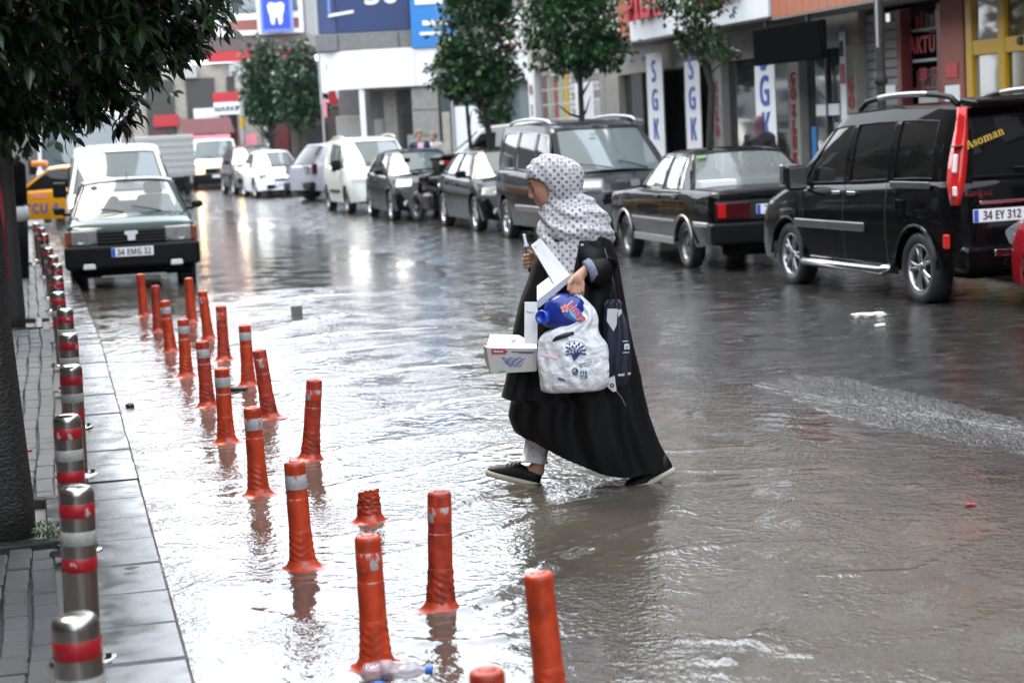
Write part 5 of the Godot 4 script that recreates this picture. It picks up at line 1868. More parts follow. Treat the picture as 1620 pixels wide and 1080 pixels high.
func build_vehicles() -> void:
	# black van at the right edge
	var p := variant(VAN, {"paint": "paint_black", "handle": "chrome", "trim": "black_plastic", "corner": 0.2})
	var o := vehicle("parked_van", "black van with silver roof rails and tall red tail lamps parked at the right edge", Vector3(4.14, 0, -18.78), 0.29, p)
	var c := Shape.new(p)
	var z: float = p.len / 2
	for sx in [-1.0, 1.0]:
		# tail lamp: tapers to the roof
		var rings := []
		for k in 9:
			var f := k / 8.0
			var y := lerpf(0.90, 1.75, f)
			var w := lerpf(0.025, 0.07, smoothstep(0.0, 0.25, f)) * lerpf(1.0, 0.38, smoothstep(0.4, 1.0, f))
			var xo := lerpf(0.845, 0.715, smoothstep(0.1, 1.0, f))
			var zo := z - 0.02 - 0.075 * smoothstep(0.1, 1.0, f)
			rings.append([Vector3(sx * (xo + 0.03), y, zo - w * 1.5), Vector3(sx * (xo + 0.022), y, zo - w * 0.3), Vector3(sx * (xo - 0.01), y, zo + 0.028), Vector3(sx * (xo - w * 1.1), y, zo + 0.035), Vector3(sx * (xo - w * 1.1), y, zo - 0.05)])
		var lamp := part(o, "tail_lamp", loft(rings, true, true), mats["red_lens"])
		part(lamp, "reversing_lens", rbox(Vector3(0.035, 0.17, 0.05), 0.016), mats["white_lens"], Vector3(sx * 0.835, 1.26, z - 0.03), Vector3(0, 0, 0.12 * sx))
		part(lamp, "indicator_lens", rbox(Vector3(0.035, 0.09, 0.05), 0.016), mats["white_lens"], Vector3(sx * 0.85, 1.02, z - 0.02))
		part(lamp, "divider", rbox(Vector3(0.07, 0.012, 0.12), 0.003), mats["ink"], Vector3(sx * 0.80, 1.41, z - 0.055))
		part(o, "bumper_reflector", rbox(Vector3(0.05, 0.13, 0.1), 0.015), mats["red_lens"], Vector3(sx * 0.875, 0.58, z - 0.14), Vector3(0, 0.3 * sx, 0))
		part(o, "side_moulding", rbox(Vector3(0.03, 0.085, 0.78), 0.012), mats["chrome_dull"], Vector3(sx * 0.92, 0.66, -0.62))
		part(o, "side_moulding", rbox(Vector3(0.03, 0.085, 0.72), 0.012), mats["chrome_dull"], Vector3(sx * 0.92, 0.66, 0.14))
		part(o, "sliding_door_rail", rbox(Vector3(0.02, 0.06, 0.72), 0.006), mats["chrome_dull"], Vector3(sx * 0.895, 1.07, 1.36))
		part(o, "side_step", tube([Vector3(sx * 0.86, 0.3, -0.86), Vector3(sx * 0.93, 0.27, -0.8), Vector3(sx * 0.93, 0.27, 0.85), Vector3(sx * 0.86, 0.3, 0.92)], [0.042], 10), mats["chrome"])
		var rail := []
		for k in 15:
			var f := k / 14.0
			rail.append(Vector3(sx * 0.66, 1.77 + 0.115 * pow(sin(PI * f), 0.33), lerpf(0.0, 1.85, f)))
		var r := part(o, "roof_rail", tube(rail, [0.026], 8), mats["black_plastic"])
		part(r, "silver_sleeve", tube(rail.slice(3, 11).map(func(q): return q + Vector3(0, 0.003, 0)), [0.029], 10), mats["alloy"])
		part(o, "arch_lip", tube(range(13).map(func(k): return Vector3(sx * 0.905, 0.325 + sin(PI * k / 12.0) * 0.385, 1.465 - cos(PI * k / 12.0) * 0.385)), [0.016], 6), mats["paint_black"])
		part(o, "arch_lip", tube(range(13).map(func(k): return Vector3(sx * 0.905, 0.325 + sin(PI * k / 12.0) * 0.385, -1.235 - cos(PI * k / 12.0) * 0.385)), [0.016], 6), mats["paint_black"])
		part(o, "mirror_cap", rbox(Vector3(0.2, 0.2, 0.05), 0.02), mats["chrome_dull"], Vector3(sx * 1.03, 1.16, -0.885))
	part(o, "rear_bumper", rbox(Vector3(1.7, 0.26, 0.24), 0.07), mats["paint_black"], Vector3(0, 0.42, z - 0.02))
	part(o, "bumper_trim", rbox(Vector3(1.1, 0.07, 0.04), 0.015), mats["chrome"], Vector3(0.0, 0.47, z + 0.10))
	part(o, "spoiler", rbox(Vector3(1.36, 0.07, 0.28), 0.03), mats["paint_black"], Vector3(0, 1.785, z - 0.08), Vector3(0.12, 0, 0))
	part(o, "brake_light", rbox(Vector3(0.3, 0.025, 0.02), 0.006), mats["red_lens"], Vector3(0, 1.73, z + 0.03))
	part(o, "tailgate_handle", rbox(Vector3(0.62, 0.035, 0.04), 0.012), mats["chrome"], Vector3(-0.36, 0.915, z + 0.07))
	part(o, "model_badge", words("Kangoo", 0.055, 0.006), mats["chrome"], Vector3(-0.66, 1.0, z + 0.05))
	part(o, "window_script", words("Asoman", 0.07, 0.003, serif), mats["gold_print"], Vector3(-0.56, 1.47, z + 0.008), Vector3(-0.1, 0, 0.3))
	part(o, "rear_wiper", tube([Vector3(0.05, 1.2, z + 0.03), Vector3(-0.3, 1.2, z + 0.045)], [0.012], 6), mats["black_plastic"])
	part(o, "fuel_flap", rbox(Vector3(0.01, 0.15, 0.15), 0.004), mats["paint_black"], Vector3(-0.917, 0.86, 1.2))
	plate(o, "34 EY 312", Vector3(-0.47, 0.80, z + 0.075), 0.0)
	part(o, "door_split", rbox(Vector3(0.012, 1.0, 0.02), 0.004), mats["ink"], Vector3(0.12, 1.1, z + 0.045))
	front_details(o, p, Vector3(0.3, 0.2, 0.25), Vector3(0.66, 0.72, 0.2), 0.4, Vector3(0.9, 0.14, 0.06), 0.66, "", 0.5)

	# red car behind it
	p = variant(HATCH, {"paint": "paint_red", "r": 0.30})
	o = vehicle("parked_car", "dark red car of which only the front corner shows at the right edge", st(13.05, 8.98), AWAY + 0.02, p)
	front_details(o, p, Vector3(0.34, 0.16, 0.25), Vector3(0.62, 0.66, 0.26), 0.5, Vector3(0.8, 0.1, 0.06), 0.6, "", 0.45)

	# black saloon, tail towards us
	p = variant(SEDAN, {"paint": "paint_black", "glass": "glass_clear", "trim": "chrome", "rim": "alloy_dull"})
	o = vehicle("parked_saloon", "old black saloon with chrome trim and square tail lamps behind the black van", Vector3(1.945, 0, -23.8) + V * 0.74, 0.22, p)
	z = p.len / 2
	for sx in [-1.0, 1.0]:
		var lamp := part(o, "tail_lamp", rbox(Vector3(0.42, 0.19, 0.06), 0.015), mats["dark_red_lens"], Vector3(sx * 0.54, 0.70, z + 0.0))
		part(lamp, "red_field", rbox(Vector3(0.1, 0.16, 0.02), 0.005), mats["red_lens"], Vector3(sx * 0.14, 0, 0.025))
		part(o, "waist_trim", rbox(Vector3(0.014, 0.03, 1.72), 0.005), mats["chrome"], Vector3(sx * 0.812, 0.905, 0.16))
		part(o, "side_moulding", rbox(Vector3(0.02, 0.03, 1.78), 0.006), mats["chrome_dull"], Vector3(sx * 0.826, 0.55, -0.05))
		part(o, "sill_trim", rbox(Vector3(0.02, 0.085, 1.7), 0.006), mats["chrome_dull"], Vector3(sx * 0.815, 0.31, -0.06))
		part(o, "bumper_side", rbox(Vector3(0.03, 0.05, 0.52), 0.01), mats["chrome"], Vector3(sx * 0.83, 0.545, z - 0.3))
		for q in [-1.35, 1.15]:
			part(o, "arch_trim", tube(range(11).map(func(k): return Vector3(sx * 0.822, 0.285 + sin(PI * k / 10.0) * 0.345, q - cos(PI * k / 10.0) * 0.345)), [0.018], 6), mats["chrome_dull"])
	part(o, "rear_bumper", rbox(Vector3(1.67, 0.25, 0.26), 0.04), mats["black_plastic"], Vector3(0, 0.44, z - 0.04))
	part(o, "tail_panel", rbox(Vector3(1.5, 0.22, 0.02), 0.006), mats["ink"], Vector3(0, 0.70, z - 0.002))
	part(o, "tow_skirt", rbox(Vector3(1.2, 0.16, 0.2), 0.05), mats["dull_black"], Vector3(0, 0.25, z - 0.2))
	part(o, "inspection_sticker", rbox(Vector3(0.12, 0.05, 0.004), 0.001), mats["sticker_green"], Vector3(-0.5, 1.31, z - 1.17), Vector3(-0.9, 0, 0))
	part(o, "tissue_box", rbox(Vector3(0.45, 0.1, 0.22), 0.02), mats["card_white"], Vector3(-0.38, 0.98, z - 1.0))
	plate(o, "34 AJR 71", Vector3(0.0, 0.70, z + 0.02), 0.0)
	front_details(o, p, Vector3(0.3, 0.16, 0.08), Vector3(0.6, 0.68, 0.02), 0.0, Vector3(0.8, 0.14, 0.05), 0.68, "black_plastic", 0.42)

	# dark minivan that faces us
	p = variant(VAN, {"len": 4.5, "wide": 1.9, "wb": 2.85, "fo": 0.9, "paint": "paint_darkblue", "glass": "glass_tint", "screen": "glass_pale", "spokes": 7, "split": false, "mirror_mat": "paint_darkblue", "trim": "chrome_dull", "wr": 0.74,
		"roof": [[1.55, 1.72], [1.9, 1.81], [2.8, 1.86], [3.7, 1.85], [4.4, 1.81]], "c1": 4.34, "c0": 4.46,
		"bands": [["P", 0.98, 1.75, 1.16, 1.82], ["G", 1.16, 1.82, 2.1, 2.14], ["P", 2.1, 2.14, 2.22, 2.25], ["G", 2.22, 2.25, 3.1, 3.1], ["P", 3.1, 3.1, 3.2, 3.2], ["G", 3.2, 3.2, 4.05, 4.0], ["P", 4.05, 4.0, 4.46, 4.34]]})
	o = vehicle("parked_minivan", "dark blue grey minivan with roof rails facing the camera behind the woman's head", st(28.35, 8.42), TOWARDS_US + 0.03, p)
	front_details(o, p, Vector3(0.46, 0.22, 0.3), Vector3(0.66, 0.83, 0.22), 0.55, Vector3(1.0, 0.1, 0.06), 0.72, "", 0.46, "34 KJ 208")
	for sx in [-1.0, 1.0]:
		part(o, "roof_rail", tube(range(13).map(func(k): return Vector3(sx * 0.68, 1.79 + 0.1 * pow(sin(PI * k / 12.0), 0.4), -0.45 + 2.3 * k / 12.0)), [0.022], 8), mats["alloy"])
		part(o, "door_moulding", rbox(Vector3(0.03, 0.09, 1.4), 0.012), mats["chrome_dull"], Vector3(sx * 0.95, 0.52, 0.1))
	part(o, "chrome_bar", rbox(Vector3(1.0, 0.03, 0.03), 0.01), mats["chrome"], Vector3(0, 0.79, -p.len / 2 - 0.03))
	part(o, "permit_sticker", rbox(Vector3(0.1, 0.04, 0.004), 0.001), mats["sticker_green"], Vector3(0.15, 1.62, -0.83), Vector3(0.75, 0, 0))

	# black hatchback behind it
	p = variant(HATCH, {"len": 4.2, "wide": 1.78, "wb": 2.6, "fo": 0.85, "paint": "paint_black", "screen": "glass_pale", "spokes": 9, "rim": "reflector", "r": 0.315})
	o = vehicle("parked_hatchback", "glossy black hatchback with shiny many-spoked wheels facing the camera behind the minivan", st(33.75, 8.42), TOWARDS_US, p)
	front_details(o, p, Vector3(0.44, 0.15, 0.3), Vector3(0.62, 0.66, 0.3), 0.5, Vector3(0.8, 0.3, 0.08), 0.5, "", 0.40, "34 DEF 55")

	# small black car with the motorcycle's case before it
	p = variant(HATCH, {"paint": "paint_black", "screen": "glass_pale", "spokes": 5, "rim": "alloy"})
	o = vehicle("parked_car", "small black car facing the camera behind the motorcycle's top case", st(39.9, 8.05), TOWARDS_US, p)
	front_details(o, p, Vector3(0.36, 0.24, 0.3), Vector3(0.6, 0.68, 0.27), 0.6, Vector3(0.7, 0.1, 0.06), 0.58, "", 0.42, "34 BD 417")

	# white van
	p = variant(VAN, {"len": 3.97, "wide": 1.72, "wb": 2.51, "fo": 0.82, "paint": "paint_cream", "glass": "glass_pale", "spokes": 0, "rim": "alloy_dull", "wr": 0.66, "c1": 3.8, "c0": 3.93, "mirror_mat": "black_plastic", "r": 0.3,
		"roof": [[1.5, 1.64], [1.9, 1.72], [2.8, 1.76], [3.9, 1.73]], "bands": [["P", 0.98, 1.75, 1.16, 1.82], ["G", 1.16, 1.82, 2.0, 2.05], ["P", 2.0, 2.05, 2.12, 2.15], ["G", 2.12, 2.15, 2.85, 2.85], ["P", 2.85, 2.85, 3.93, 3.8]]})
	o = vehicle("parked_van", "cream white small van facing the camera between the silver car and the small black car", st(44.95, 7.95), TOWARDS_US + 0.02, p)
	front_details(o, p, Vector3(0.4, 0.24, 0.25), Vector3(0.6, 0.76, 0.24), 0.6, Vector3(0.6, 0.1, 0.06), 0.6, "", 0.42, "34 HZ 906")
	for sx in [-1.0, 1.0]:
		part(o, "roof_rail", tube(range(9).map(func(k): return Vector3(sx * 0.6, 1.69 + 0.09 * pow(sin(PI * k / 8.0), 0.4), -0.3 + 1.9 * k / 8.0)), [0.022], 6), mats["alloy"])
		part(o, "door_moulding", rbox(Vector3(0.03, 0.08, 1.3), 0.012), mats["black_plastic"], Vector3(sx * 0.855, 0.5, 0.1))

	# silver sport utility car, parked at an angle with its tail in the road
	p = variant(HATCH, {"len": 4.35, "wide": 1.84, "wb": 2.65, "fo": 0.9, "r": 0.35, "ww": 0.22, "gc": 0.26, "paint": "paint_silver", "category": "car", "spokes": 5, "wr": 0.64,
		"deck": [[0.0, 0.8], [0.15, 0.9], [1.1, 1.05], [4.0, 1.08], [4.35, 1.02]], "belt": [[0.0, 0.76], [0.15, 0.86], [1.0, 0.99], [3.9, 1.08], [4.35, 1.0]], "roof": [[1.7, 1.6], [2.2, 1.67], [3.0, 1.67], [3.8, 1.6]], "c1": 3.72, "c0": 4.14,
		"bands": [["P", 1.12, 1.85, 1.26, 1.9], ["G", 1.26, 1.9, 2.3, 2.36], ["K", 2.3, 2.36, 2.4, 2.44], ["G", 2.4, 2.44, 3.2, 3.1], ["P", 3.2, 3.1, 3.3, 3.2], ["G", 3.3, 3.2, 3.85, 3.6], ["P", 3.85, 3.6, 4.14, 3.72]]})
	o = vehicle("parked_car", "silver tall car parked at an angle with its red tail lamp towards the road", Vector3(-4.1, 0, -55.9), -1.0, p)
	for sx in [-1.0, 1.0]:
		part(o, "tail_lamp", rbox(Vector3(0.07, 0.3, 0.18), 0.03), mats["dark_red_lens"], Vector3(sx * 0.84, 0.92, 2.04))
		part(o, "sill_cladding", rbox(Vector3(0.04, 0.12, 1.8), 0.01), mats["black_plastic"], Vector3(sx * 0.91, 0.36, 0.1))
	part(o, "rear_bumper", rbox(Vector3(1.75, 0.24, 0.2), 0.06), mats["black_plastic"], Vector3(0, 0.44, 2.12))
	part(o, "tailgate_panel", rbox(Vector3(1.4, 0.22, 0.03), 0.01), mats["paint_grey"], Vector3(0, 0.9, 2.16))
	plate(o, "34 CS 61", Vector3(0, 0.68, 2.2), 0.0)

	# small white car
	p = variant(HATCH, {"len": 3.55, "wide": 1.63, "wb": 2.3, "fo": 0.65, "paint": "paint_white", "screen": "glass_pale", "wr": 0.55, "c1": 3.0, "c0": 3.42, "mirror_mat": "paint_white",
		"deck": [[0.0, 0.68], [0.15, 0.80], [0.9, 0.98], [3.2, 1.0], [3.55, 0.92]], "belt": [[0.0, 0.64], [0.15, 0.75], [0.9, 0.92], [3.2, 0.98], [3.55, 0.9]], "a0": 0.95, "a1": 1.6, "roof": [[1.5, 1.42], [1.9, 1.48], [2.6, 1.46], [3.1, 1.38]],
		"bands": [["P", 0.95, 1.6, 1.1, 1.66], ["G", 1.1, 1.66, 2.15, 2.16], ["P", 2.15, 2.16, 2.25, 2.24], ["G", 2.25, 2.24, 2.7, 2.6], ["P", 2.7, 2.6, 3.42, 3.0]], "seams": [1.0, 2.2], "handles": [2.08]})
	o = vehicle("parked_car", "small round white car facing the camera left of the silver tall car", Vector3(-7.45, 0, -61.35), TOWARDS_US + 0.04, p)
	front_details(o, p, Vector3(0.26, 0.2, 0.2), Vector3(0.56, 0.68, 0.2), 0.4, Vector3(0.5, 0.06, 0.05), 0.55, "", 0.40, "34 UF 38")

	# dark grey car with its lamp on, and the far white van, both on the road
	p = variant(HATCH, {"len": 4.3, "wide": 1.82, "wb": 2.67, "fo": 0.85, "r": 0.34, "gc": 0.24, "paint": "paint_grey", "screen": "glass_pale", "wr": 0.64, "deck": [[0.0, 0.84], [0.15, 0.94], [1.1, 1.08], [4.0, 1.1], [4.3, 1.02]],
		"belt": [[0.0, 0.8], [0.15, 0.9], [1.0, 1.02], [3.9, 1.08], [4.3, 1.0]], "roof": [[1.7, 1.58], [2.2, 1.65], [3.0, 1.65], [3.8, 1.58]], "c1": 3.75, "c0": 4.12,
		"bands": [["P", 1.12, 1.85, 1.26, 1.9], ["G", 1.26, 1.9, 2.3, 2.36], ["K", 2.3, 2.36, 2.4, 2.44], ["G", 2.4, 2.44, 3.2, 3.1], ["P", 3.2, 3.1, 4.12, 3.75]]})
	o = vehicle("grey_car", "dark grey car with silver roof rails facing us behind the small white car", Vector3(-8.75, 0, -66.3), TOWARDS_US + 0.03, p)
	front_details(o, p, Vector3(0.4, 0.18, 0.25), Vector3(0.64, 0.82, 0.24), 0.4, Vector3(0.9, 0.16, 0.06), 0.72, "black_plastic", 0.45)
	for sx in [-1.0, 1.0]:
		part(o, "roof_rail", tube(range(9).map(func(k): return Vector3(sx * 0.6, 1.6 + 0.09 * pow(sin(PI * k / 8.0), 0.4), -0.3 + 1.9 * k / 8.0)), [0.024], 6), mats["alloy"])
	lamp_on(o, Vector3(0.66, 0.83, -p.len / 2 + 0.02), 0.075)
	p = variant(VAN, {"len": 4.9, "wide": 2.0, "wb": 3.0, "fo": 0.95, "r": 0.34, "paint": "paint_white", "glass": "glass_pale", "wr": 0.80, "c1": 4.7, "c0": 4.85, "roof": [[1.5, 1.9], [1.9, 1.97], [3.0, 2.0], [4.8, 1.96]],
		"deck": [[0.0, 0.95], [0.2, 1.08], [0.95, 1.22], [4.6, 1.22], [4.9, 1.2]], "belt": [[0.0, 0.9], [0.2, 1.02], [0.9, 1.15], [2.4, 1.18], [4.9, 1.2]],
		"bands": [["P", 0.98, 1.75, 1.16, 1.82], ["G", 1.16, 1.82, 2.1, 2.14], ["P", 2.1, 2.14, 4.85, 4.7]], "handles": [2.0], "handle_y": 1.0, "mirror": Vector3(0.22, 0.36, 0.16)})
	o = vehicle("white_van", "large white van facing us in the far street with a black bumper", Vector3(-11.75, 0, -77.6), TOWARDS_US - 0.05, p)
	front_details(o, p, Vector3(0.36, 0.3, 0.25), Vector3(0.72, 0.92, 0.24), 0.5, Vector3(1.0, 0.2, 0.06), 0.72, "black_plastic", 0.5)
	part(o, "black_bumper", rbox(Vector3(1.95, 0.36, 0.3), 0.08), mats["black_plastic"], Vector3(0, 0.42, -p.len / 2 + 0.06))
	lamp_on(o, Vector3(0.74, 0.95, -p.len / 2 - 0.0), 0.06)

	# green saloon on the left
	p = variant(SEDAN, {"paint": "paint_green", "glass": "glass_clear", "trim": "black_plastic", "rim": "steel_dark"})
	o = vehicle("parked_saloon", "dark green saloon with chrome lamps facing us in the water at the left kerb", Vector3(-5.16, -0.035, -26.05), TOWARDS_US - 0.045, p)
	z = -p.len / 2
	part(o, "grille", rbox(Vector3(0.86, 0.19, 0.05), 0.015), mats["black_plastic"], Vector3(0, 0.69, z - 0.01))
	for k in 4:
		part(o, "grille_bar", rbox(Vector3(0.84, 0.012, 0.02), 0.004), mats["ink"], Vector3(0, 0.63 + k * 0.042, z - 0.04))
	part(o, "emblem", prism([Vector2(-0.075, 0.06), Vector2(0.075, 0.06), Vector2(0.085, 0.02), Vector2(0.05, 0.01), Vector2(0.045, -0.06), Vector2(-0.045, -0.06), Vector2(-0.05, 0.01), Vector2(-0.085, 0.02)], 0.02), mats["panel_white"], Vector3(0, 0.70, z - 0.06))
	for sx in [-1.0, 1.0]:
		var h := part(o, "headlight", rbox(Vector3(0.33, 0.18, 0.08), 0.02), mats["lens_clear"], Vector3(sx * 0.58, 0.695, z - 0.0))
		part(h, "chrome_bezel", rbox(Vector3(0.35, 0.2, 0.05), 0.015), mats["alloy_dull"], Vector3(0, 0, 0.03))
		part(h, "reflector", lathe([Vector2(0.085, 0.0), Vector2(0.07, 0.03), Vector2(0.035, 0.045), Vector2(0.0, 0.05)], 18), mats["reflector"], Vector3(0.04 * sx, 0, -0.03), Vector3(PI / 2, 0, 0))
		part(o, "indicator", rbox(Vector3(0.07, 0.18, 0.1), 0.015), mats["amber_dull"], Vector3(sx * 0.785, 0.695, z + 0.02))
		part(o, "fog_lamp", rbox(Vector3(0.16, 0.08, 0.05), 0.02), mats["white_lens"], Vector3(sx * 0.54, 0.34, z - 0.10))
	part(o, "front_bumper", rbox(Vector3(1.68, 0.3, 0.24), 0.05), mats["black_plastic"], Vector3(0, 0.45, z + 0.0))
	part(o, "apron", rbox(Vector3(1.5, 0.16, 0.16), 0.04), mats["dull_black"], Vector3(0, 0.27, z + 0.05))
	part(o, "apron_lip", rbox(Vector3(0.8, 0.02, 0.02), 0.006), mats["pole_grey"], Vector3(0, 0.2, z - 0.05))
	part(o, "aerial", cylinder(0.006, 0.004, 0.08), mats["ink"], Vector3(0, 1.43, -0.05))
	part(o, "permit_sticker", cylinder(0.05, 0.05, 0.004), mats["card_white"], Vector3(0.44, 1.28, -0.29), Vector3(PI / 2 - 0.9, 0, 0))
	plate(o, "34 EMG 32", Vector3(0.0, 0.50, z - 0.13), PI)

	# white van behind it
	p = variant(VAN, {"paint": "paint_white", "glass": "glass_pale", "spokes": 0, "rim": "alloy_dull", "wide": 1.8, "mirror_mat": "black_plastic", "roof": [[1.55, 1.72], [1.9, 1.80], [2.8, 1.85], [3.6, 1.84], [4.1, 1.8]]})
	o = vehicle("white_van", "white van parked close behind the dark green saloon on the left", Vector3(-6.6, 0, -32.6), TOWARDS_US - 0.03, p)
	front_details(o, p, Vector3(0.36, 0.26, 0.25), Vector3(0.66, 0.78, 0.24), 0.5, Vector3(0.9, 0.14, 0.06), 0.66, "", 0.45)

	# yellow taxi, broadside
	p = variant(SEDAN, {"len": 4.4, "wide": 1.72, "paint": "paint_yellow", "glass": "glass_tint", "corner": 0.3, "taper": 0.07, "rake": 0.12, "deck": [[0.0, 0.70], [0.1, 0.77], [1.15, 0.96], [3.6, 1.0], [4.3, 1.0], [4.4, 0.95]], "belt": [[0.0, 0.66], [0.1, 0.73], [1.1, 0.9], [3.5, 0.97], [4.3, 0.97], [4.4, 0.92]],
		"a0": 1.25, "a1": 1.95, "c1": 3.0, "c0": 3.7, "roof": [[1.8, 1.42], [2.2, 1.465], [2.7, 1.46], [3.1, 1.42]], "spokes": 5, "wb": 2.6, "r": 0.3, "mirror_mat": "paint_yellow",
		"bands": [["P", 1.25, 1.95, 1.4, 2.0], ["G", 1.4, 2.0, 2.38, 2.42], ["K", 2.38, 2.42, 2.46, 2.50], ["G", 2.46, 2.50, 3.3, 2.95], ["P", 3.3, 2.95, 3.7, 3.0]], "seams": [1.3, 2.42, 3.3], "handle_y": 0.88})
	o = vehicle("taxi", "yellow taxi with blue lettering crossing broadside behind the far bollards", Vector3(-10.0, 0, -43.4), PI / 2 + 0.05, p)
	o.set_meta("category", "taxi")
	part(o, "door_lettering", words("TCU 4", 0.2, 0.006), mats["taxi_blue"], Vector3(-0.868, 0.52, -0.40), Vector3(0, -PI / 2, 0))
	part(o, "door_note", words("TAKSI", 0.1, 0.006), mats["print_pink"], Vector3(-0.87, 0.80, -0.45), Vector3(0, -PI / 2, 0))
	part(o, "roof_sign", rbox(Vector3(0.2, 0.13, 0.36), 0.04), mats["amber_lens"], Vector3(0, 1.51, -0.55))
	part(o, "front_bumper", rbox(Vector3(1.5, 0.2, 0.2), 0.06), mats["paint_yellow"], Vector3(0, 0.42, -2.15))

	# bus with a broad screen behind the taxi
	p = variant(VAN, {"len": 7.5, "wide": 2.4, "wb": 4.2, "fo": 1.2, "r": 0.42, "ww": 0.24, "gc": 0.3, "paint": "paint_white", "glass": "glass_pale", "wr": 1.08, "category": "bus", "rake": 0.06, "spokes": 0, "rim": "alloy_dull",
		"deck": [[0.0, 1.2], [0.2, 1.3], [0.5, 1.35], [7.5, 1.35]], "belt": [[0.0, 1.2], [0.2, 1.28], [0.5, 1.3], [7.5, 1.3]], "a0": 0.35, "a1": 0.85, "c1": 7.35, "c0": 7.45, "roof": [[0.7, 2.75], [1.2, 2.85], [6.0, 2.85], [7.4, 2.8]], "bow": 0.25,
		"bands": [["P", 0.35, 0.85, 0.6, 1.0], ["G", 0.6, 1.0, 2.0, 2.0], ["P", 2.0, 2.0, 2.15, 2.15], ["G", 2.15, 2.15, 3.9, 3.9], ["P", 3.9, 3.9, 4.05, 4.05], ["G", 4.05, 4.05, 6.9, 6.9], ["P", 6.9, 6.9, 7.45, 7.35]], "seams": [], "handles": [], "mirror": Vector3(0.2, 0.4, 0.15), "mirror_q": 0.6})
	o = vehicle("bus", "white bus with a broad pale windscreen standing behind the yellow taxi", Vector3(-11.6, 0, -53.5), TOWARDS_US - 0.1, p)
	front_details(o, p, Vector3(0.4, 0.26, 0.2), Vector3(0.9, 0.75, 0.16), 0.1, Vector3(1.2, 0.2, 0.05), 0.8, "", 0.5)
	# pale truck beyond
	o = thing("box_truck", "pale grey box truck far up the street above the white van's roof", "truck", Vector3(-13.0, 0, -72.0), AWAY)
	for k in 6:
		part(o, "side_slat", rbox(Vector3(2.24, 0.05, 0.05), 0.01), mats["pole_grey"], Vector3(0, 0.8 + k * 0.24, 3.1))
	part(o, "cargo_box", rbox(Vector3(2.2, 1.5, 4.2), 0.04), mats["panel_grey"], Vector3(0, 1.4, 1.0))
	part(o, "cab", rbox(Vector3(2.0, 1.5, 1.6), 0.2), mats["paint_white"], Vector3(0, 1.25, -2.0))
	part(o, "windscreen", rbox(Vector3(1.7, 0.7, 0.05), 0.02), mats["glass_pale"], Vector3(0, 1.6, -2.8))
	part(o, "bumper", rbox(Vector3(2.0, 0.3, 0.2), 0.05), mats["black_plastic"], Vector3(0, 0.5, -2.8))
	for sx in [-0.85, 0.85]:
		for q in [-1.9, 1.9]:
			part(o, "wheel", lathe([Vector2(0.0, -0.12), Vector2(0.36, -0.12), Vector2(0.38, 0.0), Vector2(0.36, 0.12), Vector2(0.22, 0.12), Vector2(0.0, 0.08)], 20), mats["rubber"], Vector3(sx, 0.38, q), Vector3(0, 0, -PI / 2 * signf(sx)))

	# white van broadside on the right pavement, behind the black hatchback
	p = variant(VAN, {"paint": "paint_white", "len": 4.6, "wide": 1.9, "roof": [[1.55, 1.76], [1.9, 1.86], [2.8, 1.92], [4.4, 1.88]], "c1": 4.42, "c0": 4.56, "bands": [["P", 0.98, 1.75, 1.2, 1.84], ["G", 1.2, 1.84, 2.05, 2.1], ["P", 2.05, 2.1, 2.4, 2.4], ["G", 2.4, 2.4, 3.9, 3.9], ["P", 3.9, 3.9, 4.56, 4.42]]})
	o = vehicle("white_van", "white van standing broadside before the shutter shop behind the black hatchback", Vector3(0.1, 0, -45.6), PI / 2 - 0.05, p)
	front_details(o, p, Vector3(0.36, 0.26, 0.25), Vector3(0.66, 0.78, 0.24), 0.5, Vector3(0.9, 0.14, 0.06), 0.66, "", 0.45)
	build_motorcycle()


func lamp_on(o: Node3D, at: Vector3, r: float) -> void:
	var m := mat("lit_lamp", 0.9, 0.6, 0.25, 0.3)
	m.emission_enabled = true
	m.emission = Color(1.0, 0.72, 0.38)
	m.emission_energy_multiplier = 1.3
	part(o, "lit_headlight", lathe([Vector2(0.0, -0.03), Vector2(r * 0.7, -0.02), Vector2(r, 0.0), Vector2(r * 0.7, 0.02), Vector2(0.0, 0.03)], 16), m, at, Vector3(PI / 2, 0, 0))
	var l := OmniLight3D.new()
	l.name = "headlight_glow"
	l.light_color = Color(1.0, 0.75, 0.42)
	l.light_energy = 0.12
	l.light_size = r
	l.omni_range = 30.0
	l.omni_attenuation = 2.0
	l.shadow_enabled = true
	o.add_child(l)
	l.position = at + Vector3(0, 0, -0.12)


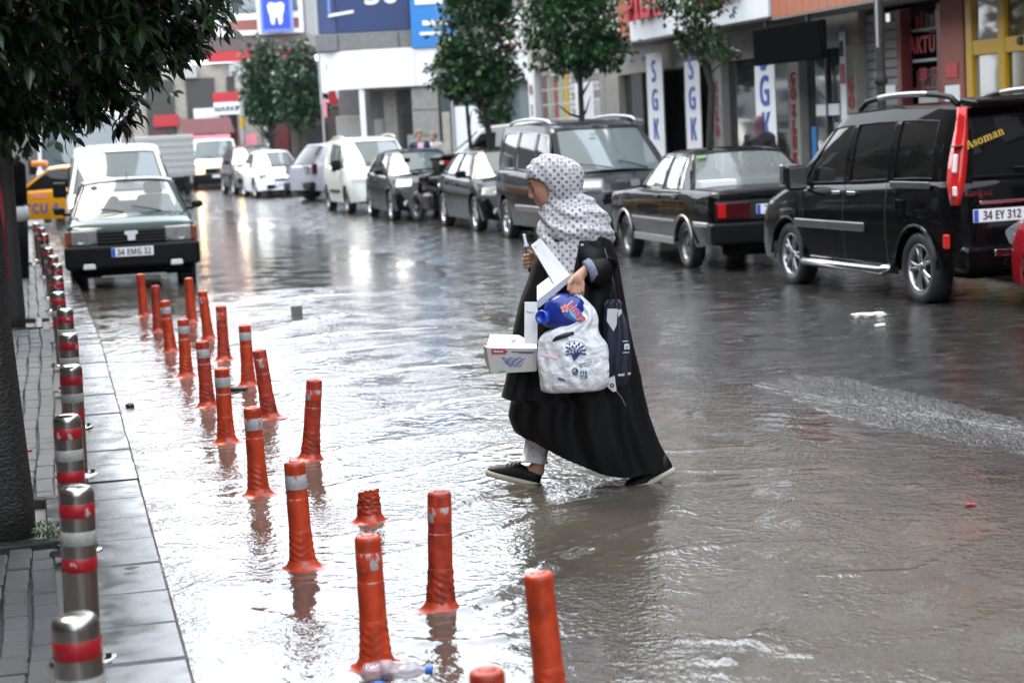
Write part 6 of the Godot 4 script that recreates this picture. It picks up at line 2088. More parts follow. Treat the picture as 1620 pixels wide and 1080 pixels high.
func build_motorcycle() -> void:
	var o := thing("motorcycle", "black motorcycle with a top case and red reflector parked before the small black car", "motorcycle", st(36.75, 7.72), AWAY + 0.25)
	var tyre := lathe([Vector2(0.2, -0.05), Vector2(0.27, -0.06), Vector2(0.3, -0.03), Vector2(0.31, 0.0), Vector2(0.3, 0.03), Vector2(0.27, 0.06), Vector2(0.2, 0.05)], 28)
	var rim := lathe([Vector2(0.2, -0.04), Vector2(0.19, 0.0), Vector2(0.2, 0.04)], 24)
	for z in [-0.68, 0.66]:
		var w := Node3D.new()
		w.name = "wheel" if z < 0 else "wheel_001"
		o.add_child(w)
		w.position = Vector3(0, 0.31, z)
		w.rotation = Vector3(0, 0, PI / 2)
		part(w, "tyre", tyre, mats["rubber"])
		part(w, "rim", rim, mats["alloy"])
		part(w, "spokes", cylinder(0.05, 0.05, 0.1), mats["alloy"])
	part(o, "frame", tube([Vector3(0, 0.31, -0.68), Vector3(0, 0.9, -0.48), Vector3(0, 0.7, -0.1), Vector3(0, 0.62, 0.35), Vector3(0, 0.75, 0.8)], [0.04, 0.05, 0.1, 0.1, 0.06], 10), mats["black_plastic"])
	part(o, "engine", rbox(Vector3(0.26, 0.34, 0.42), 0.08), mats["steel_dark"], Vector3(0, 0.42, -0.05))
	part(o, "fuel_tank", rbox(Vector3(0.28, 0.24, 0.5), 0.1), mats["paint_black"], Vector3(0, 0.86, -0.15))
	part(o, "seat", rbox(Vector3(0.26, 0.12, 0.66), 0.05), mats["black_plastic"], Vector3(0, 0.85, 0.4))
	part(o, "tail_fairing", rbox(Vector3(0.2, 0.16, 0.34), 0.05), mats["paint_black"], Vector3(0, 0.78, 0.78), Vector3(-0.25, 0, 0))
	part(o, "rear_mudguard", rbox(Vector3(0.16, 0.36, 0.06), 0.02), mats["black_plastic"], Vector3(0, 0.5, 0.98), Vector3(-0.35, 0, 0))
	part(o, "handlebar", tube([Vector3(-0.36, 1.02, -0.3), Vector3(-0.1, 1.05, -0.42), Vector3(0.1, 1.05, -0.42), Vector3(0.36, 1.02, -0.3)], [0.018], 8), mats["ink"])
	for x in [-0.34, 0.34]:
		part(o, "mirror", rbox(Vector3(0.14, 0.09, 0.03), 0.02), mats["black_plastic"], Vector3(x, 1.25, -0.38))
	var t := part(o, "top_case", rbox(Vector3(0.58, 0.36, 0.46), 0.1), mats["black_plastic"], Vector3(0, 1.16, 0.78))
	part(t, "lid", rbox(Vector3(0.6, 0.1, 0.48), 0.04), mats["paint_black"], Vector3(0, 0.1, 0))
	part(t, "red_reflector", rbox(Vector3(0.46, 0.07, 0.03), 0.015), mats["red_lens"], Vector3(0.0, 0.02, 0.225))
	part(t, "white_mark", rbox(Vector3(0.12, 0.07, 0.04), 0.015), mats["white_lens"], Vector3(-0.24, 0.02, 0.215))
	part(o, "number_plate", rbox(Vector3(0.2, 0.2, 0.01), 0.004), mats["plate_white"], Vector3(0, 0.66, 1.03), Vector3(-0.3, 0, 0.1))
	part(o, "exhaust", tube([Vector3(0.2, 0.32, 0.1), Vector3(0.22, 0.36, 0.5), Vector3(0.23, 0.44, 0.85)], [0.04, 0.055, 0.055], 10), mats["chrome_dull"])


# ---------------------------------------------------------------- trees

func leaf_shape(length: float, width: float) -> Array:
	# points and triangles of one pointed, folded leaf along +z, its upper side towards +y
	var rows := [[0.0, 0.05, 0.0], [0.25, 0.75, 0.018], [0.5, 1.0, 0.022], [0.75, 0.68, 0.010], [1.0, 0.0, -0.03]]
	var vs := []
	for r in rows:
		for sx in [-1.0, 0.0, 1.0]:
			vs.append(Vector3(sx * width * 0.5 * r[1], r[2] * length * 4.0 + (0.14 * width * r[1] if sx != 0 else 0.0), r[0] * length))
	var ix := []
	for j in 4:
		for i in 2:
			var k := j * 3 + i
			ix.append_array([k, k + 1, k + 4, k, k + 4, k + 3])
	return [vs, ix]


func leaf_basis(d: Vector3, n: Vector3) -> Basis:
	var z := d.normalized()
	var x := n.cross(z)
	x = x.normalized() if x.length() > 0.01 else Vector3.RIGHT
	return Basis(x, z.cross(x), z)


func crown_mesh(blobs: Array, count: int, length: float, width: float, sd: int, tones: Array) -> ArrayMesh:
	# sprays of leaves through the outer part of each blob [centre, radii]
	var r := RandomNumberGenerator.new()
	r.seed = sd
	var shape := leaf_shape(length, width)
	var vs := PackedVector3Array()
	var ns := PackedVector3Array()
	var co := PackedColorArray()
	var ix := PackedInt32Array()
	for b in blobs:
		for k in int(count * b[2] * 1.65):
			var d := Vector3(r.randfn(), r.randfn(), r.randfn()).normalized()
			var out: float = lerpf(0.35, 1.0, pow(r.randf(), 0.45)) * (1.0 + 0.5 * noise.get_noise_3d(d.x * 2.0 + sd, d.y * 2.0, d.z * 2.0) + 0.12 * r.randfn() * r.randf())
			var c: Vector3 = b[0] + d * b[1] * out
			var tone: Color = tones[r.randi() % tones.size()]
			tone = tone * (0.75 + 0.5 * r.randf())
			if noise.get_noise_3d(c.x * 2.2, c.y * 2.2, c.z * 2.2 + sd) < -0.42:
				continue
			var spray := (d + Vector3(r.randf_range(-0.6, 0.6), r.randf_range(-0.7, 0.4), r.randf_range(-0.6, 0.6))).normalized()
			for i in 6:
				var dir := (spray + Vector3(r.randfn(), r.randfn() - 0.25, r.randfn()) * 0.62).normalized()
				var bs := leaf_basis(dir, (Vector3.UP + Vector3(r.randfn(), 0, r.randfn()) * 0.5))
				var size := r.randf_range(0.7, 1.15)
				var at := c + dir * length * 0.2
				var base := vs.size()
				for p in shape[0]:
					vs.append(at + bs * (p * size))
					ns.append((bs.y + bs.x * signf(p.x) * 0.25).normalized())
					co.append(tone)
				for q in shape[1]:
					ix.append(base + q)
	return arrays(vs, ns, ix, PackedVector2Array(), co)


func limbs_into(s: SurfaceTool, base: Vector3, top: Vector3, r0: float, r1: float, spread: float, n: int, sd: int) -> void:
	var r := RandomNumberGenerator.new()
	r.seed = sd
	tube_into(s, [base, base.lerp(top, 0.08) + Vector3(0.01, 0, 0), base.lerp(top, 0.4) + Vector3(r.randf_range(-0.03, 0.03), 0, r.randf_range(-0.03, 0.03)), base.lerp(top, 0.75), top], [r0 * 1.06, r0, lerpf(r0, r1, 0.4), lerpf(r0, r1, 0.75), r1], 12)
	for k in n:
		var a := k * TAU / n + r.randf_range(-0.4, 0.4)
		var from := base.lerp(top, r.randf_range(0.62, 0.95))
		var d := Vector3(cos(a), r.randf_range(0.35, 1.0), sin(a)).normalized()
		tube_into(s, [from, from + d * spread * 0.45, from + d * spread + Vector3(0, r.randf_range(-0.05, 0.15), 0)], [r1 * 0.8, r1 * 0.5, r1 * 0.18], 6)


const GREENS := [Color(0.008, 0.023, 0.007), Color(0.012, 0.036, 0.010), Color(0.018, 0.052, 0.014), Color(0.006, 0.016, 0.006)]


func build_trees() -> void:
	# the near tree on the left pavement; its crown hangs into the top left of the view
	var o := thing("street_tree", "broad dark glossy leaved tree overhanging the top left, trunk at the left edge", "tree", Vector3(-2.30, 0.06, -8.3))
	var s := begin()
	limbs_into(s, Vector3(0, -0.05, 0), Vector3(-0.02, 2.5, 0), 0.135, 0.085, 1.0, 9, 3)
	part(o, "trunk", done(s), mats["bark"])
	var r := RandomNumberGenerator.new()
	r.seed = 41
	var core: Vector3 = Vector3(0.0, 2.78, 0.0)
	var shape := leaf_shape(0.095, 0.033)
	var meshes := []
	for k in 3:
		var sh := leaf_shape([0.092, 0.104, 0.082][k], [0.031, 0.034, 0.03][k])
		var n := begin()
		for q in range(0, sh[1].size(), 3):
			for e in 3:
				n.add_vertex(sh[0][sh[1][q + e]])
		meshes.append(done(n))
	var vs := PackedVector3Array()
	var ns := PackedVector3Array()
	var co := PackedColorArray()
	var ix := PackedInt32Array()
	var twigs := begin()
	var singles := 0
	for k in 4600:
		var d := Vector3(r.randfn(), r.randfn() - 0.15, r.randfn()).normalized()
		var out := lerpf(0.4, 1.0, pow(r.randf(), 0.5)) * (1.0 + 0.20 * noise.get_noise_3d(d.x * 2.6, d.y * 2.6, d.z * 2.6 + 8.0) + 0.08 * noise.get_noise_3d(d.x * 9.0, d.y * 9.0, d.z * 9.0))
		var c := core + d * Vector3(1.27, 1.0, 1.22) * out
		if c.y < 1.70 or c.y > 3.3 and r.randf() < 0.5:
			continue
		var spray := (d * 1.0 + Vector3(r.randf_range(-0.5, 0.5), r.randf_range(-0.5, 0.25), r.randf_range(-0.4, 0.6))).normalized()
		tube_into(twigs, [c - spray * 0.16 - d * 0.05, c - spray * 0.04, c + spray * 0.02], [0.0035, 0.003, 0.0015], 4)
		var tone: Color = GREENS[r.randi() % 4] * r.randf_range(0.7, 1.25)
		var faces := d.z > -0.1 and c.y < 2.62 and d.x > -0.55 and out > 0.86
		for i in 7:
			var a := i * 2.4 + r.randf_range(-0.3, 0.3)
			var side := leaf_basis(spray, Vector3.UP)
			var dir := (spray * 0.75 + (side.x * cos(a) + side.y * sin(a)) * r.randf_range(0.5, 1.0) + Vector3(0, -0.08, 0)).normalized()
			var bs := leaf_basis(dir, Vector3(r.randfn() * 0.35, 1, r.randfn() * 0.35 + 0.25)).scaled(Vector3.ONE * r.randf_range(0.75, 1.15))
			var at := c - spray * (0.05 * (i / 7.0)) + dir * 0.012
			if faces and singles < 290 and r.randf() < 0.45:
				singles += 1
				var m := part(o, "leaf", meshes[r.randi() % 3], mats["leaf_bright"] if singles in [37, 90, 170] else mats[["leaf_dark", "leaf_mid", "leaf_deep"][r.randi() % 3]])
				m.transform = Transform3D(bs, at)
				continue
			var base := vs.size()
			for p in shape[0]:
				vs.append(at + bs * p)
				ns.append((bs.y.normalized() + bs.x.normalized() * signf(p.x) * 0.25).normalized())
				co.append(tone)
			for q in shape[1]:
				ix.append(base + q)
	part(o, "twigs", done(twigs), mats["bark"])
	part(o, "foliage", arrays(vs, ns, ix, PackedVector2Array(), co), mats["foliage"]).set_meta("kind", "stuff")

	# the next tree behind it
	o = thing("street_tree", "second dark tree on the left pavement, its trunk right of the near trunk", "tree", Vector3(-4.86, 0.06, -18.4))
	s = begin()
	limbs_into(s, Vector3(0, -0.05, 0), Vector3(0.05, 2.6, 0), 0.125, 0.09, 0.9, 7, 5)
	part(o, "trunk", done(s), mats["bark"])
	part(o, "crown", crown_mesh([[Vector3(0, 3.0, 0), Vector3(1.35, 1.15, 1.35), 1.0]], 900, 0.12, 0.055, 6, GREENS), mats["foliage"])
	o = thing("street_tree", "third tree on the left pavement beyond the second trunk", "tree", Vector3(-7.5, 0.06, -28.6))
	s = begin()
	limbs_into(s, Vector3(0, -0.05, 0), Vector3(0.05, 2.6, 0), 0.12, 0.09, 0.9, 7, 7)
	part(o, "trunk", done(s), mats["bark"])
	part(o, "crown", crown_mesh([[Vector3(0, 3.4, 0), Vector3(1.3, 1.1, 1.3), 1.0]], 700, 0.13, 0.06, 8, GREENS), mats["foliage"])

	# trees of the right pavement: [place, trunk top, trunk radius, blobs, count, leaf, label]
	var lighter := [Color(0.015, 0.05, 0.015), Color(0.024, 0.078, 0.022), Color(0.045, 0.13, 0.03), Color(0.010, 0.030, 0.011)]
	var list := [
		[st(40.4, 10.0), Vector3(-0.32, 2.7, 0.1), 0.085, [[Vector3(-0.35, 3.7, 0), Vector3(0.85, 1.35, 0.9), 1.0], [Vector3(-0.75, 2.95, 0.1), Vector3(0.62, 0.62, 0.7), 0.45], [Vector3(0.05, 2.75, 0.0), Vector3(0.5, 0.42, 0.6), 0.25], [Vector3(-0.1, 4.7, 0), Vector3(0.8, 0.8, 0.9), 0.5]], 620, 0.13, "bushy tree with a curved trunk before the white corner building, cyan banner behind it"],
		[st(43.0, 10.0), Vector3(-0.05, 2.6, 0.0), 0.055, [[Vector3(-0.05, 3.1, 0), Vector3(0.65, 0.75, 0.7), 0.6]], 500, 0.12, "slim straight tree standing close behind the one with the curved trunk"],
		[st(33.9, 10.0), Vector3(0.02, 2.9, 0.0), 0.065, [[Vector3(-0.1, 3.45, 0), Vector3(0.88, 0.85, 0.9), 1.0], [Vector3(0.3, 3.0, 0), Vector3(0.62, 0.4, 0.7), 0.4], [Vector3(-0.2, 4.2, 0), Vector3(0.75, 0.8, 0.8), 0.5]], 640, 0.115, "round crowned tree behind the minivan, right of the orange E sign"],
	]
	var n := 0
	for t in list:
		o = thing("street_tree", t[6], "tree", t[0] + Vector3(0, 0.12, 0))
		s = begin()
		limbs_into(s, Vector3(0, -0.1, 0), t[1], t[2], t[2] * 0.7, 0.5, 6, 20 + n)
		part(o, "trunk", done(s), mats["bark"])
		part(o, "crown", crown_mesh(t[3], t[4], t[5], t[5] * 0.5, 30 + n, lighter), mats["foliage"])
		n += 1
	o = thing("street_tree", "thin sparse young tree in front of the SGK banners", "tree", st(27.2, 10.0, 0.12))
	s = begin()
	tube_into(s, [Vector3(0, -0.1, 0), Vector3(0.03, 1.2, 0), Vector3(0.1, 2.1, 0), Vector3(-0.02, 2.6, 0), Vector3(-0.12, 3.2, 0), Vector3(-0.1, 3.6, 0)], [0.06, 0.055, 0.05, 0.05, 0.04, 0.03], 10)
	for e in [[Vector3(0.02, 2.5, 0), Vector3(-0.4, 2.75, 0.1)], [Vector3(0.06, 2.3, 0), Vector3(0.45, 2.55, 0)], [Vector3(-0.1, 3.0, 0), Vector3(0.3, 3.2, 0.1)]]:
		tube_into(s, [e[0], e[0].lerp(e[1], 0.5) + Vector3(0, 0.03, 0), e[1]], [0.014, 0.01, 0.005], 6)
	part(o, "trunk", done(s), mats["bark"])
	part(o, "crown", crown_mesh([[Vector3(0.02, 2.8, 0), Vector3(0.36, 0.2, 0.34), 0.22], [Vector3(-0.1, 3.05, 0), Vector3(0.3, 0.2, 0.3), 0.15], [Vector3(-0.15, 3.5, 0), Vector3(0.62, 0.36, 0.6), 0.75], [Vector3(0.3, 2.62, 0), Vector3(0.2, 0.1, 0.2), 0.06]], 280, 0.095, 0.045, 44, lighter), mats["foliage"])
	o = thing("climbing_shrub", "dark green shrub against the white pillar of the shutter shop", "shrub", Vector3(-0.15, 0.1, -46.9))
	s = begin()
	limbs_into(s, Vector3(0, 0, 0), Vector3(0, 2.0, 0), 0.05, 0.03, 0.5, 6, 51)
	part(o, "stem", done(s), mats["bark"])
	part(o, "foliage", crown_mesh([[Vector3(0, 2.4, 0), Vector3(0.38, 1.1, 0.4), 1.0]], 320, 0.14, 0.07, 52, lighter), mats["foliage"])
	var far := [Color(0.014, 0.042, 0.018), Color(0.022, 0.065, 0.026), Color(0.034, 0.09, 0.036), Color(0.010, 0.026, 0.014)]
	n = 0
	for t in [[Vector3(-9.35, 0.05, -77.0), 3.95, 1.6, "darker left one of the two leafy trees before the beige building"], [Vector3(-7.75, 0.05, -75.0), 3.9, 1.5, "greener right one of the two leafy trees before the beige building"]]:
		o = thing("street_tree", t[3], "tree", t[0])
		s = begin()
		limbs_into(s, Vector3(0, 0, 0), Vector3(0, 2.8, 0), 0.1, 0.07, 1.0, 7, 60 + n)
		part(o, "trunk", done(s), mats["bark"])
		part(o, "crown", crown_mesh([[Vector3(0, t[1], 0), Vector3(0.98, t[2], 1.0), 1.0], [Vector3(0.15, t[1] - 0.5, 0.1), Vector3(1.02, 0.9, 1.0), 0.5]], 560, 0.2, 0.1, 70 + n, far), mats["foliage"])
		n += 1


# ---------------------------------------------------------------- the woman who crosses the road

const WOMAN := Vector3(0.27, 0, -9.2)
var head_c := Vector3(-0.055, 1.49, 0)
var head_f := Vector3(-0.9397, -0.342, 0)
var head_u := Vector3(-0.342, 0.9397, 0)


func in_head(p: Vector3) -> Vector3:
	var d := p - head_c
	return Vector3(d.dot(head_f), d.dot(head_u), d.z)


func out_head(f: float, u: float, z: float) -> Vector3:
	return head_c + head_f * f + head_u * u + Vector3(0, 0, z)


func face_field(p: Vector3) -> float:
	var q := in_head(p)
	q.z = absf(q.z)
	var d := ell(q, Vector3(-0.005, 0.03, 0), Vector3(0.094, 0.09, 0.074))
	d = smin(d, ell(q, Vector3(0.034, -0.03, 0), Vector3(0.056, 0.085, 0.060)), 0.03)
	d = smin(d, ell(q, Vector3(0.045, -0.072, 0), Vector3(0.042, 0.034, 0.043)), 0.025)
	d = smin(d, q.distance_to(Vector3(0.072, -0.094, 0)) - 0.015, 0.018)
	d = smin(d, ell(q, Vector3(0.057, -0.028, 0.035), Vector3(0.026, 0.026, 0.020)), 0.02)
	d = smin(d, caps(q, Vector3(0.081, 0.024, 0.0), Vector3(0.074, 0.026, 0.038), 0.012, 0.009), 0.014)
	# socket, lowered lid
	d = -smin(-d, q.distance_to(Vector3(0.092, 0.002, 0.031)) - 0.0135, 0.012)
	d = smin(d, ell(q, Vector3(0.0725, 0.001, 0.031), Vector3(0.0135, 0.0125, 0.0165)), 0.004)
	# nose
	d = smin(d, caps(q, Vector3(0.086, 0.014, 0), Vector3(0.108, -0.031, 0), 0.0075, 0.0095), 0.012)
	d = smin(d, q.distance_to(Vector3(0.098, -0.038, 0.0095)) - 0.0085, 0.008)
	# lips and the dent under them
	d = smin(d, ell(q, Vector3(0.087, -0.0595, 0), Vector3(0.0105, 0.0055, 0.021)), 0.006)
	d = smin(d, ell(q, Vector3(0.085, -0.0705, 0), Vector3(0.0105, 0.0062, 0.019)), 0.006)
	d = -smin(-d, q.distance_to(Vector3(0.094, -0.081, 0)) - 0.0075, 0.008)
	d = smin(d, caps(q, Vector3(-0.02, -0.05, 0), Vector3(-0.06, -0.19, 0), 0.055, 0.058), 0.03)
	return d


func scarf_field(p: Vector3) -> float:
	var q := in_head(p)
	var d := ell(q, Vector3(-0.010, 0.018, 0), Vector3(0.121, 0.115, 0.097))
	d = smin(d, ell(q, Vector3(-0.085, -0.015, 0), Vector3(0.092, 0.078, 0.078)), 0.05)
	d = smin(d, caps(q, Vector3(0.026, -0.085, 0), Vector3(-0.05, -0.07, 0), 0.062, 0.085), 0.04)
	d += 0.0030 * sin(q.x * 105.0 - q.y * 45.0 + 2.5 * sin(q.y * 22.0)) * smoothstep(-0.12, 0.02, q.x)
	d = maxf(d, -(smin(ell(q, Vector3(0.100, -0.024, 0), Vector3(0.086, 0.080, 0.3)), caps(q, Vector3(0.085, -0.06, -0.2), Vector3(0.085, -0.06, 0.2), 0.035, 0.035), 0.01)))
	# what goes round the neck and over the shoulders
	var g := ell(p, Vector3(-0.005, 1.335, 0), Vector3(0.098, 0.062, 0.105))
	g += 0.006 * sin(p.y * 130.0 + p.x * 60.0 + 2.0 * p.z * 10.0)
	var sh := ell(p, Vector3(0.062, 1.205, 0), Vector3(0.188, 0.215, 0.215))
	var k := p.y + 0.33 * p.x
	sh += 0.0065 * sin(k * 62.0 + 2.5 * sin(p.x * 12.0 + p.z * 9.0)) + 0.0028 * sin(k * 150.0 + p.z * 20.0 + 3.0 * p.x)
	g = smin(g, sh, 0.035)
	var hem := 1.176 + 0.15 * (p.x - 0.02) * step01(p.x, 0.02) + 0.32 * maxf(0.0, -0.03 - p.x) - 1.6 * pow(maxf(0.0, p.x - 0.215), 1.0) + 0.004 * sin(p.x * 60.0 + p.z * 30.0)
	g = maxf(g, hem - p.y)
	return smin(d, g, 0.022)


func step01(x: float, e: float) -> float:
	return 1.0 if x > e else 0.0


func finger(p: Vector3, pts: Array, r0: float, r1: float) -> float:
	var d := 1e9
	for k in pts.size() - 1:
		d = minf(d, caps(p, pts[k], pts[k + 1], lerpf(r0, r1, float(k) / (pts.size() - 1)), lerpf(r0, r1, float(k + 1) / (pts.size() - 1))))
	return d


func left_hand(p: Vector3) -> float:
	var d := caps(p, Vector3(0.10, 1.075, 0.262), Vector3(0.058, 1.045, 0.285), 0.026, 0.025)
	d = smin(d, caps(p, Vector3(0.036, 1.022, 0.287), Vector3(0.062, 1.018, 0.293), 0.021, 0.020), 0.025)
	for k in 4:
		var x := 0.018 + k * 0.0185
		var y: float = 1.006 + [0.0, -0.004, -0.003, 0.004][k]
		d = smin(d, finger(p, [Vector3(x + 0.004, y + 0.006, 0.302), Vector3(x, y - 0.03, 0.315), Vector3(x - 0.002, y - 0.052, 0.297), Vector3(x - 0.002, y - 0.038, 0.278)], 0.0098, 0.0078), 0.006)
	return smin(d, finger(p, [Vector3(0.035, 1.045, 0.30), Vector3(0.012, 1.018, 0.322), Vector3(0.008, 0.99, 0.330)], 0.0115, 0.0085), 0.01)


func right_hand(p: Vector3) -> float:
	var d := caps(p, Vector3(-0.105, 1.065, -0.150), Vector3(-0.140, 1.09, -0.128), 0.026, 0.024)
	d = smin(d, caps(p, Vector3(-0.142, 1.118, -0.125), Vector3(-0.15, 1.082, -0.120), 0.020, 0.019), 0.025)
	for k in 4:
		var y := 1.131 - k * 0.0185
		var o := 0.004 * absf(k - 1.2)
		d = smin(d, finger(p, [Vector3(-0.148, y, -0.112), Vector3(-0.172 + o * 0.3, y + 0.002, -0.092), Vector3(-0.193 + o, y - 0.002, -0.108), Vector3(-0.184 + o, y - 0.004, -0.126)], 0.0098, 0.0078), 0.006)
	return smin(d, finger(p, [Vector3(-0.142, 1.118, -0.108), Vector3(-0.152, 1.142, -0.092), Vector3(-0.168, 1.155, -0.096)], 0.0115, 0.0085), 0.01)


func body_field(p: Vector3) -> float:
	var d := caps(p, Vector3(0.02, 0.86, 0), Vector3(0.03, 1.2, 0), 0.125, 0.12)
	d = smin(d, caps(p, Vector3(0.03, 1.25, -0.09), Vector3(0.03, 1.25, 0.09), 0.05, 0.05), 0.06)
	d = smin(d, caps(p, Vector3(0.02, 1.28, 0), Vector3(-0.02, 1.40, 0), 0.06, 0.055), 0.04)
	d = smin(d, finger(p, [Vector3(0.02, 0.84, -0.08), Vector3(-0.09, 0.45, -0.07), Vector3(-0.178, 0.075, -0.06)], 0.085, 0.034), 0.04)
	d = smin(d, finger(p, [Vector3(0.04, 0.84, 0.08), Vector3(0.16, 0.46, 0.06), Vector3(0.38, 0.13, 0.06)], 0.085, 0.03), 0.04)
	d = smin(d, caps(p, Vector3(-0.175, 0.06, -0.06), Vector3(-0.32, 0.075, -0.06), 0.03, 0.025), 0.02)
	d = smin(d, caps(p, Vector3(0.39, 0.10, 0.065), Vector3(0.30, 0.02, 0.07), 0.026, 0.02), 0.02)
	d = smin(d, finger(p, [Vector3(0.045, 1.23, 0.09), Vector3(0.165, 1.06, 0.19), Vector3(0.098, 1.074, 0.263)], 0.034, 0.025), 0.03)
	return smin(d, finger(p, [Vector3(0.02, 1.25, -0.15), Vector3(-0.04, 1.05, -0.2), Vector3(-0.108, 1.066, -0.148)], 0.05, 0.025), 0.03)


func shoe(o: Node3D, called: String, toe: Vector3, bend: float, pitch: float, side: float) -> void:
	# lofted from toe to heel; the heel half turns up about the ball of the foot
	var turn := func(u: float, y: float, z: float) -> Vector3:
		var a := pitch
		var p := Vector3(u, y, z)
		if u > 0.09:
			var k := clampf((u - 0.09) / 0.05, 0, 1)
			var b := bend * k
			p = Vector3(0.09, 0, z) + Vector3((u - 0.09) * cos(b) - y * sin(b), (u - 0.09) * sin(b) + y * cos(b), 0)
			p.z = z
		return toe + Vector3(p.x * cos(a) - p.y * sin(a), p.x * sin(a) + p.y * cos(a), p.z)
	var prof := [[0.0, 0.018, 0.03], [0.012, 0.034, 0.043], [0.04, 0.043, 0.056], [0.08, 0.047, 0.070], [0.115, 0.045, 0.088], [0.145, 0.041, 0.098], [0.17, 0.038, 0.092], [0.20, 0.036, 0.085], [0.235, 0.036, 0.090], [0.258, 0.030, 0.093], [0.27, 0.016, 0.085]]
	var rings := []
	var sole := []
	for q in prof:
		var ring := []
		for k in 15:
			var a := PI * k / 14.0
			var flat := pow(sin(a), 0.7)
			ring.append(turn.call(q[0], 0.022 + (q[2] - 0.022) * flat, cos(a) * q[1] * (0.97 + 0.05 * sin(a))))
		rings.append(ring)
		var w: float = q[1] + 0.004
		var sr := []
		for e in [[-w, 0.0], [-w - 0.001, 0.013], [-w, 0.027], [w, 0.027], [w + 0.001, 0.013], [w, 0.0]]:
			sr.append(turn.call(q[0] * 1.02 - 0.003, e[1], e[0]))
		sole.append(sr)
	var n := part(o, called, loft(rings, false, true), mats["shoe_leather"])
	part(n, "sole", loft(sole, true, true), mats["shoe_sole"])
	for k in 4:
		var u := 0.088 + k * 0.019
		var y: float = 0.076 + k * 0.008
		part(n, "lace", tube([turn.call(u, y - 0.006, -0.024), turn.call(u + 0.004, y + 0.006, 0.0), turn.call(u, y - 0.006, 0.024)], [0.0032], 5), mats["ink"])
	if side != 0.0:
		for k in 3:
			part(n, "gold_mark", tube([turn.call(0.17 + k * 0.012, 0.045, side * 0.0375), turn.call(0.182 + k * 0.012, 0.068, side * 0.034)], [0.0022], 5), mats["gold_print"])


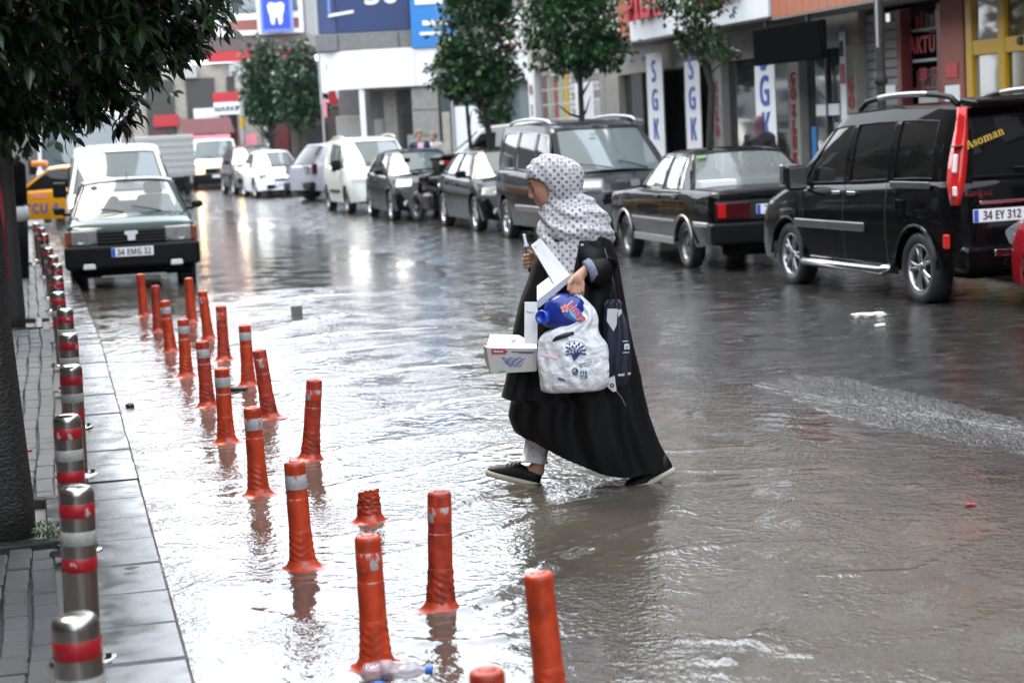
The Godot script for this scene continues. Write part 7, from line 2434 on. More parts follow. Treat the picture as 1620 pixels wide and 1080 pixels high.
func build_woman() -> void:
	var o := thing("person", "woman in a black robe and spotted grey headscarf stepping through the water with shopping", "person", WOMAN)
	var body := joined([nets(body_field, Vector3(-0.42, -0.03, -0.32), Vector3(0.52, 1.45, 0.34), 0.016), nets(face_field, Vector3(-0.19, 1.27, -0.11), Vector3(0.09, 1.64, 0.11), 0.0036),
		nets(left_hand, Vector3(-0.02, 0.93, 0.22), Vector3(0.14, 1.12, 0.36), 0.003), nets(right_hand, Vector3(-0.22, 1.03, -0.19), Vector3(-0.07, 1.19, -0.06), 0.003)])
	part(o, "body", body, mats["skin"])
	var brow := mat("brow_hair", 0.012, 0.009, 0.008, 0.7)
	var lips := mat("lip_skin", 0.33, 0.10, 0.085, 0.4)
	for sz in [-1.0, 1.0]:
		part(o, "eyebrow", tube([out_head(0.0945, 0.024, 0.012 * sz), out_head(0.0925, 0.030, 0.026 * sz), out_head(0.082, 0.030, 0.043 * sz), out_head(0.072, 0.024, 0.051 * sz)], [0.0028, 0.0042, 0.0036, 0.0015], 6), brow)
		part(o, "eyelashes", tube([out_head(0.0835, -0.005, 0.019 * sz), out_head(0.0885, -0.008, 0.031 * sz), out_head(0.082, -0.006, 0.044 * sz)], [0.0014, 0.0026, 0.0015], 6), brow)
		part(o, "lip", tube([out_head(0.096, -0.0595, 0.0), out_head(0.0935, -0.0600, 0.009 * sz), out_head(0.083, -0.0645, 0.021 * sz)], [0.0042, 0.0038, 0.0014], 6), lips)
		part(o, "lip", tube([out_head(0.094, -0.0705, 0.0), out_head(0.0915, -0.0700, 0.009 * sz), out_head(0.083, -0.0660, 0.020 * sz)], [0.0046, 0.004, 0.0014], 6), lips)
		part(o, "nostril", rbox(Vector3(0.005, 0.003, 0.004), 0.001), brow, out_head(0.098, -0.0455, 0.008 * sz))
	part(o, "headscarf", joined([nets(scarf_field, Vector3(-0.2, 1.12, -0.24), Vector3(0.30, 1.66, 0.24), 0.0065)]), mats["scarf"])
	# the hanging end of the scarf
	var s := begin()
	patch(s, 10, 10, func(u, v):
		var a := Vector3(-0.085, 1.205, 0.185).lerp(Vector3(0.075, 1.215, 0.212), u)
		var b := Vector3(-0.02, 1.075, 0.235).lerp(Vector3(0.03, 1.03, 0.245), u)
		return a.lerp(b, v) + Vector3(0, 0, 0.008 * sin(u * 14.0 + v * 3.0) * v))
	part(o, "scarf_end", done(s), mats["scarf"])

	# the robe: rings [left y, left x, right y, right x, half depth, sag, folds]
	var prof := [[1.335, -0.02, 1.335, 0.10, 0.07, 0.0, 0.0], [1.275, -0.07, 1.275, 0.165, 0.15, 0.0, 0.0], [1.215, -0.09, 1.217, 0.222, 0.19, 0.0, 0.003], [1.12, -0.14, 1.13, 0.257, 0.205, 0.0, 0.006], [1.03, -0.175, 1.03, 0.272, 0.21, 0.0, 0.008],
		[0.937, -0.215, 0.958, 0.281, 0.215, 0.0, 0.010], [0.815, -0.252, 0.818, 0.299, 0.22, 0.0, 0.012], [0.735, -0.270, 0.74, 0.311, 0.222, 0.0, 0.013], [0.661, -0.286, 0.662, 0.324, 0.225, 0.0, 0.014], [0.538, -0.311, 0.536, 0.349, 0.23, 0.0, 0.016], [0.474, -0.330, 0.47, 0.358, 0.235, 0.0, 0.016], [0.46, -0.333, 0.45, 0.361, 0.235, 0.0, 0.016],
		[0.440, -0.292, 0.425, 0.366, 0.232, 0.0, 0.018], [0.40, -0.298, 0.38, 0.374, 0.23, 0.005, 0.019], [0.365, -0.306, 0.331, 0.384, 0.228, 0.012, 0.02], [0.335, -0.300, 0.27, 0.402, 0.222, 0.03, 0.02], [0.31, -0.292, 0.2, 0.425, 0.215, 0.05, 0.02], [0.295, -0.286, 0.14, 0.452, 0.205, 0.075, 0.018], [0.286, -0.281, 0.088, 0.482, 0.195, 0.1, 0.014]]
	var rings := []
	for j in prof.size():
		var q: Array = prof[j]
		var ring := []
		for k in 120:
			var a := k * TAU / 120
			var xc: float = (q[1] + q[3]) / 2
			var rx: float = (q[3] - q[1]) / 2
			var f := 0.5 + 0.5 * cos(a)
			var low: float = 1.3 - q[0]
			var fold: float = 1.5 * q[6] * (sin(a * 9.0 + low * 3.0 + 1.3 * sin(low * 4.0)) * 0.5 + sin(a * 17.0 - low * 5.0) * 0.28 + noise.get_noise_2d(cos(a) * 2.0 + low * 2.0, sin(a) * 2.0) * 1.0)
			fold *= absf(sin(a)) * 1.3
			var away := 1.0 if j < 11 else 1.0
			ring.append(Vector3(xc + (rx + fold * 0.3) * cos(a) * away, lerpf(q[0], q[2], f) - q[5] * sin(PI * pow(f, 1.35)), (q[4] + fold) * signf(sin(a)) * pow(absf(sin(a)), 0.62) * (1.0 - 0.25 * smoothstep(0.5, 1.0, f) * smoothstep(0.3, 1.1, low)) + 0.012))
		rings.append(ring)
	# smooth the profile between the rings
	var fine := []
	for j in rings.size() - 1:
		for e in 4:
			var ring := []
			for k in 120:
				ring.append(rings[maxi(j - 1, 0)][k].cubic_interpolate(rings[j + 1][k], rings[maxi(j - 1, 0)][k], rings[mini(j + 2, rings.size() - 1)][k], 0.0) if false else rings[j][k].cubic_interpolate(rings[j + 1][k], rings[maxi(j - 1, 0)][k], rings[mini(j + 2, rings.size() - 1)][k], e / 4.0))
			fine.append(ring)
	fine.append(rings[rings.size() - 1])
	var robe := part(o, "robe", loft(fine, true, false), mats["abaya"])
	part(robe, "left_sleeve", tube([Vector3(0.055, 1.21, 0.11), Vector3(0.115, 1.12, 0.165), Vector3(0.18, 1.055, 0.205), Vector3(0.17, 1.055, 0.235), Vector3(0.125, 1.065, 0.255), Vector3(0.095, 1.062, 0.262)], [0.062, 0.074, 0.08, 0.075, 0.062, 0.052], 20), mats["abaya"])
	part(robe, "right_sleeve", tube([Vector3(0.0, 1.22, -0.12), Vector3(-0.05, 1.1, -0.17), Vector3(-0.09, 1.05, -0.165), Vector3(-0.125, 1.068, -0.142), Vector3(-0.138, 1.08, -0.13)], [0.08, 0.09, 0.07, 0.052, 0.046], 18), mats["abaya"])
	# lace cuff of the near sleeve
	var lace := mat("lace", 0.35, 0.35, 0.52, 0.8)
	lace.albedo_texture = noise_tex(0.05, 3, 0.2, 1.2, 256, 88)
	lace.uv1_scale = Vector3(3, 1, 1)
	part(robe, "lace_cuff", tube([Vector3(0.128, 1.071, 0.258), Vector3(0.112, 1.066, 0.263), Vector3(0.098, 1.062, 0.266)], [0.061, 0.058, 0.056], 22), lace)
	# trouser leg that shows below the hem
	rings = []
	for q in [[0.42, -0.09, 0.075, 0.065], [0.3, -0.135, 0.07, 0.068], [0.245, -0.158, 0.064, 0.064], [0.20, -0.172, 0.060, 0.062], [0.16, -0.183, 0.059, 0.060], [0.132, -0.190, 0.064, 0.064], [0.118, -0.193, 0.067, 0.067]]:
		var ring := []
		for k in 36:
			var a := k * TAU / 36
			var w := 1.0 + 0.06 * sin(a * 5.0 + q[0] * 20.0) + 0.03 * sin(a * 9.0)
			ring.append(Vector3(q[1] + cos(a) * q[2] * w, q[0] + (0.018 if q[0] < 0.125 else 0.0) * -cos(a) * 1.0, -0.06 + sin(a) * q[3] * w))
		rings.append(ring)
	part(o, "trouser_leg", loft(rings, true, false), mats["trouser"])
	shoe(o, "shoe", Vector3(-0.432, 0.062, -0.055), 0.0, -0.30, 0.0)
	shoe(o, "shoe", Vector3(0.243, -0.024, 0.07), 0.42, 0.02, 1.0)
	build_shopping()


func slab4(a: Array, b: Array) -> ArrayMesh:
	# a closed block between two outlines of four corners each
	var s := begin()
	s.set_smooth_group(-1)
	loft_into(s, [a, b], true, true)
	return done(s)


func v2(pts: Array) -> Array:
	return pts.map(func(p): return Vector2(p[0], p[1]))


func flat(pts: Array, z: float) -> Array:
	return pts.map(func(p): return Vector3(p[0], p[1], z))


func build_shopping() -> void:
	var w := WOMAN
	# white carton with its flap up, held low in front
	var o := thing("carton", "white printed carton with upright end flap, the lower of the two she carries", "box", w + Vector3(0, 0.6, 0))
	var d := Vector3(0, -0.6, 0)
	part(o, "front_face", slab4(flat([[-0.392, 0.729], [-0.153, 0.711], [-0.161, 0.605], [-0.378, 0.604]], 0.27), flat([[-0.388, 0.733], [-0.152, 0.715], [-0.158, 0.609], [-0.374, 0.608]], 0.262)), mats["card_grey"], d)
	part(o, "top_face", slab4([Vector3(-0.392, 0.730, 0.272), Vector3(-0.153, 0.712, 0.272), Vector3(-0.151, 0.762, 0.15), Vector3(-0.374, 0.779, 0.15)], [Vector3(-0.392, 0.724, 0.266), Vector3(-0.153, 0.706, 0.266), Vector3(-0.151, 0.756, 0.146), Vector3(-0.374, 0.773, 0.146)]), mats["card_white"], d)
	part(o, "side_face", slab4([Vector3(-0.392, 0.729, 0.268), Vector3(-0.408, 0.735, 0.22), Vector3(-0.403, 0.66, 0.22), Vector3(-0.379, 0.605, 0.268)], [Vector3(-0.388, 0.729, 0.264), Vector3(-0.40, 0.735, 0.215), Vector3(-0.396, 0.66, 0.215), Vector3(-0.375, 0.605, 0.264)]), mats["card_grey"], d)
	part(o, "end_flap", slab4(flat([[-0.201, 0.936], [-0.139, 0.933], [-0.150, 0.735], [-0.212, 0.74]], 0.262), flat([[-0.201, 0.936], [-0.139, 0.933], [-0.150, 0.735], [-0.212, 0.74]], 0.255)), mats["card_white"], d)
	part(o, "tab_slot", tube([Vector3(-0.193, 0.898, 0.264), Vector3(-0.19, 0.889, 0.264), Vector3(-0.155, 0.886, 0.264)], [0.002], 5), mats["card_grey"], d)
	part(o, "red_label", prism(v2([[-0.369, 0.724], [-0.305, 0.719], [-0.292, 0.708], [-0.307, 0.697], [-0.37, 0.700]]), 0.002), mats["print_red"], d + Vector3(0, -0.002, 0.2715))
	part(o, "label_lettering", words("Sarıyer", 0.009, 0.001, serif), mats["card_white"], d + Vector3(-0.336, 0.709, 0.2735), Vector3(0, 0, -0.07))
	var scrawl := begin()
	for k in 5:
		var y := 0.675 - k * 0.009
		var x0: float = -0.325 + 0.008 * k
		var pts := []
		for i in 14:
			var f := i / 13.0
			pts.append(Vector3(lerpf(x0, -0.212 - 0.005 * k, f), y - 0.006 * f + 0.0055 * sin(f * 19.0 + k * 2.0), 0.2715))
		tube_into(scrawl, pts, [0.0016, 0.0022, 0.0014], 5)
	part(o, "blue_script", done(scrawl), mats["print_blue"], d)
	part(o, "green_mark", prism(v2([[-0.344, 0.614], [-0.335, 0.618], [-0.315, 0.617], [-0.307, 0.613], [-0.315, 0.609], [-0.335, 0.609]]), 0.002), mats["print_green"], d + Vector3(0, 0, 0.2715))
	part(o, "fine_print", prism(v2([[-0.275, 0.706], [-0.165, 0.699], [-0.165, 0.696], [-0.275, 0.703]]), 0.002), mats["print_navy"], d + Vector3(0, 0, 0.2715))
	part(o, "fine_print", prism(v2([[-0.24, 0.698], [-0.175, 0.694], [-0.175, 0.691], [-0.24, 0.695]]), 0.002), mats["print_navy"], d + Vector3(0, 0, 0.2715))
	var em := begin()
	tube_into(em, range(14).map(func(k): return Vector3(-0.264 + cos(k * 0.5) * 0.010, 0.0006 + sin(k * 0.5) * 0.010, 0)), [0.0014], 5)
	tube_into(em, [Vector3(-0.27, -0.004, 0), Vector3(-0.262, 0.006, 0), Vector3(-0.252, 0.014, 0), Vector3(-0.258, 0.002, 0)], [0.0014], 5)
	part(o, "blue_emblem", done(em), mats["print_blue"], d + Vector3(0, 0.748, 0.213), Vector3(-1.15, 0, 0))

	# the upper carton: its long flap points up to her chest
	o = thing("carton", "white carton held under her hand with a long flap slanting up to the scarf", "box", w + Vector3(0, 0.93, 0))
	d = Vector3(0, -0.93, 0)
	part(o, "long_flap", slab4([Vector3(-0.157, 1.199, 0.17), Vector3(-0.110, 1.231, 0.18), Vector3(0.017, 1.058, 0.265), Vector3(-0.053, 1.006, 0.265)], [Vector3(-0.157, 1.195, 0.162), Vector3(-0.110, 1.227, 0.172), Vector3(0.017, 1.052, 0.257), Vector3(-0.053, 1.0, 0.257)]), mats["card_white"], d)
	part(o, "top_face", slab4([Vector3(-0.138, 1.004, 0.2), Vector3(-0.05, 1.066, 0.2), Vector3(0.018, 1.056, 0.27), Vector3(-0.142, 0.942, 0.27)], [Vector3(-0.138, 0.998, 0.195), Vector3(-0.05, 1.06, 0.195), Vector3(0.018, 1.048, 0.264), Vector3(-0.142, 0.934, 0.264)]), mats["card_white"], d)
	part(o, "front_face", slab4(flat([[-0.142, 0.939], [0.018, 1.054], [0.02, 1.028], [-0.06, 0.962], [-0.136, 0.905]], 0.268), flat([[-0.142, 0.939], [0.018, 1.054], [0.02, 1.028], [-0.06, 0.962], [-0.136, 0.905]], 0.26)), mats["card_lilac"], d)
	part(o, "inner_flap", slab4(flat([[-0.095, 1.085], [-0.06, 1.02], [-0.05, 1.008], [-0.083, 1.05]], 0.225), flat([[-0.095, 1.085], [-0.06, 1.02], [-0.05, 1.008], [-0.083, 1.05]], 0.22)), mats["card_grey"], d)
	part(o, "brown_stamp", prism(v2([[-0.141, 1.187], [-0.132, 1.196], [-0.127, 1.19], [-0.136, 1.181]]), 0.002), mats["gold_print"], d + Vector3(0, 0, 0.181))

	# blue detergent bottle lying in the bag's mouth
	o = thing("bottle", "blue detergent bottle lying across the top of the white carrier bag", "bottle", w + Vector3(0, 0.8, 0))
	d = Vector3(0, -0.8, 0)
	var rings := []
	for q in [[-0.118, 0.845, 0.925, 0.04], [-0.11, 0.832, 0.940, 0.05], [-0.09, 0.815, 0.958, 0.06], [-0.05, 0.800, 0.971, 0.066], [0.0, 0.796, 0.971, 0.068], [0.04, 0.801, 0.962, 0.066], [0.065, 0.82, 0.943, 0.058], [0.078, 0.845, 0.915, 0.04]]:
		var ring := []
		for k in 32:
			var a := k * TAU / 32
			var e := 0.8
			ring.append(Vector3(q[0] + 0.03 * (sin(a) * 0.5), (q[1] + q[2]) / 2 + (q[2] - q[1]) / 2 * signf(sin(a)) * pow(absf(sin(a)), e), 0.285 + q[3] * signf(cos(a)) * pow(absf(cos(a)), e)))
		rings.append(ring)
	part(o, "bottle_body", loft(rings, true, true), mats["bottle_blue"], d)
	part(o, "neck", lathe([Vector2(0.034, 0), Vector2(0.031, 0.03), Vector2(0.031, 0.036)], 24), mats["bottle_blue"], d + Vector3(-0.098, 0.872, 0.315), Vector3(PI / 2 - 0.15, 0.0, 0.55))
	part(o, "cap", lathe([Vector2(0.033, 0), Vector2(0.034, 0.02), Vector2(0.031, 0.025), Vector2(0.022, 0.026), Vector2(0.02, 0.016), Vector2(0.0, 0.016)], 28), mats["cap_blue"], d + Vector3(-0.116, 0.868, 0.343), Vector3(PI / 2 - 0.15, 0.0, 0.55))
	part(o, "grip_hollow", rbox(Vector3(0.05, 0.014, 0.012), 0.006), mats["ink"], d + Vector3(-0.062, 0.951, 0.318), Vector3(0, 0, 0.12))
	part(o, "label", prism(v2([[-0.04, 0.918], [-0.01, 0.932], [0.02, 0.93], [0.06, 0.89], [0.074, 0.86], [0.074, 0.84], [0.023, 0.842], [-0.02, 0.87]]), 0.004), mats["label_blue"], d + Vector3(0, 0, 0.3525))
	part(o, "label_glow", prism(v2([[0.0, 0.905], [0.03, 0.912], [0.07, 0.862], [0.072, 0.846], [0.035, 0.85], [0.01, 0.875]]), 0.003), mats["label_pale"], d + Vector3(0, 0, 0.3555))
	part(o, "label_lettering", words("bingo", 0.030, 0.004), mats["panel_white"], d + Vector3(0.043, 0.886, 0.3575), Vector3(0, 0, -0.87)).scale = Vector3(1.08, 1.12, 1)
	part(o, "label_lettering", words("bingo", 0.029, 0.004), mats["label_red"], d + Vector3(0.043, 0.886, 0.3595), Vector3(0, 0, -0.87))
	for k in 5:
		var a := k * TAU / 5 + 0.3
		var petal := []
		for i in 10:
			petal.append(Vector2(cos(i * TAU / 10) * 0.011, sin(i * TAU / 10) * 0.008))
		part(o, "flower_petal", prism(petal, 0.002), mats["petal"], d + Vector3(-0.014 + cos(a) * 0.011, 0.905 + sin(a) * 0.011, 0.3565 + k * 0.0003), Vector3(0, 0, a))
	part(o, "flower_centre", cylinder(0.005, 0.005, 0.003, 12), mats["label_red"], d + Vector3(-0.014, 0.905, 0.359), Vector3(PI / 2, 0, 0))
	part(o, "small_print", words("soft", 0.013, 0.002), mats["sticker_green"], d + Vector3(0.008, 0.868, 0.357), Vector3(0, 0, -0.87))

	# white carrier bag
	o = thing("carrier_bag", "full white plastic carrier bag with blue tree print hanging from her hand", "bag", w + Vector3(0, 0.5, 0))
	d = Vector3(0, -0.5, 0)
	rings = []
	var prof := [[0.99, 0.030, 0.052, 0.012], [0.955, 0.018, 0.072, 0.022], [0.92, 0.012, 0.105, 0.03], [0.885, 0.02, 0.131, 0.04], [0.84, 0.02, 0.139, 0.055], [0.80, -0.09, 0.138, 0.065], [0.765, -0.142, 0.152, 0.075], [0.72, -0.148, 0.176, 0.085], [0.67, -0.152, 0.184, 0.09], [0.62, -0.154, 0.184, 0.092], [0.57, -0.150, 0.181, 0.09], [0.535, -0.146, 0.177, 0.082], [0.512, -0.138, 0.160, 0.065], [0.503, -0.11, 0.12, 0.04]]
	for q in prof:
		var ring := []
		for k in 72:
			var a := k * TAU / 72
			var n := noise.get_noise_3d(cos(a) * 1.6, q[0] * 7.0, sin(a) * 1.6) * 0.016 + sin(a * 6.0 + q[0] * 30.0) * 0.004 + 0.004 * sin(a * 13.0 - q[0] * 24.0)
			n *= smoothstep(0.0, 0.05, q[3])
			ring.append(Vector3((q[1] + q[2]) / 2 + ((q[2] - q[1]) / 2 + n * 0.5) * cos(a), q[0] + n * 0.3, 0.30 + (q[3] + n) * sin(a)))
		rings.append(ring)
	var fine := []
	for j in rings.size() - 1:
		for e in 4:
			var ring := []
			for k in 72:
				var p: Vector3 = rings[j][k].cubic_interpolate(rings[j + 1][k], rings[maxi(j - 1, 0)][k], rings[mini(j + 2, rings.size() - 1)][k], e / 4.0)
				p.z += 0.009 * noise.get_noise_2d(p.x * 22.0 + p.y * 9.0, p.y * 16.0) * smoothstep(0.0, 0.3, 0.99 - p.y)
				ring.append(p)
			fine.append(ring)
	fine.append(rings[rings.size() - 1])
	part(o, "bag_skin", loft(fine, true, true), mats["bag_plastic"], d)
	var zf := func(x: float, y: float) -> float:
		return 0.300 + 0.092 * sqrt(maxf(0.05, 1.0 - pow((x - 0.015) / 0.172, 2))) * smoothstep(0.49, 0.56, y) * (1.0 - 0.35 * smoothstep(0.70, 0.80, y)) + 0.0035
	var logo := begin()
	for ringk in [[9, 0.047, 0.0095], [8, 0.033, 0.008], [5, 0.019, 0.007]]:
		for k in ringk[0]:
			var a: float = PI * (-0.08 + 1.16 * k / (ringk[0] - 1.0))
			var c := Vector2(0.021 + cos(a) * ringk[1], 0.700 + sin(a) * ringk[1] * 0.85)
			var leaf := []
			for i in 10:
				leaf.append(Vector2(cos(i * TAU / 10) * ringk[2], sin(i * TAU / 10) * ringk[2] * 0.5))
			prism_into(logo, leaf, 0.002, Transform3D(Basis(Vector3.BACK, a), Vector3(c.x, c.y, zf.call(c.x, c.y))))
	prism_into(logo, v2([[-0.006, -0.03], [0.006, -0.018], [0.03, 0.008], [0.026, 0.016], [0.014, 0.006], [0.018, 0.02], [0.010, 0.02], [0.003, 0.006], [0.002, 0.02], [-0.006, 0.018], [-0.007, 0.002], [-0.014, 0.010], [-0.018, 0.004], [-0.013, -0.012]]), 0.002, Transform3D(Basis.IDENTITY, Vector3(0.022, 0.69, zf.call(0.022, 0.69) + 0.001)))
	tube_into(logo, range(15).map(func(k): return Vector3(0.021 + cos(PI * (0.05 + 0.9 * k / 14.0)) * 0.06, 0.703 + sin(PI * (0.05 + 0.9 * k / 14.0)) * 0.05, zf.call(0.021, 0.73) - 0.004)), [0.0012], 4)
	part(o, "tree_print", done(logo), mats["print_navy"], d)
	for t in [["FIR", 0.058, 0.604], ["TIK", 0.059, 0.583]]:
		part(o, "lettering", words(t[0], 0.016, 0.002), mats["print_navy"], d + Vector3(t[1], t[2], zf.call(t[1], t[2]) + 0.001), Vector3(0, 0.12, 0.03))
	for k in 2:
		part(o, "fine_print", words(["Mavi gibi kullan", "dünya senin"][k], 0.0065, 0.001), mats["print_navy"], d + Vector3(0.068, 0.647 - k * 0.011, zf.call(0.07, 0.645) + 0.001), Vector3(0, 0.15, 0.18))
	var ringm := begin()
	tube_into(ringm, range(21).map(func(k): return Vector3(cos(k * TAU / 20) * 0.0125, sin(k * TAU / 20) * 0.014, 0)), [0.003], 5)
	for k in 3:
		tube_into(ringm, [Vector3(cos(k * 2.1) * 0.003, sin(k * 2.1) * 0.003, 0), Vector3(cos(k * 2.1 + 0.5) * 0.009, sin(k * 2.1 + 0.5) * 0.009, 0)], [0.003], 5)
	part(o, "round_badge", done(ringm), mats["print_navy"], d + Vector3(0.017, 0.612, zf.call(0.017, 0.612) + 0.002))
	part(o, "blue_stamp", prism(v2([[-0.058, 0.588], [-0.022, 0.576], [-0.018, 0.566], [-0.05, 0.576]]), 0.002), mats["print_navy"], d + Vector3(-0.01, 0.0, zf.call(-0.045, 0.58) + 0.001))
	part(o, "pink_stripe", prism(v2([[-0.142, 0.708], [-0.11, 0.697], [-0.05, 0.683], [-0.015, 0.668], [-0.03, 0.662], [-0.08, 0.676], [-0.138, 0.694]]), 0.002), mats["faded_pink"], d + Vector3(0, 0, 0.374))
	part(o, "dark_handle", tube([Vector3(-0.075, 0.755, 0.36), Vector3(-0.06, 0.768, 0.372), Vector3(-0.02, 0.782, 0.38), Vector3(0.02, 0.79, 0.372)], [0.008, 0.011, 0.012, 0.008], 8), mats["ink"], d)

	# navy drawstring bag on her back
	o = thing("drawstring_bag", "navy drawstring bag with silver corners hanging at her hip behind the white bag", "bag", w + Vector3(0.22, 0.5, 0.2))
	d = Vector3(-0.22, -0.5, -0.2)
	rings = []
	for q in [[0.925, 0.190, 0.245, 0.02], [0.905, 0.172, 0.262, 0.03], [0.885, 0.178, 0.256, 0.028], [0.83, 0.168, 0.280, 0.04], [0.756, 0.169, 0.293, 0.048], [0.65, 0.171, 0.292, 0.05], [0.57, 0.174, 0.287, 0.045], [0.525, 0.185, 0.268, 0.035], [0.503, 0.205, 0.245, 0.015]]:
		var ring := []
		for k in 48:
			var a := k * TAU / 48
			var n := 0.006 * sin(a * 7.0 + q[0] * 14.0) + 0.006 * noise.get_noise_3d(cos(a) * 2, q[0] * 9, sin(a) * 2)
			ring.append(Vector3((q[1] + q[2]) / 2 + ((q[2] - q[1]) / 2 + n * 0.4) * cos(a), q[0], 0.245 + (q[3] + n) * sin(a)))
		rings.append(ring)
	part(o, "bag_body", loft(rings, true, true), mats["navy_nylon"], d)
	part(o, "silver_corner", prism(v2([[0.188, 0.888], [0.236, 0.885], [0.228, 0.808], [0.212, 0.779], [0.182, 0.83]]), 0.003), mats["silver_nylon"], d + Vector3(0, 0, 0.292))
	part(o, "silver_corner", prism(v2([[0.232, 0.88], [0.252, 0.882], [0.253, 0.865], [0.236, 0.844]]), 0.003), mats["silver_nylon"], d + Vector3(0.003, 0, 0.288))
	part(o, "silver_corner", prism(v2([[0.175, 0.556], [0.208, 0.568], [0.214, 0.495], [0.197, 0.491], [0.171, 0.517]]), 0.003), mats["silver_nylon"], d + Vector3(0, 0, 0.294))
	part(o, "eyelet", lathe([Vector2(0.005, 0), Vector2(0.008, 0.002), Vector2(0.011, 0)], 14), mats["ink"], d + Vector3(0.193, 0.522, 0.297), Vector3(PI / 2, 0, 0))
	var m := begin()
	for b in [[0.253, 0.731, 0.284, 0.728], [0.256, 0.677, 0.287, 0.674], [0.264, 0.716, 0.287, 0.709], [0.264, 0.71, 0.270, 0.69], [0.274, 0.71, 0.279, 0.69], [0.283, 0.71, 0.288, 0.69]]:
		prism_into(m, v2([[b[0], b[1]], [b[2], b[1]], [b[2], b[3]], [b[0], b[3]]]), 0.002, Transform3D.IDENTITY)
	part(o, "white_emblem", done(m), mats["panel_white"], d + Vector3(-0.004, 0, 0.289))
	part(o, "white_lettering", words("maxim", 0.014, 0.002), mats["panel_white"], d + Vector3(0.255, 0.572, 0.285), Vector3(0, 0.3, 0.05))
	for e in [[0.20, 0.222], [0.235, 0.226]]:
		part(o, "cord", tube([Vector3(e[0], 0.91, 0.27), Vector3(e[1], 1.0, 0.27), Vector3(0.21, 1.08, 0.25), Vector3(0.19, 1.17, 0.225)], [0.0042], 6), mats["navy_nylon"], d)
	part(o, "loose_thread", tube([Vector3(0.21, 0.495, 0.27), Vector3(0.235, 0.465, 0.272), Vector3(0.257, 0.415, 0.275)], [0.0011], 4), mats["card_grey"], d)

	# the slim white-tipped device in the other hand
	o = thing("white_pen", "slim white tipped pen held upright in her raised right hand", "pen", w + Vector3(-0.16, 1.08, -0.105))
	o.basis = Basis(Vector3.BACK, 0.16)
	part(o, "grey_barrel", lathe([Vector2(0, 0), Vector2(0.011, 0.004), Vector2(0.0125, 0.03), Vector2(0.0125, 0.095), Vector2(0.0105, 0.1)], 16), mats["pen_grey"])
	part(o, "white_tip", lathe([Vector2(0.0118, 0.096), Vector2(0.0128, 0.1), Vector2(0.011, 0.107), Vector2(0.0078, 0.112), Vector2(0.0070, 0.155), Vector2(0.006, 0.16), Vector2(0, 0.161)], 16), mats["pen_white"])


# ---------------------------------------------------------------- people further off

func build_passers_by() -> void:
	passer_by("woman in a dark coat and mauve headscarf walking past the optician's window", st(28.1, 11.2, 0.12), AWAY - 0.6 + PI, 1.66, "coat_black", true, "scarf_mauve")
	passer_by("grey haired person in a dark vest and pink shirt before the corner building's column", Vector3(-2.06, 0.1, -47.6), 0.2, 1.78, "navy_nylon", false, "")
	passer_by("person in a pale top standing beside the one in the dark vest", Vector3(-1.72, 0.1, -48.3), -0.5, 1.7, "card_grey", false, "")


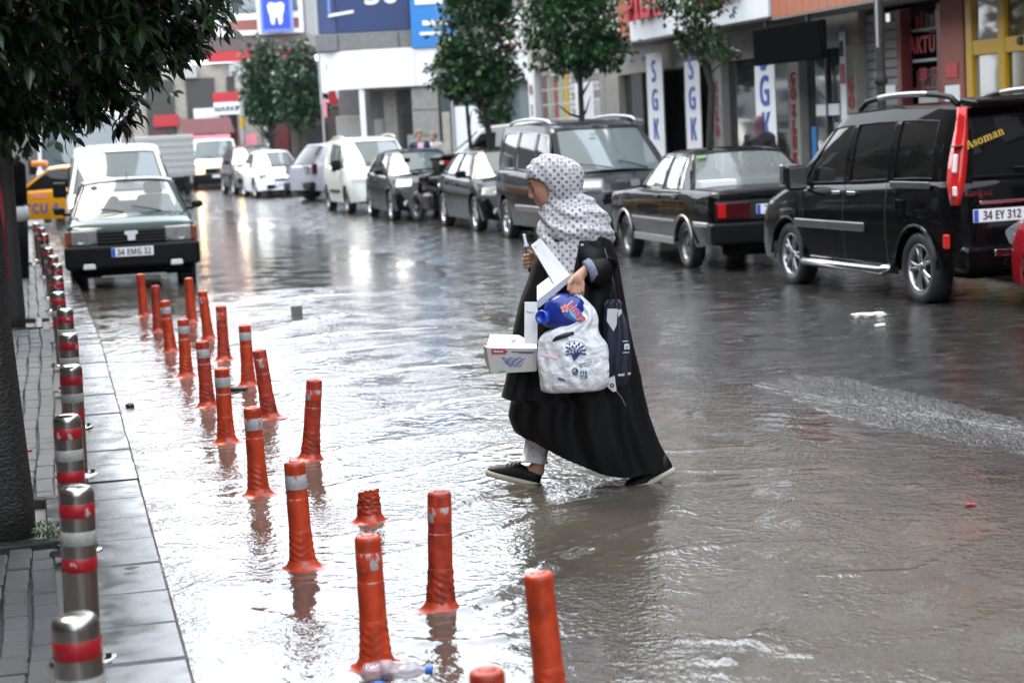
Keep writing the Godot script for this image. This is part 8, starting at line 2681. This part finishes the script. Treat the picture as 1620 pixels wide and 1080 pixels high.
func passer_by(label: String, at: Vector3, turn: float, tall: float, coat: String, covered: bool, scarf: String) -> void:
	var o := thing("person", label, "person", at, turn)
	o.scale = Vector3.ONE * (tall / 1.72)
	var head := Vector3(0, 1.58, 0.02)
	var flesh := func(p: Vector3) -> float:
		var d := ell(p, head, Vector3(0.075, 0.11, 0.092))
		d = smin(d, ell(p, head + Vector3(0, -0.06, 0.035), Vector3(0.05, 0.055, 0.05)), 0.03)
		d = smin(d, caps(p, head + Vector3(0, 0.0, 0.09), head + Vector3(0, -0.03, 0.108), 0.01, 0.014), 0.012)
		d = smin(d, caps(p, Vector3(0, 1.36, 0), head + Vector3(0, -0.06, 0), 0.058, 0.05), 0.03)
		d = smin(d, caps(p, Vector3(0, 0.95, 0), Vector3(0, 1.3, 0), 0.13, 0.14), 0.06)
		for sx in [-1.0, 1.0]:
			d = smin(d, finger(p, [Vector3(0.09 * sx, 0.92, 0), Vector3(0.1 * sx, 0.5, 0.03 * sx), Vector3(0.1 * sx, 0.08, -0.03 * sx), Vector3(0.11 * sx, 0.04, 0.12)], 0.085, 0.035), 0.04)
			d = smin(d, finger(p, [Vector3(0.19 * sx, 1.36, 0), Vector3(0.25 * sx, 1.08, -0.02), Vector3(0.24 * sx, 0.86, 0.08), Vector3(0.23 * sx, 0.76, 0.1)], 0.05, 0.028), 0.04)
		return d
	part(o, "body", joined([nets(flesh, Vector3(-0.36, -0.02, -0.25), Vector3(0.36, 1.74, 0.28), 0.021)]), mats["skin"])
	var cover := func(p: Vector3) -> float:
		var d := caps(p, Vector3(0, 0.45 if covered else 0.92, 0), Vector3(0, 1.28, 0), 0.2 if covered else 0.17, 0.165)
		d = smin(d, caps(p, Vector3(-0.15, 1.36, 0), Vector3(0.15, 1.36, 0), 0.075, 0.075), 0.07)
		for sx in [-1.0, 1.0]:
			d = smin(d, finger(p, [Vector3(0.19 * sx, 1.36, 0), Vector3(0.25 * sx, 1.08, -0.02), Vector3(0.24 * sx, 0.84, 0.08)], 0.068, 0.05), 0.04)
		return maxf(d + 0.006 * sin(p.y * 40.0 + p.x * 20.0), (0.3 if covered else 0.85) - p.y)
	part(o, "coat", joined([nets(cover, Vector3(-0.38, 0.25, -0.28), Vector3(0.38, 1.5, 0.28), 0.021)]), mats[coat])
	var legs := func(p: Vector3) -> float:
		var d := 1e9
		for sx in [-1.0, 1.0]:
			d = minf(d, finger(p, [Vector3(0.09 * sx, 0.94, 0), Vector3(0.1 * sx, 0.5, 0.03 * sx), Vector3(0.1 * sx, 0.09, -0.03 * sx)], 0.105, 0.065))
		return d
	part(o, "trousers", joined([nets(legs, Vector3(-0.3, 0.02, -0.2), Vector3(0.3, 1.05, 0.2), 0.024)]), mats["coat_black"])
	var hair := func(p: Vector3) -> float:
		var d := ell(p, head + Vector3(0, 0.025, -0.012), Vector3(0.09, 0.108, 0.105))
		if covered:
			d = smin(d, caps(p, head + Vector3(0, -0.06, -0.02), Vector3(0, 1.40, 0.0), 0.085, 0.11), 0.05)
		return maxf(d, -ell(p, head + Vector3(0, -0.035, 0.1), Vector3(0.065, 0.085, 0.085)))
	part(o, "headscarf" if covered else "hair", joined([nets(hair, Vector3(-0.2, 1.25, -0.2), Vector3(0.2, 1.75, 0.2), 0.014)]), mats[scarf if covered else "hair_grey"])
	if coat == "navy_nylon":
		part(o, "white_shirt_panel", rbox(Vector3(0.14, 0.34, 0.03), 0.01), mats["faded_pink"], Vector3(0, 1.22, 0.165))


# ---------------------------------------------------------------- small things

func lump(r: Vector3, rough: float, sd: float) -> ArrayMesh:
	var s := begin()
	patch(s, 20, 12, func(u, v):
		var n := Vector3(sin(v * PI) * cos(u * TAU), cos(v * PI), sin(v * PI) * sin(u * TAU))
		return n * r * (1.0 + rough * noise.get_noise_3d(n.x * 2.2 + sd, n.y * 2.2, n.z * 2.2)))
	return done(s)


func build_small_things() -> void:
	single("stone_block", rbox(Vector3(0.115, 0.1, 0.1), 0.008), mats["wall_dim"], "grey stone block lying in the shallow water in mid road", "stone", st(19.08, 2.54, 0.04), Vector3(0, 0.1, 0))
	# crushed clear bottle washed against a post
	var o := thing("plastic_bottle", "crushed clear plastic bottle with a blue cap at the base of an orange post", "bottle", st(5.84, 1.02, 0.02), -0.05)
	var s := begin()
	patch(s, 24, 16, func(u, v):
		var a: float = u * TAU
		var r := 0.036 * (1.0 if v < 0.75 else lerpf(1.0, 0.36, smoothstep(0.75, 1.0, v))) * smoothstep(-0.02, 0.04, v)
		r *= 1.0 + 0.35 * noise.get_noise_3d(cos(a) * 1.5, v * 6.0, sin(a) * 1.5)
		return Vector3(lerpf(-0.11, 0.10, v), 0.03 + sin(a) * r * 0.75, cos(a) * r))
	part(o, "shell", done(s), mats["bottle_clear"])
	part(o, "cap", cylinder(0.016, 0.016, 0.022), mats["cap_bright"], Vector3(0.11, 0.03, 0), Vector3(0, 0, PI / 2))
	part(o, "label", tube([Vector3(-0.045, 0.032, 0), Vector3(-0.01, 0.032, 0)], [0.034], 14), mats["label_worn"])
	part(o, "torn_wrap", lump(Vector3(0.022, 0.007, 0.014), 0.8, 3.0), mats["cap_bright"], Vector3(-0.05, 0.005, 0.05))
	single("tissue", lump(Vector3(0.14, 0.02, 0.07), 0.9, 1.0), mats["card_white"], "crumpled white tissue on the asphalt in front of the black van", "litter", st(14.93, 6.88, 0.02))
	single("paper_scrap", rbox(Vector3(0.09, 0.02, 0.04), 0.006), mats["card_white"], "small white paper scrap on the asphalt nearer than the tissue", "litter", st(14.15, 6.63, 0.02), Vector3(0, 0.4, 0.05))
	single("red_scrap", lump(Vector3(0.035, 0.006, 0.016), 0.6, 5.0), mats["print_red"], "small red scrap lying on the setts left of the bollards", "litter", st(10.82, -0.12, 0.104), Vector3(0, 0.6, 0))
	single("red_wrapper", lump(Vector3(0.028, 0.004, 0.018), 0.9, 6.0), mats["print_red"], "flat red wrapper in the wet road at the right edge", "litter", st(7.5, 3.92, 0.008), Vector3(0, 0.4, 0))
	single("dead_leaf", prism([Vector2(-0.03, 0), Vector2(-0.01, 0.016), Vector2(0.03, 0.004), Vector2(0.0, -0.014)], 0.003), mats["wall_brown"], "curled brown leaf on the kerb slab beside the nearest bollard", "leaf", st(7.49, 0.28, 0.11), Vector3(-1.4, 0.4, 0))
	single("black_scrap", lump(Vector3(0.03, 0.02, 0.025), 0.5, 7.0), mats["ink"], "small black lump in the water against the kerb", "litter", st(13.06, 0.56, 0.01))
	single("dark_rag", lump(Vector3(0.09, 0.015, 0.04), 0.8, 9.0), mats["ink"], "dark wet rag in the water beside the upright outer post", "litter", st(13.5, 1.32, 0.01))
	# weed at the foot of the near tree
	var tuft := crown_mesh([[Vector3(0, 0.03, 0), Vector3(0.06, 0.02, 0.04), 1.0]], 16, 0.03, 0.008, 91, [Color(0.05, 0.1, 0.02), Color(0.08, 0.13, 0.03)])
	single("weed_tuft", tuft, mats["foliage"], "small green weed tuft at the tree pit's corner", "plant", st(8.35, -0.02, 0.10))
	# red cloth strip between the two trunks
	s = begin()
	patch(s, 4, 14, func(u, v): return Vector3(0.014 * u + 0.02 * v * v, -0.62 * v, 0.02 * sin(v * 7.0 + u)))
	single("red_ribbon", done(s), mats["letter_red"], "narrow red strip of cloth hanging beside the near tree trunk", "cloth", Vector3(-2.165, 1.85, -8.12))
	# dark street pole before the shops
	o = thing("lamp_pole", "dark painted lamp pole with a flared collar before the maroon shop", "pole", st(21.55, 10.2, 0.12))
	part(o, "lower_tube", cylinder(0.06, 0.055, 2.0), mats["pole_rust"], Vector3(0, 1.0, 0))
	part(o, "collar", lathe([Vector2(0.055, 0), Vector2(0.085, 0.03), Vector2(0.075, 0.09), Vector2(0.06, 0.16)], 18), mats["pole_rust"], Vector3(0, 1.94, 0))
	part(o, "upper_tube", cylinder(0.06, 0.05, 4.4), mats["pole_rust"], Vector3(0, 4.2, 0))
	part(o, "peeling_notice", rbox(Vector3(0.03, 0.6, 0.01), 0.003), mats["panel_grey"], Vector3(-0.04, 2.7, 0.055))
	part(o, "tag", rbox(Vector3(0.05, 0.1, 0.01), 0.003), mats["card_white"], Vector3(0.1, 2.75, 0.03))
	# dark bin behind the second trunk
	o = thing("litter_bin", "dark litter bin with a pale lid edge standing between second trunk and taxi", "bin", Vector3(-6.63, 0.1, -25.4))
	part(o, "bin_body", lathe([Vector2(0.0, 0), Vector2(0.2, 0), Vector2(0.24, 0.8), Vector2(0.22, 0.82), Vector2(0.0, 0.82)], 24), mats["black_plastic"])
	part(o, "bag_rim", lathe([Vector2(0.24, 0.76), Vector2(0.27, 0.8), Vector2(0.25, 0.95), Vector2(0.18, 0.98), Vector2(0.0, 0.97)], 24), mats["panel_grey"])
	part(o, "lid", lathe([Vector2(0.25, 0.98), Vector2(0.26, 1.5), Vector2(0.2, 1.56), Vector2(0.0, 1.58)], 24), mats["dull_black"])
